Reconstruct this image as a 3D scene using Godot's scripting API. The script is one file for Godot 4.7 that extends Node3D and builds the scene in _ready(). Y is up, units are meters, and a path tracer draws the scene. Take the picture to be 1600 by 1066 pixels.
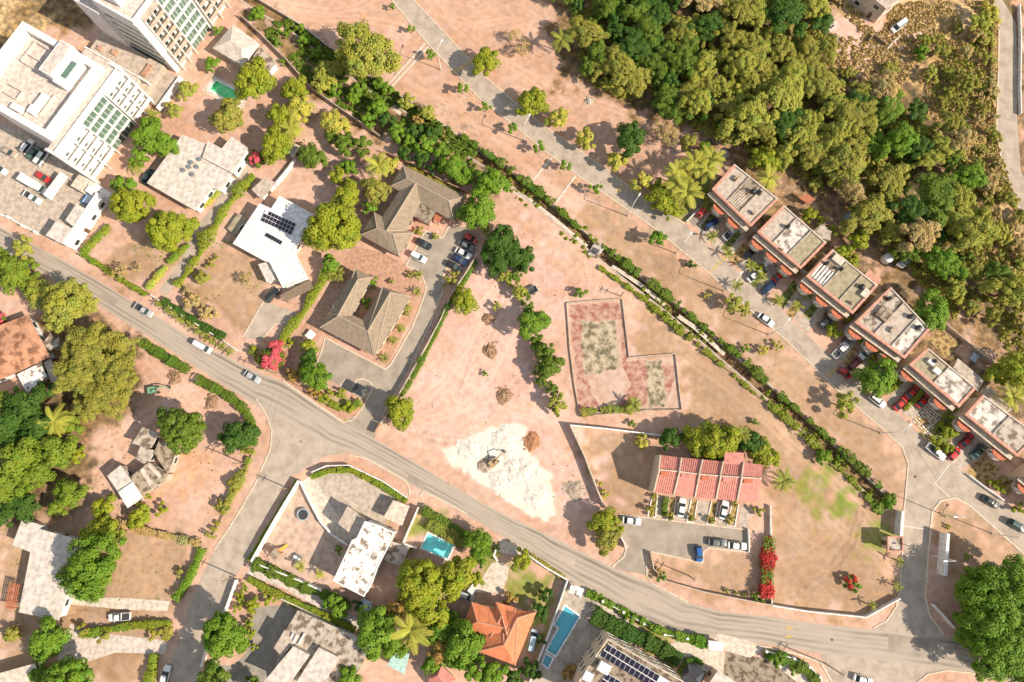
extends Node3D
# A hillside neighbourhood seen from a drone 170 m up. y is up, units are metres, -z is the top of the picture.
# Plans are given as surveyed plate positions (u, v) of a 1600 x 1066 plate; plan() turns them into metres on the level y.
const FOCAL := 1067.0
const TILT := 9.9
const HIGH := 170.0
const SHADOW := Vector2(-0.925, -0.38)
const SUN_UP := 37.0

var taken := {}
var mats := {}
var made := {}
var noise_tex := {}
var rng := RandomNumberGenerator.new()
var ground_zones := []

class Build:
	var v := PackedVector3Array()
	var n := PackedVector3Array()
	var c := PackedColorArray()
	var t := PackedVector2Array()
	var tint := Color.WHITE
	func tri(a: Vector3, b: Vector3, d: Vector3, hint: Vector3) -> void:
		var k := (d - a).cross(b - a)
		if k.length_squared() < 1e-12:
			return
		k = k.normalized()
		if k.dot(hint) < 0.0:
			v.append(a); v.append(d); v.append(b)
			k = -k
		else:
			v.append(a); v.append(b); v.append(d)
		for j in 3:
			n.append(k); c.append(tint); t.append(Vector2.ZERO)
	func quad(a: Vector3, b: Vector3, d: Vector3, e: Vector3, hint: Vector3) -> void:
		tri(a, b, d, hint)
		tri(a, d, e, hint)
	func poly(pts: PackedVector2Array, y: float, hint := Vector3.UP) -> void:
		var ix := Geometry2D.triangulate_polygon(pts)
		for j in range(0, ix.size(), 3):
			var a := pts[ix[j]]; var b := pts[ix[j + 1]]; var d := pts[ix[j + 2]]
			tri(Vector3(a.x, y, a.y), Vector3(b.x, y, b.y), Vector3(d.x, y, d.y), hint)
	func prism(pts: PackedVector2Array, y0: float, y1: float, top := true, bottom := false) -> void:
		var cw := Geometry2D.is_polygon_clockwise(pts)
		for j in pts.size():
			var a := pts[j]; var b := pts[(j + 1) % pts.size()]
			var e := b - a
			var out := Vector3(e.y, 0, -e.x) * (-1.0 if cw else 1.0)
			quad(Vector3(a.x, y0, a.y), Vector3(b.x, y0, b.y), Vector3(b.x, y1, b.y), Vector3(a.x, y1, a.y), out)
		if top:
			poly(pts, y1)
		if bottom:
			poly(pts, y0, Vector3.DOWN)
	func box(at: Transform3D, size: Vector3) -> void:
		var h := size * 0.5
		for s in [[0, 1, 2], [1, 2, 0], [2, 0, 1]]:
			for sign in [-1.0, 1.0]:
				var q := []
				for k in [[-1, -1], [1, -1], [1, 1], [-1, 1]]:
					var p := Vector3.ZERO
					p[s[0]] = h[s[0]] * sign; p[s[1]] = h[s[1]] * k[0]; p[s[2]] = h[s[2]] * k[1]
					q.append(at * p)
				var o := Vector3.ZERO
				o[s[0]] = sign
				quad(q[0], q[1], q[2], q[3], at.basis * o)
	# a kerb, wall or parapet that follows a path with mitred corners
	func ribbon(pts: PackedVector2Array, w0: float, w1: float, y0: float, y1: float, closed := false) -> void:
		var k := pts.size()
		var l := PackedVector2Array(); var r := PackedVector2Array()
		for j in k:
			var p := pts[j]
			var a := pts[(j + k - 1) % k] if (closed or j > 0) else p
			var b := pts[(j + 1) % k] if (closed or j < k - 1) else p
			var d0 := (p - a).normalized() if p != a else (b - p).normalized()
			var d1 := (b - p).normalized() if p != b else d0
			var m := Vector2(-(d0 + d1).y, (d0 + d1).x).normalized()
			var g := 1.0 / maxf(0.4, m.dot(Vector2(-d0.y, d0.x)))
			l.append(p + m * w0 * g); r.append(p + m * w1 * g)
		for j in (k if closed else k - 1):
			var i := (j + 1) % k
			var e := pts[i] - pts[j]
			var s := Vector3(-e.y, 0, e.x) * signf(w1 - w0)
			quad(p3(l[j], y1), p3(l[i], y1), p3(r[i], y1), p3(r[j], y1), Vector3.UP)
			quad(p3(l[j], y0), p3(l[i], y0), p3(l[i], y1), p3(l[j], y1), -s)
			quad(p3(r[j], y0), p3(r[i], y0), p3(r[i], y1), p3(r[j], y1), s)
		if not closed:
			for j in [0, k - 1]:
				var e := pts[1] - pts[0] if j == 0 else pts[k - 1] - pts[k - 2]
				quad(p3(l[j], y0), p3(r[j], y0), p3(r[j], y1), p3(l[j], y1), Vector3(e.x, 0, e.y) * (-1.0 if j == 0 else 1.0))
	func p3(p: Vector2, y: float) -> Vector3:
		return Vector3(p.x, y, p.y)
	func tube(a: Vector3, b: Vector3, ra: float, rb: float, k := 6, caps := true) -> void:
		var d := (b - a).normalized()
		var s := d.cross(Vector3.UP if absf(d.y) < 0.9 else Vector3.RIGHT).normalized()
		var q := d.cross(s)
		for j in k:
			var f := TAU * j / k; var g := TAU * (j + 1) / k
			var u0 := s * cos(f) + q * sin(f); var u1 := s * cos(g) + q * sin(g)
			quad(a + u0 * ra, a + u1 * ra, b + u1 * rb, b + u0 * rb, u0 + u1)
			if caps:
				tri(b, b + u0 * rb, b + u1 * rb, d)
				tri(a, a + u0 * ra, a + u1 * ra, -d)
	func done(o := Vector3.ZERO, uvs := false) -> ArrayMesh:
		if v.is_empty():
			return null
		if o != Vector3.ZERO:
			for j in v.size():
				v[j] -= o
		var s := []
		s.resize(Mesh.ARRAY_MAX)
		s[Mesh.ARRAY_VERTEX] = v; s[Mesh.ARRAY_NORMAL] = n; s[Mesh.ARRAY_COLOR] = c
		if uvs:
			s[Mesh.ARRAY_TEX_UV] = t
		var m := ArrayMesh.new()
		m.add_surface_from_arrays(Mesh.PRIMITIVE_TRIANGLES, s)
		return m

# ---------------------------------------------------------------- plans, names, nodes
func plan(u: float, v: float, y := 0.0) -> Vector3:
	var a := -deg_to_rad(90.0 - TILT)
	var r := Vector3((u - 800.0) / FOCAL, -(v - 533.0) / FOCAL, -1.0).rotated(Vector3.RIGHT, a)
	var p := r * ((y - HIGH) / r.y)
	return Vector3(p.x, y, p.z)
func flat(p: Vector3) -> Vector2:
	return Vector2(p.x, p.z)
func path(a: Array, y := 0.0) -> PackedVector2Array:
	var r := PackedVector2Array()
	for j in range(0, a.size(), 2):
		r.append(flat(plan(a[j], a[j + 1], y)))
	return r
func middle(p: PackedVector2Array) -> Vector3:
	var s := Vector2.ZERO
	for q in p: s += q
	s /= p.size()
	return Vector3(s.x, 0, s.y)
func turn_of(u: float, v: float, du: float, dv: float) -> float:
	var d := plan(u + du * 10, v + dv * 10) - plan(u - du * 10, v - dv * 10)
	return atan2(-d.z, d.x)
func numbered(called: String) -> String:
	taken[called] = taken.get(called, -1) + 1
	return called if taken[called] == 0 else "%s_%03d" % [called, taken[called]]
func tag(o: Node, label: String, category: String, group := "") -> void:
	o.set_meta("label", label); o.set_meta("category", category)
	if group: o.set_meta("group", group)
func thing(called: String, label: String, category: String, at: Vector3, turn := 0.0, group := "") -> Node3D:
	var o := Node3D.new()
	o.name = numbered(called); add_child(o)
	o.position = at; o.rotation.y = turn
	tag(o, label, category, group)
	return o
func part(parent: Node3D, called: String, m: Mesh, mt: Material, at := Transform3D()) -> MeshInstance3D:
	var o := MeshInstance3D.new()
	o.name = called; o.mesh = m; o.material_override = mt; o.transform = at
	parent.add_child(o, true)
	return o
func solo(called: String, m: Mesh, mt: Material, at: Vector3, label: String, category: String, group := "") -> MeshInstance3D:
	var o := MeshInstance3D.new()
	o.name = numbered(called); o.mesh = m; o.material_override = mt; o.position = at
	add_child(o)
	tag(o, label, category, group)
	return o
func setting(called: String, m: Mesh, mt: Material) -> MeshInstance3D:
	var o := MeshInstance3D.new()
	o.name = numbered(called); o.mesh = m; o.material_override = mt
	o.set_meta("kind", "structure")
	add_child(o)
	return o
func unit_box() -> Mesh:
	if not made.has("box"):
		var b := Build.new()
		b.box(Transform3D(), Vector3.ONE)
		made.box = b.done()
	return made.box
func placed(at: Vector3, turn: float, size := Vector3.ONE) -> Transform3D:
	return Transform3D(Basis(Vector3.UP, turn).scaled_local(size), at)

# ---------------------------------------------------------------- materials (linear base colours)
func speckle(kind: String) -> Texture2D:
	if noise_tex.has(kind):
		return noise_tex[kind]
	var t := NoiseTexture2D.new()
	var f := FastNoiseLite.new()
	f.noise_type = FastNoiseLite.TYPE_SIMPLEX_SMOOTH
	f.fractal_type = FastNoiseLite.FRACTAL_FBM
	t.width = 1024; t.height = 1024; t.seamless = true
	var g := Gradient.new()
	match kind:
		"grain":   # weathered plaster, concrete, paint
			f.seed = 3; f.frequency = 0.006; f.fractal_octaves = 8; f.fractal_gain = 0.6
			g.offsets = PackedFloat32Array([0.25, 0.5, 0.75]); g.colors = PackedColorArray([Color(0.84, 0.835, 0.83), Color(0.94, 0.94, 0.94), Color(1, 1, 1)])
		"worn":    # old roofs: dark algae patches over a pale coat
			f.seed = 8; f.frequency = 0.006; f.fractal_octaves = 8; f.fractal_gain = 0.62
			g.offsets = PackedFloat32Array([0.3, 0.42, 0.5, 0.8]); g.colors = PackedColorArray([Color(0.6, 0.56, 0.52), Color(0.8, 0.77, 0.74), Color(0.92, 0.91, 0.89), Color(1, 1, 1)])
		"asphalt":
			f.seed = 15; f.frequency = 0.005; f.fractal_octaves = 8; f.fractal_gain = 0.6
			g.offsets = PackedFloat32Array([0.2, 0.5, 0.8]); g.colors = PackedColorArray([Color(0.88, 0.875, 0.87), Color(0.95, 0.948, 0.945), Color(1, 1, 1)])
		"speckled": # white coat with black specks
			f.seed = 21; f.frequency = 0.003; f.fractal_octaves = 9; f.fractal_gain = 0.74
			g.offsets = PackedFloat32Array([0.30, 0.37, 0.41, 1.0]); g.colors = PackedColorArray([Color(0.55, 0.5, 0.46), Color(0.75, 0.71, 0.67), Color(0.96, 0.96, 0.95), Color(1, 1, 1)])
	t.noise = f; t.color_ramp = g
	noise_tex[kind] = t
	return t
func mat(key: String, r := 0.5, g := 0.5, b := 0.5, rough := 0.9, tex := "", scale := 0.05, metal := 0.0) -> StandardMaterial3D:
	if mats.has(key):
		return mats[key]
	var m := StandardMaterial3D.new()
	m.resource_name = key
	m.albedo_color = Color(r, g, b).linear_to_srgb()
	m.roughness = rough; m.metallic = metal
	if tex:
		m.albedo_texture = speckle(tex)
		m.uv1_triplanar = true; m.uv1_world_triplanar = true
		m.uv1_scale = Vector3.ONE * scale
	mats[key] = m
	return m
func leaf_mat(key: String, r: float, g: float, b: float) -> StandardMaterial3D:
	if mats.has(key):
		return mats[key]
	var m := mat(key, r, g, b, 0.62)
	m.vertex_color_use_as_albedo = true
	m.metallic_specular = 0.3
	m.backlight = Color(0.26, 0.3, 0.12)
	m.cull_mode = BaseMaterial3D.CULL_DISABLED
	return m
func palette() -> void:
	mat("asphalt", 0.375, 0.312, 0.25, 0.93, "asphalt", 0.045)
	mat("asphalt_pale", 0.465, 0.382, 0.302, 0.93, "asphalt", 0.05)
	mat("asphalt_grey", 0.33, 0.275, 0.225, 0.93, "asphalt", 0.05)
	mat("concrete", 0.52, 0.43, 0.345, 0.9, "grain", 0.09)
	mat("concrete_dark", 0.4, 0.325, 0.235, 0.9, "worn", 0.07)
	mat("concrete_white", 0.68, 0.575, 0.465, 0.88, "grain", 0.1)
	mat("kerb", 0.7, 0.57, 0.43, 0.9, "grain", 0.2)
	mat("white_wall", 0.84, 0.82, 0.79, 0.85, "grain", 0.12)
	mat("white_coat", 0.84, 0.82, 0.79, 0.7, "grain", 0.1)
	mat("white_stained", 0.80, 0.755, 0.70, 0.8, "speckled", 0.09)
	mat("roof_beige", 0.65, 0.575, 0.5, 0.85, "grain", 0.08)
	mat("roof_grey", 0.5, 0.43, 0.36, 0.85, "worn", 0.06)
	mat("roof_olive", 0.38, 0.32, 0.205, 0.9, "grain", 0.09)
	mat("roof_brown", 0.33, 0.27, 0.2, 0.9, "worn", 0.08)
	mat("tile_brown", 0.31, 0.238, 0.165, 0.85, "grain", 0.12)
	mat("tile_brown_ridge", 0.45, 0.36, 0.265, 0.85, "grain", 0.2)
	mat("tile_orange", 0.68, 0.225, 0.1, 0.8, "grain", 0.1)
	mat("tile_orange_ridge", 0.66, 0.32, 0.20, 0.8, "grain", 0.2)
	mat("tile_peach", 0.58, 0.30, 0.18, 0.85, "worn", 0.05)
	mat("sheet_red", 0.62, 0.245, 0.19, 0.6, "grain", 0.12)
	mat("salmon", 0.62, 0.31, 0.22, 0.8, "grain", 0.12)
	mat("salmon_deep", 0.56, 0.17, 0.08, 0.8, "grain", 0.12)
	mat("cream_wall", 0.62, 0.52, 0.40, 0.85, "grain", 0.12)
	mat("pink_wall", 0.60, 0.36, 0.29, 0.85, "grain", 0.12)
	mat("slate", 0.05, 0.058, 0.068, 0.6, "grain", 0.12)
	mat("red_paint", 0.45, 0.05, 0.03, 0.6, "grain", 0.2)
	mat("timber_red", 0.48, 0.16, 0.08, 0.8, "grain", 0.2)
	mat("timber_grey", 0.30, 0.22, 0.15, 0.85, "grain", 0.2)
	mat("brick_paving", 0.52, 0.30, 0.20, 0.9, "grain", 0.12)
	mat("terrace_pink", 0.66, 0.56, 0.485, 0.85, "grain", 0.1)
	mat("paving_blue", 0.34, 0.3, 0.25, 0.9, "asphalt", 0.08)
	mat("deck_grey", 0.46, 0.385, 0.31, 0.85, "grain", 0.06)
	mat("channel_floor", 0.30, 0.19, 0.085, 0.9, "worn", 0.05)
	mat("soil_red", 0.42, 0.20, 0.10, 0.95, "grain", 0.15)
	mat("spoil", 0.40, 0.255, 0.155, 0.95, "worn", 0.3)
	mat("rubble", 0.52, 0.43, 0.34, 0.95, "worn", 0.4)
	mat("deck_white", 0.66, 0.62, 0.57, 0.8, "worn", 0.06)
	mat("yard_soil", 0.58, 0.415, 0.315, 0.95, "grain", 0.06)
	mat("marl", 0.74, 0.68, 0.59, 0.95, "grain", 0.15)
	mat("lawn_tan", 0.46, 0.32, 0.13, 0.95, "worn", 0.12)
	mat("lawn_green", 0.20, 0.24, 0.05, 0.95, "worn", 0.12)
	mat("rock_pale", 0.60, 0.55, 0.48, 0.95, "worn", 0.4)
	mat("paint_yellow", 0.66, 0.42, 0.06, 0.8, "grain", 0.3)
	mat("paint_white", 0.70, 0.66, 0.6, 0.8, "grain", 0.3)
	mat("glass", 0.03, 0.05, 0.05, 0.08)
	mat("glass_green", 0.12, 0.19, 0.15, 0.1)
	mat("frame_white", 0.78, 0.75, 0.70, 0.6)
	mat("door_brown", 0.13, 0.07, 0.04, 0.7)
	mat("solar", 0.018, 0.016, 0.03, 0.18)
	mat("solar_rack", 0.72, 0.70, 0.68, 0.5)
	mat("metal_grey", 0.32, 0.33, 0.33, 0.45, "", 0.1, 0.6)
	mat("metal_white", 0.74, 0.72, 0.69, 0.5)
	mat("metal_dark", 0.05, 0.05, 0.05, 0.5)
	mat("digger_green", 0.17, 0.34, 0.2, 0.7)
	mat("digger_tan", 0.42, 0.27, 0.14, 0.7)
	mat("rubber", 0.02, 0.02, 0.02, 0.9)
	mat("tank_black", 0.025, 0.028, 0.03, 0.5)
	mat("canvas_green", 0.45, 0.66, 0.58, 0.8, "grain", 0.2)
	mat("tin_blue", 0.42, 0.50, 0.54, 0.5, "grain", 0.12)
	mat("blue_paint", 0.01, 0.16, 0.45, 0.5)
	mat("pool_tile", 0.22, 0.95, 0.9, 0.4)
	mat("pool_blue", 0.03, 0.46, 0.56, 0.4)
	mat("pool_green", 0.04, 0.72, 0.27, 0.5)
	var w := mat("water", 0.85, 0.95, 0.95, 0.04)
	w.albedo_color.a = 0.05
	w.transparency = BaseMaterial3D.TRANSPARENCY_ALPHA
	mat("bark", 0.17, 0.12, 0.075, 0.95)
	mat("palm_bark", 0.30, 0.23, 0.15, 0.95)
	leaf_mat("leaf_mango", 0.25, 0.272, 0.02)
	leaf_mat("leaf_bright", 0.135, 0.23, 0.018)
	leaf_mat("leaf_dark", 0.055, 0.112, 0.014)
	leaf_mat("leaf_mid", 0.115, 0.17, 0.018)
	leaf_mat("leaf_olive", 0.27, 0.25, 0.042)
	leaf_mat("leaf_feather", 0.315, 0.31, 0.048)
	leaf_mat("leaf_yellow", 0.42, 0.375, 0.06)
	leaf_mat("leaf_rust", 0.34, 0.21, 0.055)
	leaf_mat("leaf_dry", 0.44, 0.31, 0.12)
	leaf_mat("leaf_pink", 0.62, 0.1, 0.12)
	leaf_mat("leaf_red", 0.5, 0.04, 0.03)
	leaf_mat("leaf_frond", 0.24, 0.25, 0.04)
	leaf_mat("leaf_frond_gold", 0.36, 0.345, 0.05)
	leaf_mat("leaf_orchard", 0.165, 0.22, 0.02)
	leaf_mat("leaf_hedge", 0.205, 0.24, 0.022)

# ---------------------------------------------------------------- ground
const GX := -185.0
const GZ := -155.0
const GW := 370.0
const GD := 232.0
const TW := 1664
const TH := 1044
const TRENCH := [330, -50, 372, -14, 400, 6, 462, 43, 525, 93, 575, 128, 612, 151, 650, 175, 712, 220, 790, 272, 862, 331, 925, 383, 975, 424, 1050, 482, 1110, 534, 1200, 612, 1275, 680, 1372, 775, 1392, 792]
var trench_poly := PackedVector2Array()
var pools := []

func zone(id: int, a: Array) -> void:
	ground_zones.append([id, path(a)])
func ground_picture() -> ImageTexture:
	# what lies on the ground: bare soil, dry grass, lawn, marl, leaf litter, old paint on the ball court
	zone(1, [895, 275, 1020, 360, 1100, 424, 1230, 537, 1317, 622, 1405, 700, 1416, 770, 1390, 785, 1270, 665, 1110, 520, 980, 415, 925, 372])
	zone(1, [1205, 720, 1260, 700, 1390, 800, 1405, 940, 1355, 965, 1205, 945])
	zone(1, [1020, 865, 1095, 880, 1110, 862, 1200, 866, 1200, 935, 1130, 925, 1020, 900])
	zone(1, [1460, 795, 1480, 780, 1600, 875, 1600, 930, 1500, 890, 1455, 860])
	zone(1, [905, 672, 1030, 690, 1008, 800, 955, 800])
	zone(1, [1000, 470, 1110, 545, 1200, 625, 1260, 690, 1210, 715, 1195, 690, 1075, 660, 1068, 560, 990, 555])
	zone(1, [160, 405, 265, 340, 300, 390, 225, 455])
	zone(1, [285, 450, 345, 370, 420, 400, 420, 470, 385, 520])
	zone(11, [520, -30, 900, -30, 905, 110, 1055, 200, 1010, 300, 1080, 400, 1110, 430, 900, 290, 790, 262, 700, 198, 600, 138, 640, 60, 560, 20])
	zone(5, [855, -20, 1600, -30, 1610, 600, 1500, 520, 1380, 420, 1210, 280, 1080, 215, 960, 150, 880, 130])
	zone(10, [1290, -20, 1560, -20, 1562, 110, 1570, 260, 1600, 350, 1600, 460, 1530, 420, 1500, 300, 1520, 220, 1420, 130, 1290, 110])
	zone(6, [1290, 20, 1420, 20, 1450, 50, 1390, 95, 1340, 118, 1290, 90])
	zone(5, [385, -10, 460, 50, 560, 140, 620, 165, 700, 215, 800, 290, 780, 300, 690, 250, 590, 215, 490, 135, 380, 30])
	zone(1, [0, 780, 130, 800, 300, 845, 270, 960, 130, 990, 0, 1000])
	zone(1, [0, 990, 120, 1000, 245, 985, 240, 1066, 0, 1066])
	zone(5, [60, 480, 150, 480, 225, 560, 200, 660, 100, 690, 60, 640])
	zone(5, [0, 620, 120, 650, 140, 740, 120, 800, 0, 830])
	zone(4, [800, 405, 850, 395, 875, 430, 850, 470, 820, 450])
	zone(4, [255, 700, 310, 700, 330, 745, 290, 770, 262, 760])
	zone(6, [600, 660, 650, 570, 700, 480, 745, 420, 800, 330, 850, 350, 880, 440, 880, 480, 890, 600, 905, 655, 945, 800, 870, 815, 780, 770, 690, 705])
	zone(0, [800, 330, 850, 340, 890, 400, 880, 440, 850, 400])
	zone(3, [692, 694, 712, 700, 740, 682, 765, 668, 800, 664, 822, 668, 820, 700, 836, 712, 856, 735, 866, 770, 872, 800, 850, 812, 805, 790, 770, 765, 720, 735, 700, 715])
	zone(2, [1252, 735, 1275, 725, 1300, 730, 1306, 745, 1290, 752, 1282, 770, 1295, 785, 1318, 770, 1335, 775, 1338, 798, 1315, 815, 1285, 800, 1262, 775])
	zone(2, [1345, 815, 1400, 820, 1400, 845, 1365, 875, 1348, 850])
	zone(2, [800, 895, 845, 890, 865, 905, 850, 938, 795, 925])
	zone(2, [735, 865, 775, 850, 790, 880, 760, 905, 735, 900])
	zone(2, [640, 810, 665, 800, 725, 840, 735, 850, 690, 830, 670, 822, 655, 850, 640, 848])
	zone(2, [780, 890, 800, 895, 860, 935, 858, 1010, 800, 950])
	zone(2, [925, 945, 990, 975, 1075, 1000, 1060, 1040, 985, 1000, 930, 965])
	zone(2, [1060, 245, 1110, 240, 1110, 300, 1070, 345, 1040, 320])
	zone(2, [520, 610, 570, 635, 545, 645, 515, 625])
	zone(1, [1500, 545, 1470, 520, 1450, 530, 1490, 570])
	zone(1, [1505, 735, 1535, 710, 1560, 740, 1540, 765])
	zone(2, [1455, 655, 1480, 640, 1500, 680, 1480, 700, 1455, 690])
	zone(2, [575, 800, 590, 800, 600, 830, 590, 835])
	# the abandoned ball court
	zone(9, [886, 473, 972, 468, 983, 560, 1052, 555, 1063, 638, 905, 648])
	zone(7, [888, 476, 970, 472, 980, 558, 972, 570, 968, 500, 905, 502, 912, 590, 940, 640, 905, 642])
	zone(8, [905, 502, 958, 500, 968, 572, 912, 586])
	zone(7, [975, 565, 1010, 562, 1010, 632, 960, 640, 985, 600])
	zone(7, [1033, 568, 1052, 572, 1054, 590, 1040, 625, 1034, 600])
	zone(8, [1008, 562, 1033, 560, 1040, 632, 1012, 636])
	zone(4, [560, 490, 600, 440, 575, 520])
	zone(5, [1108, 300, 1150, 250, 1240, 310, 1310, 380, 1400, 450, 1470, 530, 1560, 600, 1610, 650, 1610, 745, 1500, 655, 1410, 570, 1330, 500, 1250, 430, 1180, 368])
	zone(10, [-40, -20, 118, -20, 120, 30, 60, 45, 30, 70, -40, 90])
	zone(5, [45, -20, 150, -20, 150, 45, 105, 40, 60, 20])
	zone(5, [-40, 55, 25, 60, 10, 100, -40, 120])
	var coarse := FastNoiseLite.new(); coarse.seed = 5; coarse.frequency = 0.012; coarse.fractal_octaves = 4
	var fine := FastNoiseLite.new(); fine.seed = 6; fine.frequency = 0.09; fine.fractal_octaves = 4; fine.fractal_gain = 0.7
	var warp := FastNoiseLite.new(); warp.seed = 7; warp.frequency = 0.035; warp.fractal_octaves = 4; warp.fractal_gain = 0.65
	var nc := coarse.get_image(TW, TH).get_data()
	var nf := fine.get_image(TW, TH).get_data()
	var nw := warp.get_image(TW, TH).get_data()
	var ids := PackedByteArray(); ids.resize(TW * TH); ids.fill(0)
	var sx := TW / GW
	var sz := TH / GD
	for z in ground_zones:
		var poly: PackedVector2Array = z[1]
		var lo := poly[0]; var hi := poly[0]
		for p in poly:
			lo = lo.min(p); hi = hi.max(p)
		var id: int = z[0]
		var amp: float = 0.9 if id >= 7 and id <= 9 else 1.6 if id == 3 else 7.0
		for j in range(clampi(int((lo.y - GZ - 4) * sz), 0, TH - 1), clampi(int((hi.y - GZ + 4) * sz), 0, TH - 1)):
			for i in range(clampi(int((lo.x - GX - 4) * sx), 0, TW - 1), clampi(int((hi.x - GX + 4) * sx), 0, TW - 1)):
				var k := j * TW + i
				var w := (nw[k] - 128) / 128.0 * amp
				var g := (nf[k] - 128) / 128.0 * amp * 0.35
				if Geometry2D.is_point_in_polygon(Vector2(GX + i / sx + w, GZ + j / sz - w + g), poly):
					ids[k] = id
	# linear colours of each kind of surface, base and worn end, and how hard they alternate
	var kinds := [
		[0.58, 0.375, 0.275, 0.48, 0.288, 0.2, 1.4], [0.44, 0.29, 0.18, 0.335, 0.21, 0.125, 1.3], [0.19, 0.225, 0.035, 0.31, 0.275, 0.08, 1.4],
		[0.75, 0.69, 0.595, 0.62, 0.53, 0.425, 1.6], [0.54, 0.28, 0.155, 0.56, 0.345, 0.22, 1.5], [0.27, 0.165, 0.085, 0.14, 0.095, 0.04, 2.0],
		[0.65, 0.43, 0.34, 0.555, 0.345, 0.265, 1.4], [0.30, 0.11, 0.08, 0.50, 0.33, 0.25, 2.8], [0.13, 0.108, 0.06, 0.48, 0.39, 0.27, 3.4],
		[0.54, 0.40, 0.31, 0.44, 0.27, 0.20, 2.4], [0.50, 0.345, 0.17, 0.28, 0.18, 0.075, 2.0], [0.53, 0.335, 0.235, 0.45, 0.268, 0.178, 1.3]]
	var n := kinds.size()
	var lut := PackedByteArray(); lut.resize(n * 256 * 3)
	for q in n:
		for s in 256:
			var f := clampf((s / 255.0 - 0.5) * kinds[q][6] + 0.5, 0.0, 1.0)
			var col := Color(lerpf(kinds[q][0], kinds[q][3], f), lerpf(kinds[q][1], kinds[q][4], f), lerpf(kinds[q][2], kinds[q][5], f)).linear_to_srgb()
			lut[(q * 256 + s) * 3] = int(col.r * 255); lut[(q * 256 + s) * 3 + 1] = int(col.g * 255); lut[(q * 256 + s) * 3 + 2] = int(col.b * 255)
	var raw := PackedByteArray(); raw.resize(TW * TH * 3)
	for k in TW * TH:
		var a := (ids[k] * 256 + nc[k]) * 3
		var o := k * 3
		raw[o] = lut[a]; raw[o + 1] = lut[a + 1]; raw[o + 2] = lut[a + 2]
	var soft_im := Image.create_from_data(TW, TH, false, Image.FORMAT_RGB8, raw)
	soft_im.resize(TW / 5, TH / 5, Image.INTERPOLATE_LANCZOS)
	soft_im.resize(TW, TH, Image.INTERPOLATE_CUBIC)
	var soft := soft_im.get_data()
	var worn := PackedByteArray(); worn.resize(TW * TH); worn.fill(128)
	for q in ground_tracks():
		var line := path(q[0])
		for side in q[2]:
			var run := offset_line(line, side)
			for j in run.size() - 1:
				var steps := int(run[j].distance_to(run[j + 1]) / 0.16) + 1
				for t in steps:
					var p := run[j].lerp(run[j + 1], t / float(steps))
					var x := int((p.x - GX) * sx); var y := int((p.y - GZ) * sz)
					for dy in range(-q[3], q[3] + 1):
						for dx in range(-q[3], q[3] + 1):
							var k := (y + dy) * TW + x + dx
							if x + dx >= 0 and x + dx < TW and y + dy >= 0 and y + dy < TH and nf[k] > 96:
								worn[k] = 128 + q[1]
	for k in TW * TH:
		var o := k * 3
		if (ids[k] >= 7 and ids[k] <= 9) or ids[k] == 3:
			var a := (ids[k] * 256 + clampi((nc[k] + nf[k] * 3) / 4, 0, 255)) * 3
			raw[o] = lut[a]; raw[o + 1] = lut[a + 1]; raw[o + 2] = lut[a + 2]
		else:
			var g := 256 + (128 - nf[k]) / 4
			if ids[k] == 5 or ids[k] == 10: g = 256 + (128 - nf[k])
			g += (worn[k] - 128)
			var h := (nw[k] - 128) / 9
			raw[o] = clampi(soft[o] * g >> 8, 0, 255); raw[o + 1] = clampi((soft[o + 1] * g >> 8) - h / 2, 0, 255); raw[o + 2] = clampi((soft[o + 2] * g >> 8) - h, 0, 255)
	return ImageTexture.create_from_image(Image.create_from_data(TW, TH, false, Image.FORMAT_RGB8, raw))
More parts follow.
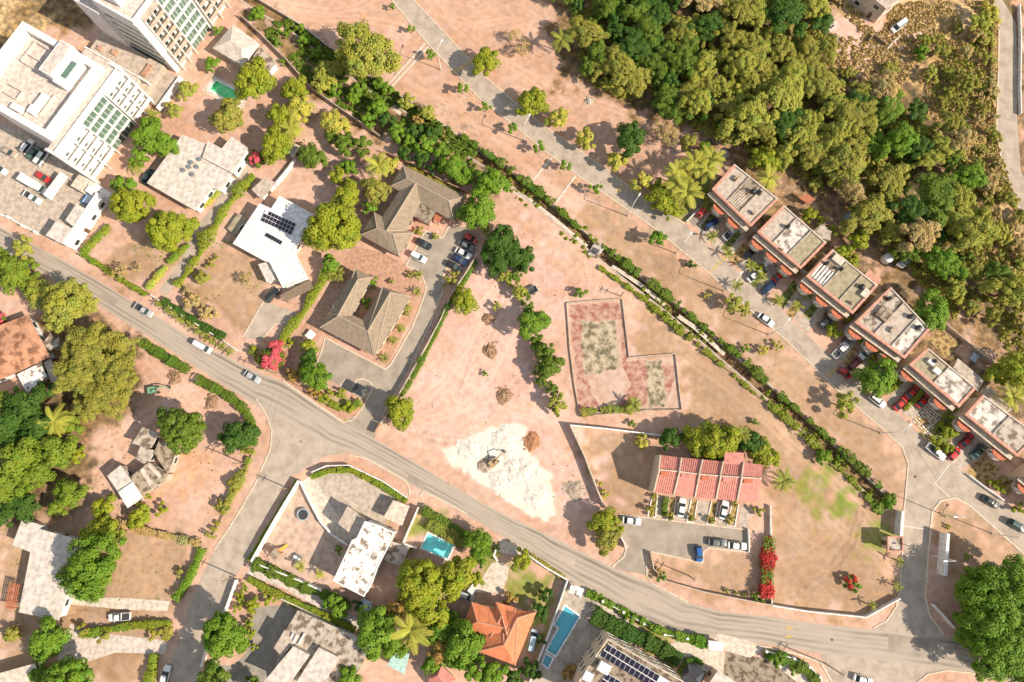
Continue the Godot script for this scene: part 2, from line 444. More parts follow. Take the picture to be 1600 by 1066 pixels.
# wheel tracks and footpaths: plan line, paler or darker, offsets of the wheels, half width in texels
func ground_tracks() -> Array:
	var w := [-0.8, 0.8]
	return [
		[[420, 2, 470, 12, 520, 18, 560, 10, 600, -10], 16, w, 1], [[440, 20, 500, 30, 560, 28, 620, 40, 640, 50], 14, w, 1], [[690, 20, 740, 40, 800, 30, 850, 60], 14, w, 1],
		[[1070, 560, 1120, 590, 1180, 640, 1230, 690, 1290, 740, 1340, 790, 1380, 850], 22, w, 1], [[1090, 560, 1150, 610, 1210, 665], 18, [0.0], 2], [[1290, 800, 1330, 840, 1370, 870, 1395, 900], 18, w, 1],
		[[1215, 800, 1260, 850, 1320, 880, 1390, 890], 12, w, 1], [[1240, 940, 1290, 900, 1330, 850, 1345, 800], -14, w, 1], [[1210, 880, 1260, 870, 1300, 840], 14, w, 1],
		[[640, 640, 690, 600, 730, 540, 760, 470, 800, 420], 14, w, 1], [[660, 660, 720, 640, 770, 600, 800, 540, 830, 480], 14, w, 1], [[610, 660, 660, 680, 700, 690], -18, w, 1], [[760, 650, 800, 600, 830, 560, 850, 520], -12, w, 1], [[700, 560, 740, 600, 800, 640, 860, 650, 885, 690], 12, w, 1],
		[[720, 620, 740, 560, 780, 500, 790, 440, 830, 400], -12, w, 1], [[900, 690, 915, 740, 930, 790], -16, [0.0], 2],
		[[230, 560, 270, 600, 300, 640, 340, 660, 370, 720, 340, 790], 16, w, 1], [[150, 690, 200, 670, 240, 640, 280, 610, 330, 600], 16, w, 1], [[140, 760, 180, 720, 210, 690, 250, 660], -12, w, 1], [[270, 760, 310, 730, 350, 740, 380, 720], 14, w, 1],
		[[180, 930, 190, 880, 230, 850, 290, 850], 14, w, 1], [[110, 950, 170, 945, 240, 945], -14, w, 1], [[0, 900, 10, 850, 20, 800], 14, [0.0], 2],
		[[930, 400, 1000, 455, 1060, 510, 1100, 545], 16, [0.0], 2], [[640, 130, 720, 170, 800, 240, 860, 290, 930, 350, 1000, 410, 1100, 490], 14, [0.0], 2], [[700, 130, 760, 200, 850, 260], 12, w, 1], [[950, 380, 1040, 440, 1140, 520, 1230, 600, 1310, 680, 1380, 740], 10, w, 1],
		[[870, 110, 930, 160, 990, 180, 1040, 200], 14, w, 1], [[700, 30, 760, 80, 830, 120, 880, 160], 12, w, 1], [[1300, 60, 1350, 90, 1400, 70, 1440, 40], 20, w, 1], [[1480, 830, 1540, 870, 1600, 910], 14, w, 1],
		[[285, 470, 320, 430, 370, 400, 400, 420], 12, [0.0], 1], [[180, 410, 220, 390, 260, 400], 12, [0.0], 1], [[430, 300, 480, 290, 520, 300], 12, w, 1]]
func ground_uv(b: Build) -> void:
	for j in b.v.size():
		b.t[j] = Vector2((b.v[j].x - GX) / GW, (b.v[j].z - GZ) / GD)
func offset_line(line: PackedVector2Array, d: float) -> PackedVector2Array:
	var r := PackedVector2Array()
	for j in line.size():
		var e := line[mini(j + 1, line.size() - 1)] - line[maxi(j - 1, 0)]
		r.append(line[j] + Vector2(-e.y, e.x).normalized() * d)
	return r
func make_ground() -> void:
	var g := StandardMaterial3D.new()
	g.albedo_texture = ground_picture()
	g.roughness = 0.95
	mats["ground"] = g
	var line := path(TRENCH)
	line.insert(0, line[0] + (line[0] - line[1]).normalized() * 900.0)
	var half := 1.6
	trench_poly = offset_line(line, half)
	var other := offset_line(line, -half)
	other.reverse()
	trench_poly.append_array(other)
	pools = [
		[path([337, 126, 381, 149, 370, 165, 328, 139]), "green"],
		[path([669, 834, 709, 852, 699, 873, 659, 856]), "turquoise"],
		[path([883, 948, 905, 963, 868, 1024, 855, 1016, 874, 981, 867, 976]), "blue"],
		[path([853, 1023, 863, 1029, 856, 1043, 848, 1037]), "spa"]]
	var cuts := [-900.0]
	for p in pools:
		var q: PackedVector2Array = p[0]
		cuts.append(middle(q).x)
	cuts.append(900.0)
	cuts.sort()
	var b := Build.new()
	for j in cuts.size() - 1:
		var strips: Array = [PackedVector2Array([Vector2(cuts[j], -800), Vector2(cuts[j + 1], -800), Vector2(cuts[j + 1], 800), Vector2(cuts[j], 800)])]
		for hole in [trench_poly, pools[0][0], pools[1][0], pools[2][0], pools[3][0]]:
			var left := []
			for s in strips:
				for r in Geometry2D.clip_polygons(s, hole):
					left.append(r)
			strips = left
		for s in strips:
			b.poly(s, 0.0)
	ground_uv(b)
	setting("ground", b.done(Vector3.ZERO, true), g)
	# the storm channel: ochre silted floor, concrete sides
	b = Build.new()
	var l := offset_line(line, half); var r := offset_line(line, -half)
	for j in line.size() - 1:
		b.quad(Vector3(l[j].x, -1.3, l[j].y), Vector3(l[j + 1].x, -1.3, l[j + 1].y), Vector3(r[j + 1].x, -1.3, r[j + 1].y), Vector3(r[j].x, -1.3, r[j].y), Vector3.UP)
	var ch := setting("storm_channel", b.done(), mats.channel_floor)
	for side in [l, r]:
		b = Build.new()
		b.ribbon(side, -0.22, 0.22, -1.3, 0.06)
		part(ch, "channel_wall", b.done(), mats.concrete)
	for p in pools:
		pool(p[0], p[1])
func pool(q: PackedVector2Array, kind: String) -> void:
	var at := middle(q)
	var tile: String = {"green": "pool_green", "turquoise": "pool_tile", "blue": "pool_blue", "spa": "pool_blue"}[kind]
	var label: String = {"green": "small rectangular garden pool with cloudy green water", "turquoise": "turquoise rectangular swimming pool behind the white walled garden", "blue": "long blue pool with a wide end on the grey deck", "spa": "small square blue spa pool at the end of the long pool"}[kind]
	var o := thing("swimming_pool", label, "pool", at)
	var b := Build.new()
	b.poly(q, -0.75)
	var cw := Geometry2D.is_polygon_clockwise(q)
	for j in q.size():
		var a := q[j]; var e := q[(j + 1) % q.size()]
		var inward := Vector3((e - a).y, 0, -(e - a).x) * (1.0 if cw else -1.0)
		b.quad(Vector3(a.x, -0.75, a.y), Vector3(e.x, -0.75, e.y), Vector3(e.x, 0.0, e.y), Vector3(a.x, 0.0, a.y), inward)
	part(o, "basin", b.done(at), mats[tile])
	b = Build.new()
	b.poly(q, -0.12)
	part(o, "water", b.done(at), mats.water)
	b = Build.new()
	var wide := 0.4 if kind != "green" else 0.6
	b.ribbon(q, 0.0, (-wide if cw else wide) * (-1.0), 0.0, 0.1, true)
	part(o, "coping", b.done(at), mats.white_wall)
func sheet(called: String, a: Array, y: float, m: String, uv := false) -> MeshInstance3D:
	var b := Build.new()
	var todo: Array = [path(a)]
	for q in pools:
		var hole: PackedVector2Array = q[0]
		if todo.all(func(r): return Geometry2D.intersect_polygons(r, hole).is_empty()): continue
		var x := middle(hole).x
		var left := []
		for r in todo:
			for half in [[-900.0, x], [x, 900.0]]:
				for piece in Geometry2D.intersect_polygons(r, PackedVector2Array([Vector2(half[0], -900), Vector2(half[1], -900), Vector2(half[1], 900), Vector2(half[0], 900)])):
					for r2 in Geometry2D.clip_polygons(piece, hole): left.append(r2)
		todo = left
	for r in todo:
		b.poly(r, y)
	if uv: ground_uv(b)
	return setting(called, b.done(Vector3.ZERO, uv), mats[m])
func kerb(a: Array, w := 0.3, closed := false, h := 0.13, m := "kerb") -> MeshInstance3D:
	var b := Build.new()
	b.ribbon(path(a), -w / 2, w / 2, 0.0, h, closed)
	return setting("kerb", b.done(), mats[m])
# a carriageway between two edges, with wheel-worn and oil-darkened lanes along it
func lane_picture() -> ImageTexture:
	var w := 96; var h := 1024
	var f := FastNoiseLite.new(); f.seed = 31; f.frequency = 0.02; f.fractal_octaves = 5; f.fractal_gain = 0.65
	var g := FastNoiseLite.new(); g.seed = 32; g.frequency = 0.004; g.fractal_octaves = 2
	var im := Image.create(w, h, false, Image.FORMAT_RGB8)
	for j in h:
		var shift := g.get_noise_1d(j) * 0.05
		for i in w:
			var x := i / float(w) + shift
			var k := 0.0
			for s in [[0.13, 0.05, 0.55], [0.30, 0.05, 0.30], [0.46, 0.035, 0.22], [0.63, 0.05, 0.45], [0.83, 0.05, 0.35]]:
				k += s[2] * exp(-pow((x - s[0]) / s[1], 2.0))
			k *= 0.75 + 0.9 * g.get_noise_2d(i * 3.0, j)
			var t := clampf(1.0 - 0.8 * k + 0.16 * f.get_noise_2d(i * 2.2, j * 0.5), 0.25, 1.0)
			im.set_pixel(i, j, Color(0.415 * t, 0.345 * t, 0.275 * t).linear_to_srgb())
	return ImageTexture.create_from_image(im)
func carriageway(called: String, a: Array, c: Array, y: float) -> void:
	if not mats.has("lanes"):
		var m := StandardMaterial3D.new()
		m.albedo_texture = lane_picture(); m.roughness = 0.92
		mats.lanes = m
	var l := path(a); var r := path(c)
	var b := Build.new()
	var run := 0.0
	for j in l.size() - 1:
		var step := ((l[j] + r[j]) / 2).distance_to((l[j + 1] + r[j + 1]) / 2)
		var at := b.v.size()
		b.quad(Vector3(l[j].x, y, l[j].y), Vector3(l[j + 1].x, y, l[j + 1].y), Vector3(r[j + 1].x, y, r[j + 1].y), Vector3(r[j].x, y, r[j].y), Vector3.UP)
		for k in range(at, b.v.size()):
			var p := flat(b.v[k])
			var on_l := minf(p.distance_to(l[j]), p.distance_to(l[j + 1])) < 0.01
			var first := minf(p.distance_to(l[j]), p.distance_to(r[j])) < 0.01
			b.t[k] = Vector2(0.0 if on_l else 1.0, (run if first else run + step) / 90.0)
		run += step
	setting(called, b.done(Vector3.ZERO, true), mats.lanes)
func roads() -> void:
	carriageway("road", [-60, 322, 0, 354, 112, 414, 212, 474, 305, 532, 400, 581, 442, 596, 537, 660, 587, 687, 650, 724, 750, 784, 800, 810, 850, 833, 955, 886, 1015, 911, 1075, 941, 1125, 956, 1200, 964, 1287, 976, 1360, 984, 1475, 995, 1600, 1024, 1700, 1050],
		[-60, 362, 0, 394, 90, 440, 190, 500, 275, 553, 352, 604, 400, 634, 505, 690, 560, 712, 637, 755, 722, 801, 765, 826, 815, 857, 930, 930, 1000, 972, 1050, 990, 1122, 1000, 1200, 1007, 1282, 1022, 1360, 1030, 1470, 1046, 1590, 1066, 1690, 1090], 0.03)
	sheet("side_road", [395, 628, 417, 650, 425, 673, 422, 703, 400, 753, 370, 806, 335, 859, 300, 936, 290, 969, 267, 1034, 255, 1100, 300, 1100, 307, 1066, 322, 1014, 355, 946, 367, 901, 385, 874, 400, 836, 422, 799, 450, 750, 475, 733, 507, 713, 545, 708, 562, 716, 505, 688, 440, 652], 0.022, "asphalt_pale")
	sheet("hill_road", [600, -15, 612, 0, 665, 65, 750, 155, 800, 193, 850, 235, 900, 272, 1020, 355, 1100, 420, 1175, 487, 1230, 533, 1317, 618, 1382, 673, 1410, 700, 1419, 725, 1415, 773, 1412, 799, 1410, 864, 1406, 924, 1400, 949, 1385, 971, 1365, 981, 1360, 990, 1480, 1000, 1474, 991, 1452, 961, 1446, 934, 1450, 869, 1457, 799, 1470, 783, 1492, 778, 1515, 790, 1600, 866, 1700, 945, 1720, 900, 1600, 806, 1567, 783, 1510, 740, 1482, 718, 1450, 693, 1407, 650, 1360, 613, 1312, 566, 1277, 538, 1200, 465, 1160, 430, 1105, 382, 1070, 350, 1010, 312, 950, 267, 850, 197, 800, 156, 757, 120, 700, 57, 645, 0, 633, -15], 0.018, "asphalt_pale")
	sheet("far_road", [1543, -20, 1547, 0, 1561, 42, 1560, 112, 1557, 200, 1567, 267, 1582, 307, 1600, 340, 1640, 390, 1680, 390, 1615, 310, 1595, 267, 1589, 175, 1590, 140, 1588, 37, 1567, 0, 1560, -20], 0.02, "asphalt_pale")
	sheet("south_road", [1282, 1024, 1292, 1045, 1302, 1066, 1315, 1110, 1440, 1110, 1432, 1068, 1450, 1054, 1480, 1048, 1400, 1034, 1300, 1020], 0.024, "asphalt_pale")
	sheet("parking_ground", [-40, 180, 40, 205, 75, 222, 118, 238, 140, 262, 160, 290, 152, 306, 97, 384, 60, 365, 0, 335, -40, 310], 0.02, "concrete")
	sheet("school_lot", [508, 528, 602, 577, 610, 571, 645, 510, 666, 450, 657, 424, 634, 416, 664, 362, 689, 372, 702, 352, 730, 356, 748, 380, 738, 408, 700, 418, 694, 425, 693, 451, 672, 508, 640, 575, 600, 640, 584, 688, 540, 662, 572, 628, 500, 585, 495, 565], 0.02, "asphalt")
	sheet("garden_drive", [412, 471, 462, 488, 446, 512, 429, 505, 409, 531, 379, 527], 0.02, "asphalt_pale")
	sheet("garden_drive", [247, 455, 283, 405, 305, 362, 318, 340, 330, 325, 350, 296, 368, 270, 392, 240, 402, 246, 378, 285, 352, 325, 330, 352, 300, 405, 262, 462], 0.02, "asphalt_pale")
	sheet("apartment_lot", [967, 804, 1011, 809, 1167, 828, 1168, 862, 1107, 856, 1099, 859, 1099, 880, 1017, 862, 1009, 868, 1010, 899, 960, 889, 980, 851, 974, 842], 0.02, "asphalt")
	sheet("walled_yard", [490, 746, 520, 735, 550, 735, 600, 764, 634, 786, 612, 800, 598, 825, 560, 842, 530, 815, 505, 790], 0.02, "concrete")
	sheet("yard_ramp", [471, 752, 488, 742, 512, 782, 532, 812, 556, 842, 544, 850, 520, 832, 502, 812], 0.03, "concrete_white")
	sheet("play_yard", [470, 755, 503, 815, 522, 836, 546, 852, 520, 908, 500, 918, 480, 908, 445, 894, 400, 876], 0.016, "yard_soil")
	sheet("pool_deck", [880, 905, 900, 905, 940, 940, 960, 970, 945, 985, 905, 1060, 890, 1100, 845, 1100, 828, 1066, 852, 1000], 0.012, "deck_grey")
	sheet("court_paving", [395, 950, 450, 945, 470, 955, 425, 1010, 440, 1035, 410, 1070, 395, 1110, 330, 1110, 318, 1040, 365, 1040, 385, 1020], 0.02, "paving_blue")
	sheet("garden_drive", [780, 878, 795, 885, 793, 905, 782, 928, 735, 925, 748, 912, 768, 880], 0.02, "concrete_white")
	sheet("garden_drive", [780, 842, 818, 856, 810, 870, 778, 862], 0.024, "concrete_white")
	sheet("garden_lane", [388, 885, 400, 886, 445, 905, 500, 935, 555, 965, 600, 985, 596, 998, 550, 980, 490, 945, 440, 918, 388, 900], 0.016, "terrace_pink")
	sheet("garden_path", [930, 938, 960, 955, 1000, 982, 1050, 1010, 1080, 1035, 1070, 1045, 1040, 1015, 990, 985, 945, 960], 0.02, "concrete_white")
	sheet("apartment_drive", [1060, 1000, 1110, 1000, 1132, 1017, 1130, 1055, 1100, 1050, 1070, 1030, 1040, 1010], 0.02, "concrete_white")
	sheet("apartment_drive", [1135, 1018, 1200, 1030, 1225, 1048, 1245, 1066, 1250, 1110, 1120, 1110, 1100, 1066, 1130, 1055], 0.024, "roof_brown")
	sheet("apartment_drive", [1200, 1030, 1235, 1036, 1270, 1060, 1275, 1110, 1250, 1110, 1245, 1066, 1222, 1048], 0.028, "concrete_white")
	sheet("apartment_drive", [1122, 990, 1165, 1000, 1192, 1010, 1188, 1018, 1172, 1028, 1134, 1017, 1115, 1003], 0.032, "concrete_white")
	sheet("farm_track", [110, 975, 160, 990, 250, 1000, 262, 1005, 258, 1022, 180, 1020, 120, 1040, 90, 1030], 0.012, "terrace_pink")
	sheet("garden_drive", [100, 932, 200, 935, 265, 940, 262, 955, 200, 953, 110, 945], 0.012, "concrete_white")
	sheet("pool_terrace", [316, 142, 334, 117, 392, 146, 375, 177], 0.008, "concrete_white")
	sheet("school_yard", [533, 415, 550, 385, 600, 395, 640, 418, 655, 440, 640, 500, 606, 568, 505, 522, 470, 560, 440, 590, 425, 580, 500, 470], 0.012, "brick_paving")
	sheet("footpath", [425, 585, 450, 598, 500, 632, 536, 657, 560, 648, 566, 632, 545, 648, 500, 622, 445, 590], 0.034, "brick_paving")
	sheet("house_drive", [1070, 338, 1090, 315, 1105, 300, 1120, 300, 1098, 345, 1085, 355], 0.026, "asphalt_grey")
	# townhouse forecourts, strip by strip
	for q in [[1088, 355, 1120, 325, 1135, 335, 1105, 382], [1110, 380, 1150, 345, 1170, 358, 1145, 400, 1118, 392], [1150, 415, 1190, 375, 1215, 400, 1175, 440], [1172, 440, 1210, 400, 1235, 420, 1200, 462], [1225, 480, 1262, 440, 1285, 460, 1245, 502], [1245, 505, 1290, 462, 1300, 475, 1262, 520], [1300, 555, 1340, 505, 1352, 515, 1318, 566], [1318, 570, 1365, 530, 1380, 545, 1335, 590], [1385, 625, 1425, 585, 1440, 595, 1405, 643], [1408, 645, 1450, 605, 1465, 620, 1430, 655], [1475, 712, 1500, 660, 1540, 690, 1530, 715, 1500, 735]]:
		sheet("forecourt", q, 0.03, "concrete")
	for q in [[1094, 355, 1110, 334, 1120, 341, 1103, 362], [1126, 388, 1150, 358, 1158, 366, 1136, 396], [1170, 442, 1190, 415, 1199, 424, 1180, 451], [1215, 470, 1240, 438, 1250, 446, 1224, 482], [1255, 490, 1280, 462, 1287, 470, 1264, 500], [1452, 690, 1475, 655, 1492, 668, 1478, 702]]:
		sheet("lawn", q, 0.036, "lawn_green")
	for q in [[1138, 406, 1163, 378, 1172, 386, 1150, 416], [1228, 488, 1246, 468, 1254, 476, 1238, 500], [1316, 566, 1334, 540, 1342, 548, 1326, 574], [1372, 612, 1402, 578, 1410, 586, 1384, 620], [1510, 738, 1536, 712, 1562, 732, 1545, 760], [1548, 758, 1566, 740, 1590, 758, 1574, 776], [1450, 530, 1470, 515, 1500, 540, 1478, 560], [1425, 658, 1449, 632, 1472, 650, 1450, 684]]:
		sheet("lawn", q, 0.036, "lawn_tan")
	# beds between the drives of the terraced houses
	for q in [[1012, 806, 1020, 772, 1027, 774, 1024, 808], [1041, 811, 1046, 776, 1056, 778, 1052, 812], [1073, 815, 1080, 780, 1090, 782, 1084, 816], [1104, 818, 1112, 783, 1122, 785, 1116, 820], [1136, 821, 1144, 786, 1154, 788, 1148, 823]]:
		sheet("garden_bed", q, 0.03, "lawn_tan")
		kerb([q[2], q[3], q[0], q[1], q[6], q[7], q[4], q[5]], 0.22, false, 0.2, "white_wall")
	for q in [[1024, 808, 1027, 774, 1041, 776, 1040, 810], [1056, 812, 1060, 778, 1076, 781, 1073, 814], [1088, 816, 1092, 783, 1108, 785, 1104, 818], [1120, 820, 1126, 787, 1140, 789, 1136, 822], [1152, 824, 1158, 790, 1176, 792, 1168, 826]]:
		sheet("house_drive", q, 0.026, "concrete")
	# concrete apron along the channel
	for q in [[800, 300, 830, 318, 865, 346, 915, 388, 919, 383, 868, 340, 832, 312, 802, 294], [1058, 497, 1082, 513, 1110, 538, 1130, 556, 1134, 552, 1112, 531, 1085, 507, 1062, 491], [955, 418, 1000, 448, 1040, 483, 1044, 478, 1003, 443, 958, 413], [560, 132, 590, 152, 625, 180, 628, 176, 592, 147, 563, 127]]:
		sheet("channel_apron", q, 0.016, "concrete_white")
	# kerbs
	kerb([612, 0, 665, 65, 750, 155, 800, 193, 850, 235, 900, 272, 1020, 355, 1100, 420, 1175, 487, 1230, 533, 1317, 618, 1382, 673, 1410, 700, 1419, 725, 1415, 773, 1412, 799, 1410, 864, 1406, 924, 1400, 949, 1385, 971, 1365, 981])
	kerb([645, 0, 700, 57, 757, 120, 800, 156, 850, 197, 950, 267, 1010, 312, 1070, 350])
	kerb([1600, 866, 1515, 790, 1492, 778, 1470, 783, 1457, 799, 1450, 869, 1446, 934, 1452, 961, 1474, 991], 0.42)
	kerb([1510, 740, 1540, 764, 1567, 783], 0.35)
	kerb([400, 623, 417, 650, 425, 673, 422, 703, 400, 753, 370, 806, 335, 859], 0.3)
	kerb([537, 660, 500, 636, 442, 595], 0.4)
	kerb([537, 660, 550, 657, 566, 638, 580, 612, 583, 603, 577, 596, 567, 592, 556, 594, 550, 604], 0.3)
	kerb([640, 775, 639, 760, 632, 750, 590, 726, 570, 716, 545, 711], 0.3)
	kerb([730, 803, 690, 782, 662, 768, 655, 776], 0.3)
	kerb([956, 886, 975, 870, 980, 851], 0.3)
	kerb([1075, 941, 1020, 912, 1011, 900, 1009, 870, 1014, 862], 0.3)
	kerb([1432, 1068, 1450, 1054, 1480, 1048, 1520, 1052, 1545, 1060], 0.35)
	kerb([1122, 1000, 1200, 1012, 1245, 1022, 1282, 1034, 1300, 1066], 0.5)
	kerb([1547, 0, 1561, 42, 1560, 112, 1557, 200, 1567, 267, 1582, 307, 1600, 340], 0.35)
	kerb([634, 416, 664, 362, 668, 362, 689, 372, 694, 368, 702, 352], 0.35)
	kerb([508, 528, 602, 577, 610, 571, 645, 510, 663, 462, 666, 448, 657, 424, 634, 416], 0.35)
	kerb([500, 585, 495, 567, 502, 550, 508, 528], 0.3)
	kerb([640, 575, 672, 508, 693, 451, 693, 428, 698, 419, 706, 421], 0.3)
	kerb([1017, 862, 1099, 880, 1099, 862, 1107, 856, 1168, 863, 1168, 828], 0.35)
	kerb([967, 804, 1011, 809, 1167, 828], 0.3)
	kerb([379, 527, 412, 471], 0.25)
	kerb([409, 531, 429, 507, 436, 505, 446, 512, 462, 488], 0.25)
	# cross drains between the hill road and the channel
	for q in [[664, 68, 607, 132], [669, 73, 612, 135], [862, 247, 828, 287], [899, 275, 868, 318]]:
		kerb(q, 0.55, false, 0.08, "concrete_white")
	# repairs, manholes and sealed cracks in the asphalt
	sheet("road_patch", [1388, 992, 1470, 1002, 1462, 1030, 1388, 1020], 0.036, "asphalt")
	sheet("road_patch", [640, 742, 668, 757, 660, 766, 634, 750], 0.036, "asphalt")
	sheet("road_patch", [876, 868, 900, 880, 895, 888, 872, 876], 0.036, "asphalt_pale")
	sheet("road_patch", [160, 455, 186, 470, 180, 478, 156, 464], 0.036, "asphalt")
	sheet("road_patch", [1060, 372, 1078, 386, 1070, 394, 1054, 380], 0.024, "asphalt")
	sheet("road_patch", [1240, 530, 1262, 550, 1254, 558, 1234, 538], 0.024, "asphalt")
	for q in [[1229, 968, 1226, 985, 1230, 1004, 1234, 1016], [430, 610, 420, 640, 416, 665], [440, 615, 430, 640, 424, 668], [360, 840, 385, 852, 395, 846], [345, 905, 360, 880, 372, 860], [1430, 700, 1455, 735, 1470, 760], [860, 215, 900, 250, 905, 262]]:
		var cr := Build.new()
		cr.ribbon(path(q), -0.07, 0.07, 0.03, 0.037)
		setting("sealed_crack", cr.done(), mats.asphalt_grey)
	for q in [[470, 690], [385, 850], [1430, 745], [1440, 900], [790, 175], [940, 285], [1150, 450], [700, 755], [1010, 930], [1300, 1000], [1420, 660]]:
		var mh := Build.new()
		mh.tube(plan(q[0], q[1]) + Vector3(0, 0.01, 0), plan(q[0], q[1]) + Vector3(0, 0.042, 0), 0.36, 0.36, 14)
		setting("manhole_cover", mh.done(), mats.concrete_dark)
	# paint
	var stripes := thing_marks()
	for q in [[712, 112, 733, 98, 6], [965, 298, 984, 284, 5], [1110, 425, 1130, 405, 5], [1293, 588, 1306, 577, 4]]:
		var d0 := plan(q[0], q[1]); var d1 := plan(q[2], q[3])
		for j in q[4]:
			part(stripes, "stripe", unit_box(), mats.paint_yellow, placed(d0.lerp(d1, j / float(q[4] - 1)) + Vector3(0, 0.024, 0), atan2(-(d1 - d0).z, (d1 - d0).x), Vector3(0.4, 0.006, 1.0)))
	for q in [[656, 391, 667, 397], [648, 406, 660, 412], [642, 415, 654, 421], [660, 372, 672, 378], [514, 594, 522, 583], [531, 604, 539, 593], [660, 521, 671, 527], [650, 541, 662, 547], [641, 561, 652, 567]]:
		var b := Build.new()
		b.ribbon(path(q), -0.07, 0.07, 0.024, 0.03)
		part(stripes, "bay_line", b.done(), mats.paint_white)
	for q in [[1459, 758, 1485, 725], [1463, 757, 1484, 777], [1414, 822, 1444, 827]]:
		var b := Build.new()
		b.ribbon(path(q), -0.1, 0.1, 0.022, 0.028)
		part(stripes, "stop_line", b.done(), mats.paint_white)
func thing_marks() -> MeshInstance3D:
	var b := Build.new()
	b.box(placed(plan(1232, 995) + Vector3(0, 0.036, 0), 0.1), Vector3(1.6, 0.008, 0.35))
	b.box(placed(plan(1233, 982) + Vector3(0, 0.036, 0), 0.1), Vector3(1.6, 0.008, 0.35))
	return setting("road_markings", b.done(), mats.paint_yellow)

# ---------------------------------------------------------------- buildings
func inset(p: PackedVector2Array, d: float) -> PackedVector2Array:
	var r := Geometry2D.offset_polygon(p, -d, Geometry2D.JOIN_MITER)
	return r[0] if r.size() else p
# windows and a door on the walls that face the open middle of the plan
func openings(o: Node3D, p: PackedVector2Array, at: Vector3, floors: int, storey := 3.0, door := true) -> void:
	var cw := Geometry2D.is_polygon_clockwise(p)
	var doors := 0
	for j in p.size():
		var a := p[j]; var b := p[(j + 1) % p.size()]
		var e := b - a
		var out := Vector2(e.y, -e.x).normalized() * (-1.0 if cw else 1.0)
		if e.length() < 2.6 or out.dot(-(a + b) / 2) < 0.0:
			continue
		var k := maxi(1, int(e.length() / 3.4))
		var turn := atan2(-e.y, e.x)
		for f in floors:
			for i in k:
				var c := a + e * ((i + 0.5) / k)
				var is_door := door and f == 0 and i == k / 2 and doors == 0
				if is_door: doors += 1
				var size := Vector2(1.0, 2.1) if is_door else Vector2(1.5, 1.2)
				var y := 1.06 if is_door else storey * f + 1.65
				if is_door:
					var d := part(o, "door", unit_box(), mats.door_brown, placed(Vector3(c.x + out.x * 0.03, y, c.y + out.y * 0.03) - at, turn, Vector3(size.x, size.y, 0.1)))
				else:
					part(o, "window_frame", unit_box(), mats.frame_white, placed(Vector3(c.x + out.x * 0.02, y, c.y + out.y * 0.02) - at, turn, Vector3(size.x + 0.2, size.y + 0.2, 0.12)))
					part(o, "pane", unit_box(), mats.glass, placed(Vector3(c.x + out.x * 0.04, y, c.y + out.y * 0.04) - at, turn, Vector3(size.x, size.y, 0.12)))
func flat_house(label: String, a: Array, h: float, wall: String, roof: String, opt := {}) -> Node3D:
	var p := path(a, h)
	var at := middle(p)
	var o: Node3D = opt.get("into")
	if o:
		at = o.position
	else:
		o = thing(opt.get("called", "house"), label, opt.get("category", "house"), at, 0.0, opt.get("group", ""))
	var inner := inset(p, opt.get("eave", 0.45))
	var b := Build.new()
	b.prism(inner, opt.get("y0", 0.0), h - 0.22, false)
	part(o, opt.get("part", "") + "wall", b.done(at), mats[wall])
	b = Build.new()
	b.prism(p, h - 0.22, h, true, true)
	var r := part(o, opt.get("part", "") + "roof", b.done(at), mats[roof])
	if opt.get("parapet", 0.0) > 0.0:
		b = Build.new()
		var w := -0.3 if Geometry2D.is_polygon_clockwise(p) else 0.3
		b.ribbon(inset(p, 0.003), 0.0, w, h - 0.1, h + opt.parapet, true)
		part(r, "parapet", b.done(at), mats[opt.get("trim", wall)])
	if not opt.has("y0"):
		openings(o, inner, at, maxi(1, int(h / 3.0)), 3.0, opt.get("door", true))
	return o
# a roof block sloping to a ridge: eave corners A B C D, ridge from near AB to near CD
func hip(o: Node3D, at: Vector3, a: Array, he: float, r: Array, hr: float, m: String, trim := "") -> void:
	var e := path(a, he); var k := path(r, hr)
	var c := []
	for q in e: c.append(Vector3(q.x, he, q.y))
	var r0 := Vector3(k[0].x, hr, k[0].y); var r1 := Vector3(k[1].x, hr, k[1].y)
	var b := Build.new()
	b.tri(c[0], c[1], r0, Vector3.UP)
	b.quad(c[1], c[2], r1, r0, Vector3.UP)
	b.tri(c[2], c[3], r1, Vector3.UP)
	b.quad(c[3], c[0], r0, r1, Vector3.UP)
	b.prism(e, he - 0.18, he, false, true)
	var roof := part(o, "roof", b.done(at), mats[m])
	if trim:
		b = Build.new()
		for q in [[r0, r1], [c[0], r0], [c[1], r0], [c[2], r1], [c[3], r1]]:
			b.tube(q[0] + Vector3(0, 0.02, 0), q[1] + Vector3(0, 0.02, 0), 0.17, 0.17, 5)
		part(roof, "ridge_cap", b.done(at), mats[trim])
	b = Build.new()
	var inner := inset(e, 0.55)
	b.prism(inner, 0.0, he - 0.18, false)
	return openings_and_wall(o, at, b, inner, he)
func openings_and_wall(o: Node3D, at: Vector3, b: Build, inner: PackedVector2Array, he: float) -> void:
	part(o, "wall", b.done(at), mats[o.get_meta("wall", "cream_wall")])
	openings(o, inner, at, maxi(1, int(he / 3.0)), 3.0, o.get_child_count() < 8)
func hip_house(called: String, label: String, wall: String, blocks: Array, he: float, hr: float, m: String, trim := "") -> Node3D:
	var at := middle(path(blocks[0][0]))
	var o := thing(called, label, "house", at)
	o.set_meta("wall", wall)
	for q in blocks:
		hip(o, at, q[0], he + (q[2] if q.size() > 2 else 0.0), q[1], hr + (q[2] if q.size() > 2 else 0.0), m, trim)
	o.remove_meta("wall")
	return o
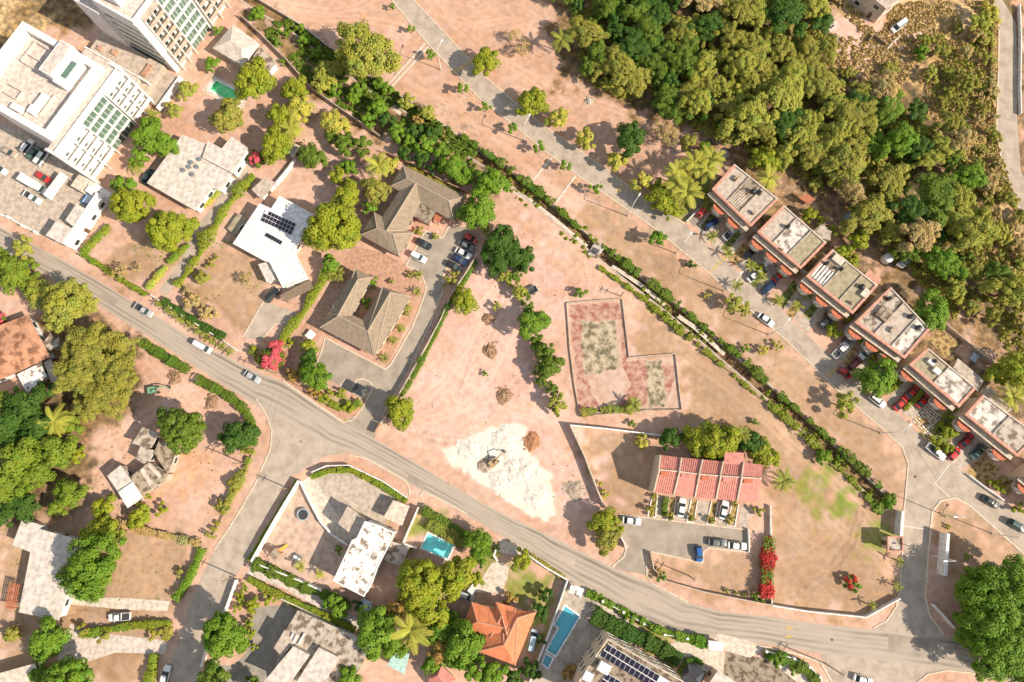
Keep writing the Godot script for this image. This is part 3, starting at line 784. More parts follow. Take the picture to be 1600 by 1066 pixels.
# a solid block given in a turned frame: o corner, ex and ez its axes
func frame_box(o: Node3D, at: Vector3, called: String, m: String, origin: Vector2, ex: Vector2, ez: Vector2, x0: float, x1: float, z0: float, z1: float, y0: float, y1: float, parent: Node3D = null) -> MeshInstance3D:
	var c := origin + ex * (x0 + x1) / 2 + ez * (z0 + z1) / 2
	var t := Transform3D(Basis(Vector3(ex.x, 0, ex.y) * (x1 - x0), Vector3.UP * (y1 - y0), Vector3(-ez.x, 0, -ez.y) * (z1 - z0)), Vector3(c.x, (y0 + y1) / 2, c.y) - at)
	return part(parent if parent else o, called, unit_box(), mats[m], parent.transform.affine_inverse() * t if parent else t)
func white_blocks() -> void:
	# the two white apartment blocks share one street grid
	var org := flat(plan(75, 217, 17.0))
	var eb := Vector2(cos(deg_to_rad(60)), -sin(deg_to_rad(60)))
	var ea := Vector2(cos(deg_to_rad(30)), sin(deg_to_rad(30)))
	var at := Vector3(org.x, 0, org.y)
	var o := thing("apartment_block", "white five storey apartment block with a parapet roof beside the parking ground", "building", at)
	frame_box(o, at, "wall", "white_wall", org, ea, eb, -24, 0, 0, 22, 0, 15.0)
	var roof := frame_box(o, at, "roof", "terrace_pink", org, ea, eb, -23.9, -0.1, 0.1, 21.9, 15.0, 15.1)
	for q in [[-24, 0, 0, 1.6], [-24, 0, 20.4, 22], [-1.8, 0, 1.6, 20.4], [-24, -22, 1.6, 20.4]]:
		frame_box(o, at, "parapet", "white_coat", org, ea, eb, q[0], q[1], q[2], q[3], 15.1, 17.3, roof)
	# stair head, plant room with green skylight, ducts and tanks on the roof
	frame_box(o, at, "stair_head", "white_coat", org, ea, eb, -11.1, -7.5, 13.2, 22.3, 15.1, 19.0, roof)
	frame_box(o, at, "stair_head_roof", "terrace_pink", org, ea, eb, -10.8, -7.8, 13.5, 22.0, 19.0, 19.05, roof)
	frame_box(o, at, "plant_room", "white_coat", org, ea, eb, -7.4, -4.6, 12.6, 21.9, 15.1, 17.9, roof)
	frame_box(o, at, "skylight", "glass_green", org, ea, eb, -6.4, -4.9, 14.6, 19.3, 17.9, 18.0, roof)
	for q in [[-19.6, -19.2, 13.5, 19.6], [-19.2, -13, 19.2, 19.6], [-19.2, -13.6, 15.6, 15.9], [-19.2, -13.6, 13.2, 13.5], [-18, -14, 6.8, 7.1], [-18, -14, 4.4, 4.7], [-14.2, -13.9, 4.7, 6.8], [-9.9, -9.6, 2, 7.6], [-6.8, -6.5, 4, 10]]:
		frame_box(o, at, "duct", "terrace_pink", org, ea, eb, q[0], q[1], q[2], q[3], 15.1, 15.9, roof)
	for q in [[-8.9, -7.6, 5.4, 9.2], [-9.4, -7.6, 3.2, 5.4], [-13.6, -10.8, 2.0, 3.6]]:
		frame_box(o, at, "water_tank", "white_coat", org, ea, eb, q[0], q[1], q[2], q[3], 15.1, 16.6, roof)
	# lower front range with stepped balconies either side of a glazed bay
	frame_box(o, at, "front_range", "white_wall", org, ea, eb, 0, 2.6, -2, 23.4, 0, 15.4)
	frame_box(o, at, "terrace", "terrace_pink", org, ea, eb, 0.02, 2.5, -1.9, 23.3, 15.4, 15.5)
	frame_box(o, at, "rail", "white_coat", org, ea, eb, 2.3, 2.6, -2, 23.4, 15.5, 16.1)
	glazed_bay(o, at, org, ea, eb, 2.6, 7.4, 16.0, 15.4, 5)
	balconies(o, at, org, ea, eb, 2.6, -2.0, 7.2, 15.4, 5, 1.9)
	balconies(o, at, org, ea, eb, 2.6, 16.4, 23.4, 15.4, 5, 1.9)
	frame_box(o, at, "end_wall", "white_coat", org, ea, eb, 0.4, 3.9, 23.4, 24.0, 0, 16.4)
	frame_box(o, at, "end_wall", "white_coat", org, ea, eb, 0.4, 3.9, -2.6, -2.0, 0, 16.4)
	# the taller block
	var t := thing("apartment_block", "tall white apartment block with grey balconies and green glazing above the garden pool", "building", at + Vector3(ea.x * -3 + eb.x * 44, 0, ea.y * -3 + eb.y * 44))
	var ta := t.position
	frame_box(t, ta, "wall", "white_wall", org, ea, eb, -9, 4.0, 34, 58, 0, 21.0)
	var tr := frame_box(t, ta, "roof", "terrace_pink", org, ea, eb, -8.9, 3.9, 34.1, 57.9, 21.0, 21.1)
	for q in [[-9, 4, 34, 34.6], [3.3, 4, 34.6, 58], [-9, -8.3, 34.6, 58]]:
		frame_box(t, ta, "parapet", "white_coat", org, ea, eb, q[0], q[1], q[2], q[3], 21.1, 22.0, tr)
	frame_box(t, ta, "stair_head", "white_coat", org, ea, eb, -6, -1.5, 36, 47, 21.1, 23.6, tr)
	frame_box(t, ta, "blank_wall", "white_coat", org, ea, eb, 4.0, 5.0, 33.6, 35.6, 9, 21.6)
	frame_box(t, ta, "side_range", "white_wall", org, ea, eb, -17, -9, 33, 58, 0, 17.5)
	frame_box(t, ta, "side_roof", "terrace_pink", org, ea, eb, -16.8, -9.0, 33.2, 58, 17.5, 17.6)
	for f in 6:
		frame_box(t, ta, "window_band", "glass_green", org, ea, eb, -8.0, 2.6, 33.9, 34, 3.0 * f + 1.2, 3.0 * f + 2.2)
	balconies(t, ta, org, ea, eb, 4.0, 35.8, 41.6, 21.0, 7, 1.5, "concrete", "concrete")
	glazed_bay(t, ta, org, ea, eb, 4.0, 42.0, 49.6, 21.0, 7)
	balconies(t, ta, org, ea, eb, 4.0, 50.2, 57.6, 21.0, 7, 1.5, "concrete", "concrete")
	# entrance podium and terraces between the blocks
	var p := thing("podium", "low grey podium deck with planters between the two white apartment blocks", "podium", at + Vector3(eb.x * 28, 0, eb.y * 28))
	var pa := p.position
	frame_box(p, pa, "deck", "concrete", org, ea, eb, -18, 2, 24.2, 33.2, 0, 3.2)
	frame_box(p, pa, "upper_terrace", "terrace_pink", org, ea, eb, -18, -0.5, 22.3, 26.6, 3.2, 4.4)
	frame_box(p, pa, "wall", "white_wall", org, ea, eb, -18, 2.4, 26.6, 27.0, 3.2, 4.9)
	frame_box(p, pa, "lower_deck", "deck_grey", org, ea, eb, 2, 6.4, 23.0, 32.8, 0, 1.2)
	frame_box(p, pa, "wall", "white_wall", org, ea, eb, 6.4, 6.9, 22.4, 33.2, 0, 2.2)
	for q in [[-1.4, 0.0, 28, 31.6], [-16, -14.8, 28.2, 29.4], [-12, -10.6, 29, 30.4]]:
		frame_box(p, pa, "planter", "brick_paving", org, ea, eb, q[0], q[1], q[2], q[3], 3.2, 3.9)
	# forecourt walls
	var f0 := thing("forecourt_wall", "long white wall with a slanting ramp under the five storey block", "wall", at)
	frame_box(f0, at, "wall", "white_wall", org, ea, eb, 3.9, 9.6, -8.6, -2.8, 0, 1.0)
	frame_box(f0, at, "ramp", "concrete_white", org, ea, eb, 0, 3.8, -6.6, -2.8, 0, 2.4)
func glazed_bay(o: Node3D, at: Vector3, org: Vector2, ea: Vector2, eb: Vector2, a: float, b0: float, b1: float, h: float, n: int) -> void:
	var st := h / n
	var w := (b1 - b0) / 2
	for f in n:
		frame_box(o, at, "floor_band", "frame_white", org, ea, eb, a, a + 0.5, b0, b1, st * (f + 1) - 0.45, st * (f + 1))
		for k in 2:
			frame_box(o, at, "pane", "glass_green", org, ea, eb, a, a + 0.12, b0 + w * k + 0.2, b0 + w * (k + 1) - 0.2, st * f + 0.02, st * (f + 1) - 0.47)
			for s in 2:
				var c := b0 + w * k + 0.2 + (w - 0.4) * (s + 1) / 3.0
				frame_box(o, at, "mullion", "frame_white", org, ea, eb, a + 0.12, a + 0.2, c - 0.05, c + 0.05, st * f + 0.02, st * (f + 1) - 0.47)
	for k in 3:
		frame_box(o, at, "pier", "frame_white", org, ea, eb, a, a + 0.62, b0 + w * k - 0.19, b0 + w * k + 0.19, 0, h + 0.3)
func balconies(o: Node3D, at: Vector3, org: Vector2, ea: Vector2, eb: Vector2, a: float, b0: float, b1: float, h: float, n: int, deep: float, m := "white_coat", slab := "white_coat") -> void:
	var st := h / n
	var w := (b1 - b0) / 2
	for f in range(1, n + 1):
		var s := frame_box(o, at, "balcony", slab, org, ea, eb, a, a + deep, b0, b1, st * f - 0.3, st * f)
		if f < n:
			frame_box(o, at, "balustrade", m, org, ea, eb, a + deep - 0.12, a + deep - 0.01, b0 + 0.05, b1 - 0.05, st * f, st * f + 0.9)
			for k in 2:
				frame_box(o, at, "door", "glass", org, ea, eb, a, a + 0.06, b0 + w * k + 0.9, b0 + w * k + 1.9, st * f + 0.01, st * f + 2.1)
		for k in 3:
			frame_box(o, at, "fin", "frame_white", org, ea, eb, a, a + deep + 0.1, b0 + w * k - 0.1, b0 + w * k + 0.1, st * (f - 1) + 0.001, st * f - 0.301)
func townhouse(label: String, a: Array, roofs: Array, splits: Array, opt := {}) -> void:
	# corners: back-north, back-east, front-south, front-west
	var h := 7.0
	var p := path(a, h)
	var at := middle(p)
	var o := thing("townhouse", label, "townhouse", at, 0.0, "salmon trimmed townhouses along the hill road")
	var b := Build.new()
	b.prism(inset(p, 0.35), 0.0, h - 0.3, false)
	part(o, "wall", b.done(at), mats.cream_wall)
	b = Build.new()
	b.prism(p, h - 0.3, h - 0.12, false, true)
	part(o, "cornice", b.done(at), mats.salmon)
	# roof decks side by side along the front
	var s := [0.0] + splits + [1.0]
	for k in roofs.size():
		var q := PackedVector2Array([p[3].lerp(p[2], s[k]), p[3].lerp(p[2], s[k + 1]), p[0].lerp(p[1], s[k + 1]), p[0].lerp(p[1], s[k])])
		b = Build.new()
		b.prism(q, h - 0.12, h - 0.02 + 0.05 * (k % 2), true)
		var deck := part(o, "roof_deck", b.done(at), mats[roofs[k]])
		if k > 0:
			b = Build.new()
			b.ribbon(PackedVector2Array([q[0].lerp(q[3], 0.05), q[3].lerp(q[0], 0.04)]), -0.13, 0.13, h - 0.02, h + 0.35)
			part(o, "party_wall", b.done(at), mats.concrete)
	b = Build.new()
	b.ribbon(PackedVector2Array([p[0], p[3], p[2], p[1]]), 0.02, -0.62 if not Geometry2D.is_polygon_clockwise(p) else 0.62, h - 0.11, h + 0.28)
	part(o, "parapet", b.done(at), mats.salmon)
	b = Build.new()
	b.ribbon(PackedVector2Array([p[1], p[0]]), 0.0, 0.28 * (1.0 if Geometry2D.is_polygon_clockwise(p) else -1.0), h - 0.11, h + 0.34)
	part(o, "rear_parapet", b.done(at), mats.concrete_white)
	# the front: hooded balconies in deep salmon over a pale ledge
	var e := (p[2] - p[3])
	var out := Vector2(-e.y, e.x).normalized()
	if out.dot(p[3] - p[0]) < 0.0: out = -out
	var turn := atan2(-e.y, e.x)
	b = Build.new()
	b.ribbon(PackedVector2Array([p[3] + out * 0.5, p[2] + out * 0.5]), -0.55, 0.55, h - 1.5, h - 1.25)
	part(o, "ledge", b.done(at), mats.cream_wall)
	for f in opt.get("balconies", [0.16, 0.5, 0.84]):
		var c: Vector2 = p[3] + e * f
		var hood := Build.new()
		var arc := PackedVector2Array()
		for k in 11:
			var g := PI * k / 10.0
			arc.append(c + e.normalized() * cos(g) * 1.85 + out * (1.25 + sin(g) * 1.15))
		arc.append(c - e.normalized() * 1.75 + out * 0.2); arc.append(c + e.normalized() * 1.75 + out * 0.2)
		hood.prism(arc, h - 2.2, h - 1.9, true, true)
		var hd := part(o, "hood", hood.done(at), mats.salmon_deep)
		hood = Build.new()
		hood.prism(arc, 2.9, 3.1, true, true)
		var bal := part(o, "balcony", hood.done(at), mats.cream_wall)
		part(bal, "balustrade", unit_box(), mats.white_wall, placed(Vector3(c.x + out.x * 1.9, 3.55, c.y + out.y * 1.9) - at, turn, Vector3(2.2, 0.9, 0.12)))
		part(o, "window", unit_box(), mats.glass, placed(Vector3(c.x - out.x * 0.36, 4.2, c.y - out.y * 0.36) - at, turn, Vector3(1.8, 2.0, 0.14)))
		part(o, "door", unit_box(), mats.door_brown, placed(Vector3(c.x - out.x * 0.36, 1.1, c.y - out.y * 0.36) - at, turn, Vector3(1.6, 2.2, 0.14)))
	for q in opt.get("tanks", []):
		var c: Vector2 = p[3].lerp(p[2], q[0]).lerp(p[0].lerp(p[1], q[0]), q[1])
		roof_tank(o, Vector3(c.x, h - 0.02, c.y) - at, q[2])
	for q in opt.get("units", []):
		var c: Vector2 = p[3].lerp(p[2], q[0]).lerp(p[0].lerp(p[1], q[0]), q[1])
		part(o, "roof_box", unit_box(), mats[q[4]], placed(Vector3(c.x, h + 0.35, c.y) - at, turn, Vector3(q[2], 0.9, q[3])))
	if opt.has("strips"):
		for k in opt.strips[2]:
			var c: Vector2 = p[3].lerp(p[2], opt.strips[0] + opt.strips[1] * k).lerp(p[0].lerp(p[1], opt.strips[0] + opt.strips[1] * k), 0.32)
			part(o, "membrane_strip", unit_box(), mats[opt.strips[3]], placed(Vector3(c.x, h + 0.05, c.y) - at, turn, Vector3(0.42, 0.06, 4.4)))
func roof_tank(o: Node3D, at: Vector3, r: float) -> void:
	if not made.has("tank"):
		var b := Build.new()
		b.tube(Vector3.ZERO, Vector3(0, 1.3, 0), 1.0, 0.96, 14)
		b.tube(Vector3(0, 1.3, 0), Vector3(0, 1.55, 0), 0.9, 0.35, 14)
		made.tank = b.done()
		b = Build.new()
		b.tube(Vector3(0, 1.55, 0), Vector3(0, 1.65, 0), 0.3, 0.3, 10)
		made.tank_lid = b.done()
	var t := part(o, "water_tank", made.tank, mats.tank_black, Transform3D(Basis().scaled(Vector3(r, 0.85, r)), at))
	part(t, "lid", made.tank_lid, mats.tank_black)
func terrace_row() -> void:
	var rear := [1031, 711, 1064, 715, 1097, 718, 1129, 721, 1161, 722, 1193, 727]
	var ridge := [1029, 734, 1061, 737, 1092, 741, 1125, 744, 1158, 746, 1191, 748]
	var front := [1021, 769, 1052, 773, 1085, 777, 1118, 780, 1151, 783, 1183, 784]
	var notes := ["at the gabled end beside the dry yard", "second from the gabled end, worn pale front roof", "in the middle of the row", "with a raised rear room, fourth from the gabled end", "at the far end of the row with a smooth plain roof"]
	for k in 5:
		var f0 := flat(plan(front[k * 2], front[k * 2 + 1], 5.6)); var f1 := flat(plan(front[k * 2 + 2], front[k * 2 + 3], 5.6))
		var r0 := flat(plan(ridge[k * 2], ridge[k * 2 + 1], 7.6)); var r1 := flat(plan(ridge[k * 2 + 2], ridge[k * 2 + 3], 7.6))
		var b0 := flat(plan(rear[k * 2], rear[k * 2 + 1], 5.9)); var b1 := flat(plan(rear[k * 2 + 2], rear[k * 2 + 3], 5.9))
		# keep neighbours a hand apart
		var g := 0.02
		var foot := PackedVector2Array([f0.lerp(f1, g), f1.lerp(f0, g), b1.lerp(b0, g), b0.lerp(b1, g)])
		var at := middle(foot)
		var o := thing("terraced_house", "red roofed terraced house " + notes[k], "terraced house", at, 0.0, "red roofed terraced houses")
		var b := Build.new()
		b.prism(inset(foot, 0.25), 0.0, 5.4, false)
		part(o, "wall", b.done(at), mats.cream_wall)
		var up := func(q: Vector2, y: float) -> Vector3: return Vector3(q.x, y, q.y)
		var ra := r0.lerp(r1, g); var rb := r1.lerp(r0, g)
		for side in 2:
			var ea := foot[0] if side == 0 else foot[3]
			var eb := foot[1] if side == 0 else foot[2]
			var he := 5.6 if side == 0 else 5.9
			var hr := 7.6 if side == 0 else 7.35
			b = Build.new()
			b.quad(up.call(ea, he), up.call(eb, he), up.call(rb, hr), up.call(ra, hr), Vector3.UP)
			b.quad(up.call(ea, he - 0.2), up.call(eb, he - 0.2), up.call(eb, he), up.call(ea, he), up.call(ea - ra, 0))
			b.quad(up.call(ea, he - 0.2), up.call(eb, he - 0.2), up.call(rb, hr - 0.2), up.call(ra, hr - 0.2), Vector3.DOWN)
			b.quad(up.call(ra, hr - 0.4), up.call(rb, hr - 0.4), up.call(rb, hr), up.call(ra, hr), up.call(ra - ea, 0))
			b.quad(up.call(ea, he - 0.2), up.call(ra, hr - 0.4), up.call(ra, hr), up.call(ea, he), up.call(ea - eb, 0))
			b.quad(up.call(eb, he - 0.2), up.call(rb, hr - 0.4), up.call(rb, hr), up.call(eb, he), up.call(eb - ea, 0))
			var slope := part(o, "roof_slope", b.done(at), mats.sheet_red)
			if k != 4 and not (k == 1 and side == 0):
				b = Build.new()
				for j in range(1, 9):
					var q: float = j / 9.0
					b.tube(up.call(ea.lerp(eb, q), he + 0.02), up.call(ra.lerp(rb, q), hr + 0.02), 0.07, 0.07, 4)
				part(slope, "seam", b.done(at), mats.sheet_red).set_meta("kind", "stuff")
		# parapet wall that rides over the roof on the left side of each house
		b = Build.new()
		for q in [[foot[0], 5.55, ra, 7.75], [ra, 7.5, foot[3], 6.05]]:
			var d: Vector2 = (q[2] - q[0]).normalized()
			var s := Vector2(-d.y, d.x) * 0.16
			var inn: Vector2 = (eb_side(foot, q[0]) - q[0]).normalized() * 0.02
			b.quad(up.call(q[0] + s, q[1] + 0.35), up.call(q[2] + s, q[3] + 0.35), up.call(q[2] - s, q[3] + 0.35), up.call(q[0] - s, q[1] + 0.35), Vector3.UP)
			b.quad(up.call(q[0] + s, 0.0), up.call(q[2] + s, 0.0), up.call(q[2] + s, q[3] + 0.35), up.call(q[0] + s, q[1] + 0.35), up.call(s, 0.0))
			b.quad(up.call(q[0] - s, 0.0), up.call(q[2] - s, 0.0), up.call(q[2] - s, q[3] + 0.35), up.call(q[0] - s, q[1] + 0.35), up.call(-s, 0.0))
			b.quad(up.call(q[0] - s, 0.0), up.call(q[0] + s, 0.0), up.call(q[0] + s, q[1] + 0.35), up.call(q[0] - s, q[1] + 0.35), up.call(q[0] - q[2], 0.0))
		part(o, "party_wall", b.done(at), mats.cream_wall)
		# dormer box at the ridge
		var rm := ra.lerp(rb, 0.35).lerp(foot[0].lerp(foot[1], 0.35), 0.14)
		var turn := atan2(-(f1 - f0).y, (f1 - f0).x)
		part(o, "ridge_box", unit_box(), mats.salmon_deep if k % 2 == 0 else mats.sheet_red, placed(Vector3(rm.x, 7.3, rm.y) - at, turn, Vector3(1.9, 0.5, 0.9)))
		b = Build.new()
		b.ribbon(PackedVector2Array([ra, rb]), -0.14, 0.14, 7.3, 7.72)
		part(o, "ridge_cap", b.done(at), mats.cream_wall)
		if k == 3:
			var c := foot[3].lerp(foot[2], 0.5) + (foot[3] - ra).normalized() * 0.8
			part(o, "rear_room", unit_box(), mats.sheet_red, placed(Vector3(c.x, 3.1, c.y) - at, turn, Vector3(4.6, 6.2, 3.0)))
		for w in [0.28, 0.72]:
			var c := foot[0].lerp(foot[1], w) + (f0 - r0).normalized() * -0.22
			part(o, "window", unit_box(), mats.glass, placed(Vector3(c.x, 4.1, c.y) - at, turn, Vector3(1.3, 1.2, 0.12)))
			part(o, "door", unit_box(), mats.door_brown, placed(Vector3(c.x, 1.1, c.y) - at, turn, Vector3(1.1, 2.1, 0.12)))
func eb_side(foot: PackedVector2Array, q: Vector2) -> Vector2:
	return foot[1] if q == foot[0] else foot[2]
func solar(label: String, a: Array, y: float, nx: int, ny: int, skip := []) -> void:
	var p := path(a, y + 0.35)
	var at := middle(p) + Vector3(0, y, 0)
	var o := thing("solar_array", label, "solar panels", at)
	var b := Build.new()
	b.prism(p, y, y + 0.22)
	part(o, "rack", b.done(at), mats.solar_rack)
	var e := (p[1] - p[0]) / nx
	var f := (p[3] - p[0]) / ny
	for i in nx:
		for j in ny:
			if [i, j] in skip: continue
			var c := p[0] + e * (i + 0.5) + f * (j + 0.5)
			part(o, "panel", unit_box(), mats.solar, placed(Vector3(c.x, y + 0.25, c.y) - at, atan2(-e.y, e.x), Vector3(e.length() * 0.86, 0.1, f.length() * 0.86)))
func canopy(called: String, label: String, a: Array, h: float, m: String, category := "canopy") -> Node3D:
	var p := path(a, h)
	var at := middle(p)
	var o := thing(called, label, category, at)
	var b := Build.new()
	b.prism(p, h - 0.14, h, true, true)
	part(o, "roof", b.done(at), mats[m])
	for q in inset(p, 0.25):
		b = Build.new()
		b.tube(Vector3(q.x, 0, q.y), Vector3(q.x, h - 0.14, q.y), 0.08, 0.08)
		part(o, "post", b.done(at), mats.metal_white)
	return o
func pergola(label: String, a: Array, h: float, n: int, m: String) -> void:
	var p := path(a, h)
	var at := middle(p)
	var o := thing("pergola", label, "pergola", at)
	for k in n:
		var s := (k + 0.5) / n
		var b := Build.new()
		b.ribbon(PackedVector2Array([p[0].lerp(p[3], s), p[1].lerp(p[2], s)]), -0.07, 0.07, h - 0.16, h)
		part(o, "slat", b.done(at), mats[m])
	for k in 4:
		var b := Build.new()
		b.ribbon(PackedVector2Array([p[0].lerp(p[1], (k + 0.2) / 3.4), p[3].lerp(p[2], (k + 0.2) / 3.4)]), -0.09, 0.09, h - 0.42, h - 0.2)
		part(o, "beam", b.done(at), mats[m])
	for q in inset(p, 0.3):
		var b := Build.new()
		b.tube(Vector3(q.x, 0, q.y), Vector3(q.x, h - 0.42, q.y), 0.1, 0.1)
		part(o, "post", b.done(at), mats[m])
func wall(label: String, a: Array, h: float, w: float, m: String, called := "garden_wall", opt := {}) -> void:
	var p := path(a)
	var at := middle(p)
	var b := Build.new()
	b.ribbon(p, -w / 2, w / 2, 0.0, h)
	if not opt.has("posts"):
		solo(called, b.done(at), mats[m], at, label, "wall")
		return
	var o := thing(called, label, "wall", at)
	part(o, "wall", b.done(at), mats[m])
	for q in p:
		part(o, "pier", unit_box(), mats.white_wall, placed(Vector3(q.x, (h + 0.35) / 2, q.y) - at, 0.5, Vector3(0.55, h + 0.35, 0.55)))

# ---------------------------------------------------------------- plants
class Leaves:
	var v := PackedVector3Array()
	var n := PackedVector3Array()
	var c := PackedColorArray()
	var ix := PackedInt32Array()
	func leaf(p: Vector3, out: Vector3, size: float, tint: Color, r: RandomNumberGenerator) -> void:
		var k := (out + Vector3(r.randf_range(-0.7, 0.7), r.randf_range(-0.35, 0.8), r.randf_range(-0.7, 0.7))).normalized()
		var s := k.cross(Vector3(r.randf_range(-1, 1), r.randf_range(-1, 1), r.randf_range(-1, 1)))
		if s.length_squared() < 1e-4: s = k.cross(Vector3(0.3, 1, 0.2))
		s = s.normalized() * size * 0.5
		var q := k.cross(s).normalized() * size * r.randf_range(0.55, 0.95)
		var at := v.size()
		# a spray of leaves: a kite bent along its middle
		v.append(p - q); v.append(p + s - k * size * 0.12); v.append(p + q); v.append(p - s - k * size * 0.12)
		var nn := (k * 0.95 + out * 0.25).normalized()
		n.append(nn); n.append((nn + s.normalized() * 0.35).normalized()); n.append(nn); n.append((nn - s.normalized() * 0.35).normalized())
		for j in 4: c.append(tint)
		ix.append(at); ix.append(at + 2); ix.append(at + 1); ix.append(at); ix.append(at + 3); ix.append(at + 2)
	func done() -> ArrayMesh:
		var s := []
		s.resize(Mesh.ARRAY_MAX)
		s[Mesh.ARRAY_VERTEX] = v; s[Mesh.ARRAY_NORMAL] = n; s[Mesh.ARRAY_COLOR] = c; s[Mesh.ARRAY_INDEX] = ix
		var m := ArrayMesh.new()
		m.add_surface_from_arrays(Mesh.PRIMITIVE_TRIANGLES, s)
		return m
# a crown of leaf sprays set on rounded clumps; style 0 dense dome, 1 open and feathery, 2 almost bare
func crown(style: int, size: int, variant: int) -> Mesh:
	var key := "crown%d_%d_%d" % [style, size, variant]
	if made.has(key):
		return made[key]
	var r := RandomNumberGenerator.new()
	r.seed = hash(key)
	var rad: float = [1.2, 2.2, 3.8, 6.2][size]
	var clumps: int = [[7, 15, 34, 74], [9, 20, 46, 100], [8, 16, 34, 70], [10, 24, 56, 118]][style][size]
	var per: int = [[75, 115, 150, 170], [80, 110, 135, 150], [26, 30, 34, 36], [90, 125, 150, 165]][style][size]
	var leafy: float = [0.34, 0.26, 0.24, 0.25][style] * [0.7, 0.9, 1.0, 1.12][size]
	var tall: float = [0.8, 0.55, 0.6, 0.5][style]
	var l := Leaves.new()
	for k in clumps:
		var f := (k + 0.5) / clumps
		var el := asin(1.0 - f * 1.35) if style != 1 else asin(clampf(1.0 - f * 1.2, -1, 1))
		var az := k * 2.39996 + r.randf_range(-0.5, 0.5)
		var lobed := 1.0 + 0.2 * sin(az * 2.0 + variant * 2.1) + 0.14 * sin(az * 3.0 + variant) + r.randf_range(-0.08, 0.1)
		var d := Vector3(cos(az) * cos(el), sin(el), sin(az) * cos(el))
		var reach := r.randf_range(0.62, 0.9) if k % 5 else r.randf_range(0.25, 0.6)
		var cr: float = rad * r.randf_range(0.22, 0.37) * (1.0 if size < 3 else 0.72) * (0.92 if style != 1 else 0.8)
		var c := Vector3(d.x * rad * reach * lobed, d.y * rad * tall * reach, d.z * rad * reach * lobed)
		if style == 3:
			# a ragged canopy: clumps at uneven heights over an uneven patch
			var f2 := sqrt((k + 0.5) / clumps)
			var edge := 1.0 + 0.28 * sin(az * 2.0 + variant) + 0.2 * sin(az * 5.0 + variant * 3.0)
			c = Vector3(cos(az) * f2 * rad * edge * 0.9, rad * (0.42 * (1.0 - f2 * f2) + r.randf_range(-0.26, 0.2)), sin(az) * f2 * rad * edge * 0.9)
			cr = rad * r.randf_range(0.13, 0.27) * [1.25, 1.1, 1.0, 0.85][size]
			d = Vector3(d.x * 0.3, 1.0, d.z * 0.3)
		# each clump's own leaf colour, drawn by chance: some fresher green, some yellower
		var young := r.randf()
		var tone := Color(lerpf(0.78, 1.22, young), lerpf(0.92, 1.08, young), r.randf_range(0.75, 1.25))
		for j in per:
			var o := Vector3(r.randfn(), r.randfn() + 0.5, r.randfn()).normalized()
			var p := c + Vector3(o.x, o.y * 0.8, o.z) * cr * (0.62 + 0.5 * sqrt(r.randf()) if style == 0 else 0.3 + 0.85 * sqrt(r.randf()))
			# leaf by leaf, by chance and not by where it sits
			l.leaf(p, (o + d * 0.4).normalized(), leafy * r.randf_range(0.7, 1.35), Color(tone.r * r.randf_range(0.8, 1.2), tone.g * r.randf_range(0.88, 1.12), tone.b), r)
	made[key] = l.done()
	return made[key]
func trunk(size: int, bare := false) -> Mesh:
	var key := "trunk%d%s" % [size, bare]
	if made.has(key):
		return made[key]
	var r := RandomNumberGenerator.new()
	r.seed = hash(key)
	var rad: float = [1.2, 2.2, 3.8, 6.2][size]
	var h := rad * 1.05
	var b := Build.new()
	b.tube(Vector3(0, -0.15, 0), Vector3(0.06 * rad, h * 0.55, 0.03 * rad), rad * 0.075, rad * 0.05, 6)
	for k in (11 if bare else 6):
		var a := k * 2.4 + r.randf() * 0.5
		var e := Vector3(cos(a) * rad * r.randf_range(0.4, 0.8), h * r.randf_range(0.9, 1.35), sin(a) * rad * r.randf_range(0.4, 0.8))
		var s := Vector3(0.06 * rad, h * r.randf_range(0.4, 0.55), 0.03 * rad)
		b.tube(s, e, rad * 0.035, rad * 0.012, 4)
		if bare:
			for j in 3:
				b.tube(s.lerp(e, 0.5 + 0.15 * j), e + Vector3(r.randf_range(-1, 1), r.randf_range(0, 0.6), r.randf_range(-1, 1)) * rad * 0.35, rad * 0.014, rad * 0.005, 3)
	made[key] = b.done()
	return made[key]
# (u, v) is the middle of the crown on the plate, r its half width in metres
func tree(called: String, label: String, group: String, u: float, v: float, r: float, leaf: String, style := 0, lift := 1.0, category := "tree") -> Node3D:
	var size := 0
	for k in 4:
		if absf(r - [1.2, 2.2, 3.8, 6.2][k]) < absf(r - [1.2, 2.2, 3.8, 6.2][size]): size = k
	var s: float = r / [1.2, 2.2, 3.8, 6.2][size]
	var mid: float = r * 1.15 * lift
	var at := plan(u, v, mid)
	at.y = 0
	var o := thing(called, label, category, at, rng.randf() * TAU, group)
	var k := s * lift
	part(o, "trunk", trunk(size, style == 2), mats.bark, Transform3D(Basis().scaled(Vector3(s, k, s)), Vector3.ZERO))
	part(o, "crown", crown(style, size, rng.randi() % (3 if size < 3 else 2)), mats[leaf], Transform3D(Basis().scaled(Vector3(s, s, s)), Vector3(0, mid, 0)))
	if leaf == "leaf_red" or leaf == "leaf_pink":
		part(o, "green_leaves", crown(1, size, 1), mats.leaf_mid, Transform3D(Basis(Vector3.UP, 1.3).scaled(Vector3(s, s, s) * 1.04), Vector3(0, mid, 0)))
	return o
func trees(called: String, label: String, group: String, leaf: String, style: int, list: Array, lift := 1.0, category := "tree") -> void:
	for j in range(0, list.size(), 3):
		tree(called, label, group if list.size() > 3 else "", list[j], list[j + 1], list[j + 2] * 0.165, leaf, style, lift, category)
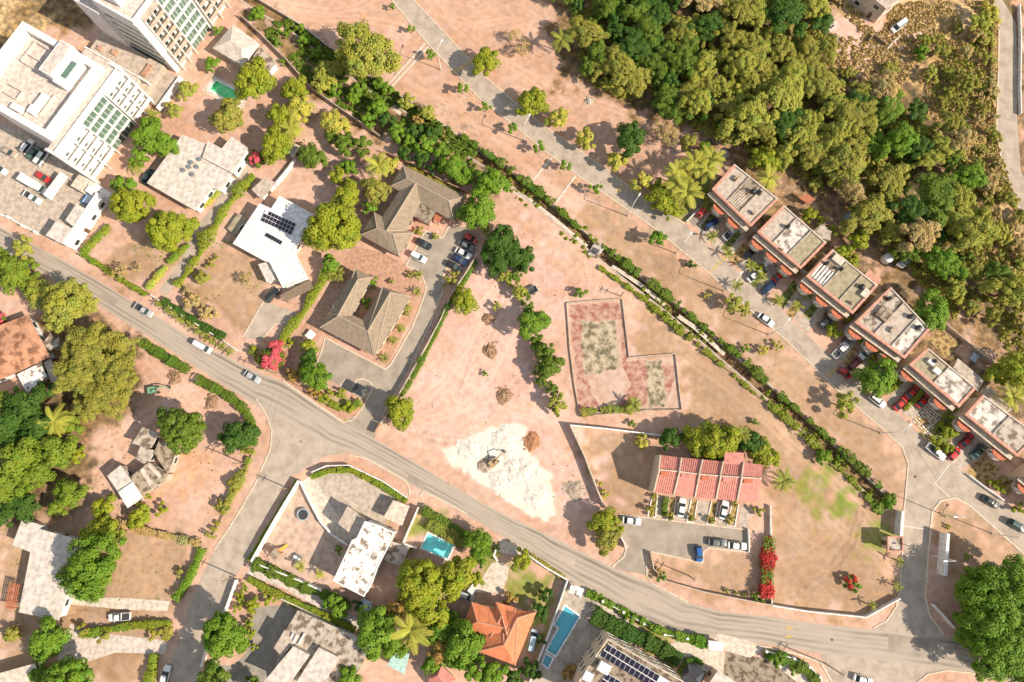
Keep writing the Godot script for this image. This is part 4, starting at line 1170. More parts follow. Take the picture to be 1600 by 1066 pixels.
# one wide tree whose limbs carry several leaf masses
func broad_tree(called: String, label: String, leaf: String, list: Array, lift: float) -> void:
	var o := tree(called, label, "", list[0], list[1], list[2] * 0.165, leaf, 3, lift)
	o.rotation.y = 0.0
	for j in range(3, list.size(), 3):
		var r: float = list[j + 2] * 0.165
		var mid := r * 1.15 * lift
		var at := plan(list[j], list[j + 1], mid) - o.position
		var size := 3 if r > 5.0 else 2
		var s: float = r / [1.2, 2.2, 3.8, 6.2][size]
		part(o, "crown", crown(3, size, (j / 3) % 2), mats[leaf], Transform3D(Basis(Vector3.UP, j * 0.7).scaled(Vector3(s, s, s)), at))
		var b := Build.new()
		b.tube(Vector3(0, 1.2, 0), at * Vector3(0.55, 0.6, 0.55) + Vector3(0, 0.8, 0), 0.32, 0.22, 6)
		b.tube(at * Vector3(0.55, 0.6, 0.55) + Vector3(0, 0.8, 0), at, 0.22, 0.1, 6)
		part(o, "limb", b.done(), mats.bark)
func bushes(label: String, group: String, leaf: String, list: Array, style := 0, called := "shrub") -> void:
	trees(called, label, group, leaf, style, list, 0.62, "shrub")
func frond_mesh(kind: int) -> Mesh:
	var key := "frond%d" % kind
	if made.has(key):
		return made[key]
	var b := Build.new()
	var n := 11
	var pts := []
	for k in n + 1:
		var t := k / float(n)
		pts.append(Vector3(t * 3.0, 0.75 * t - [1.25, 2.2][kind] * t * t, 0.0))
	var r := RandomNumberGenerator.new()
	r.seed = 77 + kind
	for k in n:
		var t := k / float(n)
		var p: Vector3 = pts[k]; var q: Vector3 = pts[k + 1]
		b.tint = Color(1.1, 0.95, 0.9)
		b.quad(p + Vector3(0, 0, 0.05), q + Vector3(0, 0, 0.04), q - Vector3(0, 0, 0.04), p - Vector3(0, 0, 0.05), Vector3.UP)
		var w := 0.62 * sin(PI * clampf(t * 0.86 + 0.12, 0, 1)) + 0.08
		for side in [-1.0, 1.0]:
			for j in 2:
				var m := p.lerp(q, j * 0.5)
				var s := 0.075
				var tip := m + Vector3(0.55 * w + 0.1, -0.32 * w - r.randf() * 0.12, side * w)
				b.tint = Color(r.randf_range(0.8, 1.25), r.randf_range(0.92, 1.08), 0.95)
				b.tri(m - Vector3(s, 0, 0), m + Vector3(s, 0, 0), tip + Vector3(0.05, 0, 0), Vector3.UP)
				b.tri(m + Vector3(s, 0, 0), m + Vector3(s * 1.6, -0.05, side * 0.25), tip + Vector3(0.05, 0, 0), Vector3.UP)
	made[key] = b.done()
	return made[key]
func palm(label: String, group: String, u: float, v: float, r: float, leaf := "leaf_frond", h := 6.0, n := 15) -> void:
	var at := plan(u, v, h)
	at.y = 0
	var o := thing("palm_tree", label, "palm tree", at, rng.randf() * TAU, group)
	if not made.has("palm_trunk"):
		var b := Build.new()
		var p := Vector3(0, -0.1, 0)
		for k in 8:
			var q := Vector3(0.03 * sin(k * 0.5), (k + 1) / 8.0, 0.02 * k / 8.0)
			b.tube(p, q, 0.028 - 0.0012 * k, 0.026 - 0.0012 * k, 7)
			p = q
		made.palm_trunk = b.done()
	part(o, "trunk", made.palm_trunk, mats.palm_bark, Transform3D(Basis().scaled(Vector3(6.0, h, 6.0)), Vector3.ZERO))
	for k in n:
		var s := r / 2.9 * rng.randf_range(0.85, 1.1)
		var t := Basis(Vector3.UP, TAU * k / n + rng.randf_range(-0.15, 0.15)) * Basis(Vector3.BACK, rng.randf_range(-0.35, 0.45) + (0.5 if k % 4 == 0 else 0.0))
		part(o, "frond", frond_mesh(k % 2), mats[leaf], Transform3D(t.scaled_local(Vector3.ONE * s), Vector3(0.17 * h / 6.0, h - 0.05, 0.1)))
# a clipped or shaggy hedge along a path
func hedge(label: String, a: Array, w: float, h: float, leaf := "leaf_hedge", shaggy := 0.25, called := "hedge", gappy := 0.0) -> void:
	var p := path(a)
	var at := middle(p)
	var l := Leaves.new()
	var r := RandomNumberGenerator.new()
	r.seed = hash(label)
	var size := 0.34
	for j in p.size() - 1:
		var e := p[j + 1] - p[j]
		var d := e.normalized()
		var s := Vector2(-d.y, d.x)
		var steps := int(e.length() / 0.5) + 1
		for k in steps:
			var q := p[j] + e * (k + r.randf()) / steps
			var bulge := 1.0 + shaggy * 0.45 * sin(q.x * 1.1 + q.y) + shaggy * 0.5 * sin(q.x * 0.4 - q.y * 0.7)
			if r.randf() < gappy * (0.5 + 0.5 * sin(q.x * 0.35 + q.y * 0.5)): continue
			# plants along the row differ in kind: some stretches yellower
			var plant := 1.0 + 0.2 * sin(q.x * 0.31 + q.y * 0.23) + 0.12 * sin(q.x * 0.9 - q.y)
			bulge *= r.randf_range(0.85, 1.15)
			for i in int(16 + 26 * w):
				var x := r.randf_range(-0.5, 0.5)
				var top := r.randf() < 0.72
				var y := h * bulge * (r.randf_range(0.88, 1.02) if top else r.randf())
				if not top: x = 0.5 * signf(x) * r.randf_range(0.85, 1.05)
				var along := r.randf_range(-0.45, 0.45)
				var pos := Vector3(q.x + s.x * x * w * bulge + d.x * along, y, q.y + s.y * x * w * bulge + d.y * along) - at
				var out := Vector3(s.x * x, 0.9 if top else 0.1, s.y * x).normalized()
				l.leaf(pos, out, size * r.randf_range(0.7, 1.4), Color(plant * r.randf_range(0.85, 1.2), r.randf_range(0.9, 1.12), 0.95), r)
	var o := thing(called, label, "hedge", at)
	part(o, "foliage", l.done(), mats[leaf])
	if leaf == "leaf_red":
		var g := Leaves.new()
		for j in 700:
			var f := r.randf() * (p.size() - 1)
			var q := p[int(f)].lerp(p[int(f) + 1], f - int(f))
			g.leaf(Vector3(q.x + r.randf_range(-0.6, 0.6) * w, h * r.randf_range(0.75, 1.12), q.y + r.randf_range(-0.5, 0.5)) - at, Vector3.UP, size * r.randf_range(0.7, 1.2), Color(r.randf_range(0.8, 1.2), 1.0, 1.0), r)
		part(o, "green_leaves", g.done(), mats.leaf_mid)
	var b := Build.new()
	b.ribbon(p, -w * 0.12, w * 0.12, -0.1, h * (0.5 if gappy == 0.0 else 0.15))
	part(o, "stems", b.done(at), mats.bark)

# ---------------------------------------------------------------- vehicles
func loft(b: Build, rows: Array) -> void:
	# rows of [x, half width, y low, y top]
	var rings := []
	for q in rows:
		var w: float = q[1]; var lo: float = q[2]; var hi: float = q[3]
		rings.append([Vector3(q[0], lo, -w * 0.94), Vector3(q[0], lerpf(lo, hi, 0.45), -w), Vector3(q[0], hi - 0.1, -w * 0.97), Vector3(q[0], hi, -w * 0.8), Vector3(q[0], hi + 0.02, 0), Vector3(q[0], hi, w * 0.8), Vector3(q[0], hi - 0.1, w * 0.97), Vector3(q[0], lerpf(lo, hi, 0.45), w), Vector3(q[0], lo, w * 0.94)])
	for j in rings.size() - 1:
		for k in 8:
			var m: Vector3 = (rings[j][k] + rings[j][k + 1]) / 2
			b.quad(rings[j][k], rings[j + 1][k], rings[j + 1][k + 1], rings[j][k + 1], Vector3(0, m.y - 0.45, m.z))
		b.quad(rings[j][0], rings[j + 1][0], rings[j + 1][8], rings[j][8], Vector3.DOWN)
	for q in [[0, -1.0], [rings.size() - 1, 1.0]]:
		for k in range(1, 8):
			b.tri(rings[q[0]][0], rings[q[0]][k], rings[q[0]][k + 1], Vector3(q[1], 0, 0))
const BODIES := {
	"sedan": [[[-2.28, 0.7, 0.35, 0.72], [-2.15, 0.82, 0.25, 0.9], [-1.3, 0.89, 0.22, 0.95], [0.9, 0.89, 0.22, 0.93], [1.75, 0.86, 0.25, 0.84], [2.15, 0.78, 0.3, 0.7], [2.28, 0.62, 0.38, 0.58]], [-1.85, 1.0, -1.15, 0.2, 0.93, 1.44]],
	"hatch": [[[-1.9, 0.72, 0.35, 0.8], [-1.8, 0.8, 0.25, 0.95], [-1.0, 0.84, 0.22, 0.97], [0.8, 0.84, 0.22, 0.95], [1.5, 0.8, 0.25, 0.85], [1.85, 0.7, 0.32, 0.68]], [-1.85, 1.0, -1.5, 0.2, 0.95, 1.5]],
	"suv": [[[-2.25, 0.78, 0.4, 0.9], [-2.15, 0.88, 0.3, 1.06], [-1.0, 0.92, 0.28, 1.08], [0.9, 0.92, 0.28, 1.06], [1.8, 0.88, 0.3, 0.98], [2.2, 0.78, 0.38, 0.8]], [-2.15, 1.0, -1.85, 0.35, 1.06, 1.72]],
	"pickup": [[[-2.6, 0.84, 0.45, 0.82], [-0.5, 0.9, 0.35, 0.84], [-0.4, 0.9, 0.35, 1.06], [1.1, 0.9, 0.35, 1.06], [2.2, 0.87, 0.35, 1.0], [2.6, 0.78, 0.42, 0.82]], [-0.45, 1.35, -0.3, 0.75, 1.06, 1.74]],
	"van": [[[-2.4, 0.8, 0.4, 1.0], [-2.3, 0.88, 0.3, 1.15], [1.5, 0.9, 0.3, 1.15], [2.1, 0.86, 0.3, 1.0], [2.4, 0.74, 0.36, 0.8]], [-2.3, 1.75, -2.2, 1.05, 1.13, 1.98]],
	"truck": [[[1.4, 1.0, 0.5, 1.3], [2.2, 1.05, 0.45, 1.4], [3.3, 1.05, 0.45, 1.4], [3.5, 0.95, 0.5, 1.2]], [1.5, 3.35, 1.6, 3.05, 1.38, 2.3]]}
func car_meshes(kind: String) -> Array:
	if made.has("car_" + kind):
		return made["car_" + kind]
	var d: Array = BODIES[kind]
	var b := Build.new()
	loft(b, d[0])
	var body := b.done()
	var g: Array = d[1]
	var w := 0.8 if kind != "truck" else 0.98
	var wt := 0.64 if kind != "truck" else 0.9
	var c := func(x: float, y: float, z: float) -> Vector3: return Vector3(x, y, z)
	b = Build.new()
	b.quad(c.call(g[1], g[4], -w), c.call(g[1], g[4], w), c.call(g[3], g[5], wt), c.call(g[3], g[5], -wt), Vector3(1, 1, 0))
	var ws := b.done()
	b = Build.new()
	b.quad(c.call(g[0], g[4], -w), c.call(g[0], g[4], w), c.call(g[2], g[5], wt), c.call(g[2], g[5], -wt), Vector3(-1, 1, 0))
	var rw := b.done()
	b = Build.new()
	b.quad(c.call(g[0], g[4], w), c.call(g[1], g[4], w), c.call(g[3], g[5], wt), c.call(g[2], g[5], wt), Vector3(0, 0.3, 1))
	var sw := b.done()
	b = Build.new()
	loft(b, [[g[2] - 0.04, wt - 0.06, g[5] - 0.05, g[5]], [g[2] + 0.15, wt + 0.03, g[5] - 0.06, g[5] + 0.04], [g[3] - 0.15, wt + 0.03, g[5] - 0.06, g[5] + 0.04], [g[3] + 0.04, wt - 0.06, g[5] - 0.05, g[5]]])
	var top := b.done()
	if not made.has("wheel"):
		b = Build.new()
		b.tube(Vector3(0, 0, -0.1), Vector3(0, 0, 0.1), 0.32, 0.32, 14)
		made.wheel = b.done()
		b = Build.new()
		b.tube(Vector3(0, 0, -0.115), Vector3(0, 0, 0.115), 0.19, 0.19, 10)
		made.rim = b.done()
	made["car_" + kind] = [body, ws, rw, sw, top, d]
	return made["car_" + kind]
const PAINTS := {"white": [0.78, 0.76, 0.73], "silver": [0.42, 0.43, 0.43], "grey": [0.14, 0.14, 0.14], "black": [0.018, 0.02, 0.022], "red": [0.52, 0.025, 0.02], "maroon": [0.2, 0.02, 0.02], "blue": [0.02, 0.10, 0.34], "navy": [0.012, 0.03, 0.10], "green": [0.05, 0.12, 0.09], "teal": [0.02, 0.06, 0.07], "sky": [0.45, 0.55, 0.62], "tan": [0.42, 0.33, 0.24]}
func car(label: String, u: float, v: float, du: float, dv: float, kind: String, paint: String, group := "") -> Node3D:
	var p: Array = PAINTS[paint]
	var m := mat("car_" + paint, p[0], p[1], p[2], 0.32)
	m.clearcoat_enabled = true; m.clearcoat = 0.7; m.clearcoat_roughness = 0.08
	var q := car_meshes(kind)
	var at := plan(u, v, 0.7)
	at.y = 0.035
	var called := "pickup_truck" if kind == "pickup" else "box_truck" if kind == "truck" else "van" if kind == "van" else "parked_car"
	var o := thing(called, label, "pickup" if kind == "pickup" else "truck" if kind == "truck" else "van" if kind == "van" else "car", at, turn_of(u, v, du, dv), group)
	part(o, "body", q[0], m)
	part(o, "windscreen", q[1], mats.glass)
	part(o, "rear_window", q[2], mats.glass)
	part(o, "side_window", q[3], mats.glass)
	part(o, "side_window", q[3], mats.glass, Transform3D(Basis(Vector3(1, 0, 0), Vector3(0, 1, 0), Vector3(0, 0, -1)), Vector3.ZERO))
	part(o, "roof", q[4], m)
	var g: Array = q[5][1]
	var rows: Array = q[5][0]
	var x0: float = rows[0][0]; var x1: float = rows[rows.size() - 1][0]
	if kind == "truck":
		x0 = -3.4
		part(o, "cargo_box", unit_box(), mats.metal_white, placed(Vector3(-1.05, 1.75, 0), 0, Vector3(4.7, 2.2, 2.15)))
		part(o, "chassis", unit_box(), mats.metal_dark, placed(Vector3(-0.9, 0.5, 0), 0, Vector3(4.8, 0.28, 0.9)))
	if kind == "pickup":
		for s in [-1, 1]:
			part(o, "bed_side", unit_box(), m, placed(Vector3(-1.5, 0.98, 0.83 * s), 0, Vector3(2.1, 0.34, 0.1)))
		part(o, "tailgate", unit_box(), m, placed(Vector3(-2.52, 0.98, 0), 0, Vector3(0.1, 0.34, 1.56)))
		part(o, "bed_liner", unit_box(), mats.metal_dark, placed(Vector3(-1.5, 0.87, 0), 0, Vector3(1.9, 0.03, 1.5)))
	for x in [lerpf(x0, x1, 0.18), lerpf(x0, x1, 0.81)]:
		for s in [-1, 1]:
			var wh := part(o, "wheel", made.wheel, mats.rubber, Transform3D(Basis(), Vector3(x, 0.31, s * (0.8 if kind != "truck" else 0.95))))
			part(wh, "rim", made.rim, mats.metal_grey)
	for s in [-1, 1]:
		part(o, "headlight", unit_box(), mats.frame_white, placed(Vector3(x1 - 0.13, rows[rows.size() - 1][3] + 0.02, s * 0.52), s * -0.3, Vector3(0.22, 0.12, 0.3)))
		part(o, "taillight", unit_box(), mats.red_paint, placed(Vector3(rows[0][0] + 0.06, rows[0][3] - 0.02, s * 0.58), 0, Vector3(0.16, 0.14, 0.22)))
		part(o, "mirror", unit_box(), m, placed(Vector3(g[1] - 0.35, g[4] + 0.06, s * (0.98 if kind != "truck" else 1.15)), 0, Vector3(0.14, 0.12, 0.2)))
	return o
func digger(label: String, u: float, v: float, turn: float, m: String) -> void:
	var at := plan(u, v)
	var o := thing("excavator", label, "excavator", at, turn)
	o.scale = Vector3.ONE * 0.7
	for s in [-1, 1]:
		var b := Build.new()
		b.prism(PackedVector2Array([Vector2(-1.5, -0.25), Vector2(1.5, -0.25), Vector2(1.7, 0), Vector2(1.5, 0.25), Vector2(-1.5, 0.25), Vector2(-1.7, 0)]), 0.0, 0.75, true, true)
		part(o, "track", b.done(), mats.rubber, Transform3D(Basis(), Vector3(0, 0, s * 1.0)))
	part(o, "turntable", unit_box(), mats.metal_dark, placed(Vector3(0, 0.9, 0), 0, Vector3(1.6, 0.3, 1.4)))
	part(o, "house", unit_box(), mats[m], placed(Vector3(-0.5, 1.5, 0), 0, Vector3(2.8, 0.95, 2.3)))
	var cab := part(o, "cab", unit_box(), mats[m], placed(Vector3(0.55, 2.15, 0.65), 0, Vector3(1.3, 1.3, 0.95)))
	part(o, "cab_window", unit_box(), mats.glass, placed(Vector3(0.58, 2.3, 0.65), 0, Vector3(1.34, 0.7, 0.98)))
	var b := Build.new()
	b.tube(Vector3(0.7, 1.6, -0.2), Vector3(2.6, 3.4, -0.2), 0.28, 0.24, 4)
	b.tube(Vector3(2.6, 3.4, -0.2), Vector3(4.4, 2.7, -0.2), 0.24, 0.2, 4)
	part(o, "boom", b.done(), mats[m])
	b = Build.new()
	b.tube(Vector3(4.4, 2.85, -0.2), Vector3(5.1, 0.9, -0.2), 0.2, 0.14, 4)
	part(o, "arm", b.done(), mats[m])
	b = Build.new()
	b.prism(PackedVector2Array([Vector2(-0.5, -0.5), Vector2(0.45, -0.5), Vector2(0.6, 0.5), Vector2(-0.2, 0.5)]), 0.0, 0.8, true, true)
	part(o, "bucket", b.done(), mats.metal_dark, Transform3D(Basis(), Vector3(5.0, 0.1, -0.2)))
func lamp(label: String, u: float, v: float, du: float, dv: float, h := 9.5, group := "tall street lamps") -> void:
	var at := plan(u, v)
	var o := thing("street_lamp", label, "street lamp", at, turn_of(u, v, du, dv), group)
	if not made.has("pole"):
		var b := Build.new()
		b.tube(Vector3(0, -0.1, 0), Vector3(0, 9.3, 0), 0.13, 0.075, 8)
		made.pole = b.done()
		b = Build.new()
		b.tube(Vector3(0, 9.2, 0), Vector3(1.0, 9.55, 0), 0.06, 0.05, 6)
		b.tube(Vector3(1.0, 9.55, 0), Vector3(2.2, 9.6, 0), 0.05, 0.045, 6)
		made.arm = b.done()
		b = Build.new()
		b.box(Transform3D(Basis(), Vector3(2.55, 9.58, 0)), Vector3(0.85, 0.16, 0.34))
		made.head = b.done()
		b = Build.new()
		b.tube(Vector3(0, 0, 0), Vector3(0, 0.25, 0), 0.32, 0.26, 8)
		made.foot = b.done()
	var k := Transform3D(Basis().scaled(Vector3(1, h / 9.5, 1)), Vector3.ZERO)
	part(o, "foot", made.foot, mats.concrete)
	part(o, "pole", made.pole, mats.metal_white, k)
	part(o, "arm", made.arm, mats.metal_white, k)
	part(o, "lamp_head", made.head, mats.metal_white, k)
func utility_pole(label: String, u: float, v: float, h: float, du: float, dv: float) -> void:
	var o := thing("utility_pole", label, "utility pole", plan(u, v), turn_of(u, v, du, dv), "timber utility poles")
	var b := Build.new()
	b.tube(Vector3(0, -0.1, 0), Vector3(0, h, 0), 0.16, 0.11, 7)
	part(o, "pole", b.done(), mats.timber_grey)
	for y in [h - 0.4, h - 1.5]:
		part(o, "cross_arm", unit_box(), mats.timber_grey, placed(Vector3(0.0, y, 0.14), 0, Vector3(1.5, 0.12, 0.1)))
	for x in [-0.65, 0.0, 0.65]:
		part(o, "insulator", unit_box(), mats.frame_white, placed(Vector3(x, h - 0.22, 0.14), 0, Vector3(0.1, 0.24, 0.1)))
func heap(label: String, u: float, v: float, r: float, h: float, m: String, called := "spoil_heap", category := "soil heap") -> void:
	var at := plan(u, v)
	var b := Build.new()
	var f := FastNoiseLite.new()
	f.seed = int(u + v); f.frequency = 0.35 / r * 2.0; f.fractal_octaves = 4; f.fractal_gain = 0.6
	var n := 14
	var height := func(x: float, z: float) -> Vector3:
		var d := Vector2(x, z).length() / r * (1.25 + 0.9 * f.get_noise_2d(x * 1.3 + 40.0, z * 1.3))
		var y := h * maxf(0.0, 1.0 - pow(d, 1.4)) * (0.75 + 0.8 * f.get_noise_2d(x * 3.0, z * 3.0)) - 0.04
		return Vector3(x, y + (0.05 if d < 1 else 0.0), z)
	for i in n:
		for j in n:
			var x := (i / float(n) * 2 - 1) * r; var z := (j / float(n) * 2 - 1) * r
			var s := 2.0 * r / n
			b.quad(height.call(x, z), height.call(x + s, z), height.call(x + s, z + s), height.call(x, z + s), Vector3.UP)
	solo(called, b.done(), mats[m], at, label, category)

# ---------------------------------------------------------------- the place
func _ready() -> void:
	rng.seed = 4711
	var cam := Camera3D.new()
	cam.name = "camera"
	cam.position = Vector3(0, HIGH, 0)
	cam.rotation_degrees = Vector3(-(90.0 - TILT), 0, 0)
	cam.fov = rad_to_deg(2.0 * atan(533.0 / FOCAL))
	cam.far = 3000.0
	add_child(cam)
	cam.current = true
	var env := Environment.new()
	env.background_mode = Environment.BG_SKY
	var sky := Sky.new()
	var sm := ProceduralSkyMaterial.new()
	sm.sky_top_color = Color(0.58, 0.62, 0.68)
	sm.sky_horizon_color = Color(0.86, 0.83, 0.78)
	sm.sky_curve = 0.2
	sm.sky_energy_multiplier = 1.0
	sm.ground_horizon_color = Color(0.72, 0.66, 0.58)
	sm.ground_bottom_color = Color(0.55, 0.45, 0.36)
	sky.sky_material = sm
	env.sky = sky
	env.tonemap_mode = Environment.TONE_MAPPER_LINEAR
	env.tonemap_exposure = EXPOSE
	env.sdfgi_enabled = true; env.ssao_enabled = true; env.ssil_enabled = true
	var we := WorldEnvironment.new()
	we.name = "environment"
	we.environment = env
	add_child(we)
	var sun := DirectionalLight3D.new()
	sun.name = "sun"
	sun.light_energy = 1.6
	sun.light_color = Color(1.0, 0.945, 0.87)
	sun.light_angular_distance = 0.5
	sun.shadow_enabled = true
	var e := deg_to_rad(SUN_UP)
	var d := SHADOW.normalized()
	add_child(sun)
	sun.look_at_from_position(Vector3.ZERO, Vector3(d.x * cos(e), -sin(e), d.y * cos(e)), Vector3.UP)
	palette()
	make_ground()
	roads()
	houses()
	walls()
	hedges()
	gardens()
	wood()
	cars()
	street()
const EXPOSE := 1.42

func houses() -> void:
	white_blocks()
	# bungalow with the green pool
	var bung := hip_house("bungalow", "grey hipped roof bungalow between the tall white block and the storm channel", "white_wall", [[[332, 75, 364, 38, 406, 69, 379, 103], [360, 63, 377, 76]]], 3.2, 4.9, "roof_beige")
	flat_house("small flat roofed annex of the grey hipped bungalow", [406, 72, 432, 97, 420, 111, 386, 104], 3.0, "white_wall", "roof_grey", {"into": bung, "part": "annex_"})
	var b := flat_house("wide beige low roofed house with roof vents beside the curving drive", [285, 210, 331, 229, 352, 262, 362, 272, 344, 299, 331, 294, 304, 329, 229, 286], 3.5, "white_wall", "roof_beige")
	vents(b, [[300, 255], [297, 262], [288, 267], [302, 274], [309, 262], [313, 250]], 3.5)
	flat_house("raised wing of the wide beige house", [325, 220, 346, 232, 362, 213, 387, 231, 363, 271, 316, 246], 4.2, "white_wall", "roof_beige", {"into": b, "part": "wing_", "door": false})
	var w := flat_house("white villa with solar panels and a stepped bright roof", [406, 318, 424, 326, 437, 306, 491, 336, 471, 373, 459, 391, 482, 436, 442, 450, 421, 410, 411, 407, 364, 381], 3.7, "white_wall", "white_coat", {"parapet": 0.18})
	flat_house("low grey porch roof on the white solar villa", [403, 413, 421, 408, 432, 436, 417, 442], 2.8, "white_wall", "roof_beige", {"into": w, "part": "porch_", "door": false, "eave": 0.2})
	solar("large solar array of three rows on the white villa", [415, 327, 462, 349, 447, 368, 407, 345], 3.75, 9, 3, [[0, 0]])
	solar("short single row solar array on the white villa", [417, 363, 442, 377, 438, 384, 413, 369], 3.75, 6, 1)
	pergola("rusty slatted pergola below the white solar villa", [437, 462, 484, 436, 490, 450, 446, 472], 2.6, 12, "timber_grey")
	# the two brown hipped school blocks
	var sch := hip_house("school_block", "upper brown hipped roof building with three wings round a flat porch", "pink_wall", [
		[[610, 291, 630, 258, 728, 307, 710, 347], [636, 279, 701, 314]],
		[[625, 296, 664, 304, 634, 360, 590, 350], [650, 286, 604, 361], 0.1],
		[[563, 367, 585, 332, 646, 364, 624, 401], [589, 357, 614, 366], -0.1]], 3.8, 5.9, "tile_brown", "tile_brown_ridge")
	flat_house("flat brown porch roof in the angle of the upper school building", [658, 313, 683, 327, 670, 350, 646, 338], 3.6, "pink_wall", "roof_brown", {"into": sch, "part": "porch_"})
	canopy("shelter", "small red and pink shelter with a green mat at the upper school building", [681, 330, 692, 336, 686, 348, 677, 343], 2.6, "timber_red")
	hip_house("school_block", "lower brown roofed building of two long wings round a garden court", "cream_wall", [
		[[500, 512, 520, 478, 606, 518, 584, 556], [529, 494, 575, 518], -0.1],
		[[513, 489, 556, 419, 582, 433, 544, 503], [528, 493, 559, 437]],
		[[556, 518, 598, 448, 642, 464, 586, 556], [575, 517, 610, 457], 0.1]], 3.8, 5.8, "tile_brown", "tile_brown_ridge")
	canopy("awning", "white awning over the entrance of the lower brown roofed building", [523, 525, 531, 512, 559, 526, 551, 539], 3.0, "white_coat", "awning")
	hip_house("gatehouse", "small grey pyramid roofed gatehouse at the school entrance", "white_wall", [[[549, 612, 558, 598, 575, 607, 566, 621], [560, 607, 564, 610]]], 2.7, 3.9, "slate")
	# left edge
	var pch := hip_house("house", "large peach tiled house under the olive trees", "white_wall", [[[-60, 530, 43, 492, 78, 558, -40, 612], [-40, 567, 48, 535]]], 3.4, 4.4, "tile_peach")
	flat_house("pale lean-to roof beside the peach tiled house", [26, 585, 63, 567, 73, 588, 42, 615], 2.7, "white_wall", "white_stained", {"into": pch, "part": "lean_to_", "door": false})
	flat_house("narrow concrete lean-to under the olive tree", [68, 566, 79, 560, 94, 606, 84, 609], 2.4, "concrete", "concrete", {"called": "lean_to", "category": "lean-to"})
	flat_house("grey slab roof shed half under the olive tree", [67, 536, 78, 520, 84, 528, 92, 527, 92, 540, 77, 548], 2.6, "concrete", "roof_grey", {"called": "shed", "category": "shed"})
	# the derelict house
	var ruin: Node3D = null
	for q in [[[223, 667, 246, 677, 233, 701, 206, 693], 3.4, "roof_grey"], [[219, 697, 241, 704, 228, 727, 211, 717], 3.1, "roof_grey"], [[249, 687, 277, 700, 262, 741, 240, 708], 3.3, "concrete_dark"],
		[[232, 722, 261, 741, 256, 752, 219, 774, 203, 746], 3.5, "concrete_dark"], [[188, 727, 206, 752, 183, 767, 167, 744], 3.45, "roof_beige"], [[207, 753, 222, 776, 199, 794, 184, 769], 3.55, "white_coat"]]:
		ruin = flat_house("derelict house of joined mossy, grey and white roof sections on the red soil plot", q[0], q[1], "concrete", q[2], {"called": "derelict_house", "eave": 0.15, "door": false} if ruin == null else {"into": ruin, "part": "section_", "eave": 0.15, "door": false})
	for q in [[[221, 733, 236, 757], 0.5], [[232, 726, 251, 746], 0.45]]:
		var bb := Build.new()
		bb.ribbon(path(q[0], 3.56), -q[1], q[1], 3.505, 3.56)
		part(ruin, "roof_band", bb.done(ruin.position), mats.concrete_white)
	# lower left
	flat_house("long pale L shaped house with a flat metal roof", [34, 811, 62, 820, 62, 827, 131, 845, 98, 885, 90, 914, 107, 920, 91, 970, 29, 957, 47, 863, 19, 852], 3.5, "white_wall", "roof_beige")
	pergola("red slatted pergola beside the long pale house", [6, 951, 14, 910, 31, 914, 23, 953], 2.5, 6, "timber_red")
	flat_house("white walled flat house beyond the farm track", [-30, 1060, 54, 1037, 68, 1075, -20, 1100], 3.2, "white_wall", "concrete_white")
	# grey complex with the blue paved court
	var gv := flat_house("grey flat roofed villa behind the paved court", [465, 954, 562, 997, 580, 1010, 560, 1050, 520, 1090, 440, 1090, 430, 1040, 446, 986], 3.6, "concrete_white", "roof_grey", {"eave": 0.2})
	flat_house("stepped side room of the grey villa", [444, 985, 458, 1005, 441, 1027, 428, 1013], 4.6, "concrete_white", "concrete", {"into": gv, "part": "upper_", "eave": 0.1, "door": false})
	flat_house("long raised roof block of the grey villa", [458, 1010, 484, 1024, 446, 1078, 412, 1066], 5.6, "concrete_white", "roof_beige", {"into": gv, "part": "upper_", "eave": 0.1, "door": false})
	flat_house("second raised roof block of the grey villa", [498, 1012, 528, 1027, 512, 1060, 480, 1080, 463, 1066], 5.2, "concrete_white", "roof_beige", {"into": gv, "part": "upper_", "eave": 0.1, "door": false})
	for q in [[458, 990, 450, 1007], [464, 992, 456, 1010], [476, 990, 466, 1008]]:
		var bb := Build.new()
		var line := path(q, 3.9)
		bb.ribbon(line, -0.18, 0.18, 3.6, 4.1)
		part(gv, "roof_duct", bb.done(gv.position), mats.white_coat)
	# white stained villa with the play yard
	var sv := flat_house("two storey white villa with a black speckled roof", [570, 814, 593, 821, 616, 832, 609, 851, 592, 884, 584, 905, 569, 933, 520, 908, 550, 844, 557, 841], 6.0, "white_wall", "white_stained", {"eave": 0.25, "parapet": 0.12})
	flat_house("sagging beige porch roof on the speckled white villa", [543, 791, 570, 813, 556, 842, 528, 818], 4.2, "cream_wall", "concrete", {"into": sv, "part": "porch_", "eave": 0.3, "door": false})
	flat_house("low beige rear roof of the speckled white villa", [612, 846, 640, 855, 626, 886, 604, 876, 596, 882], 3.2, "white_wall", "roof_grey", {"into": sv, "part": "wing_", "door": false})
	canopy("carport", "pale pink carport canopy in the walled concrete yard", [614, 782, 640, 791, 628, 822, 599, 809], 3.0, "concrete_white", "carport")
	canopy("shade_sail", "pale blue tin canopy behind the speckled villa", [566, 935, 582, 942, 577, 956, 560, 950], 2.4, "tin_blue")
	canopy("shade_sail", "mint green square canopy in the lower tree garden", [617, 1016, 640, 1022, 632, 1054, 605, 1040], 2.6, "canvas_green")
	# orange roof
	hip_house("house", "bright orange tiled house with many hips beside the long pool", "cream_wall", [
		[[722, 981, 737, 941, 796, 958, 786, 1002], [746, 972, 790, 982]],
		[[746, 1018, 782, 950, 838, 957, 805, 1040], [788, 1008, 808, 966], 0.1],
		[[764, 1000, 775, 941, 806, 950, 800, 1000], [784, 962, 792, 992], 0.25]], 4.6, 6.6, "tile_orange", "tile_orange_ridge")
	hip_house("house", "small red tiled roof behind the flushing mango trees", "cream_wall", [[[668, 1062, 690, 1040, 712, 1062, 690, 1090], [684, 1056, 694, 1070]]], 3.2, 4.4, "sheet_red")
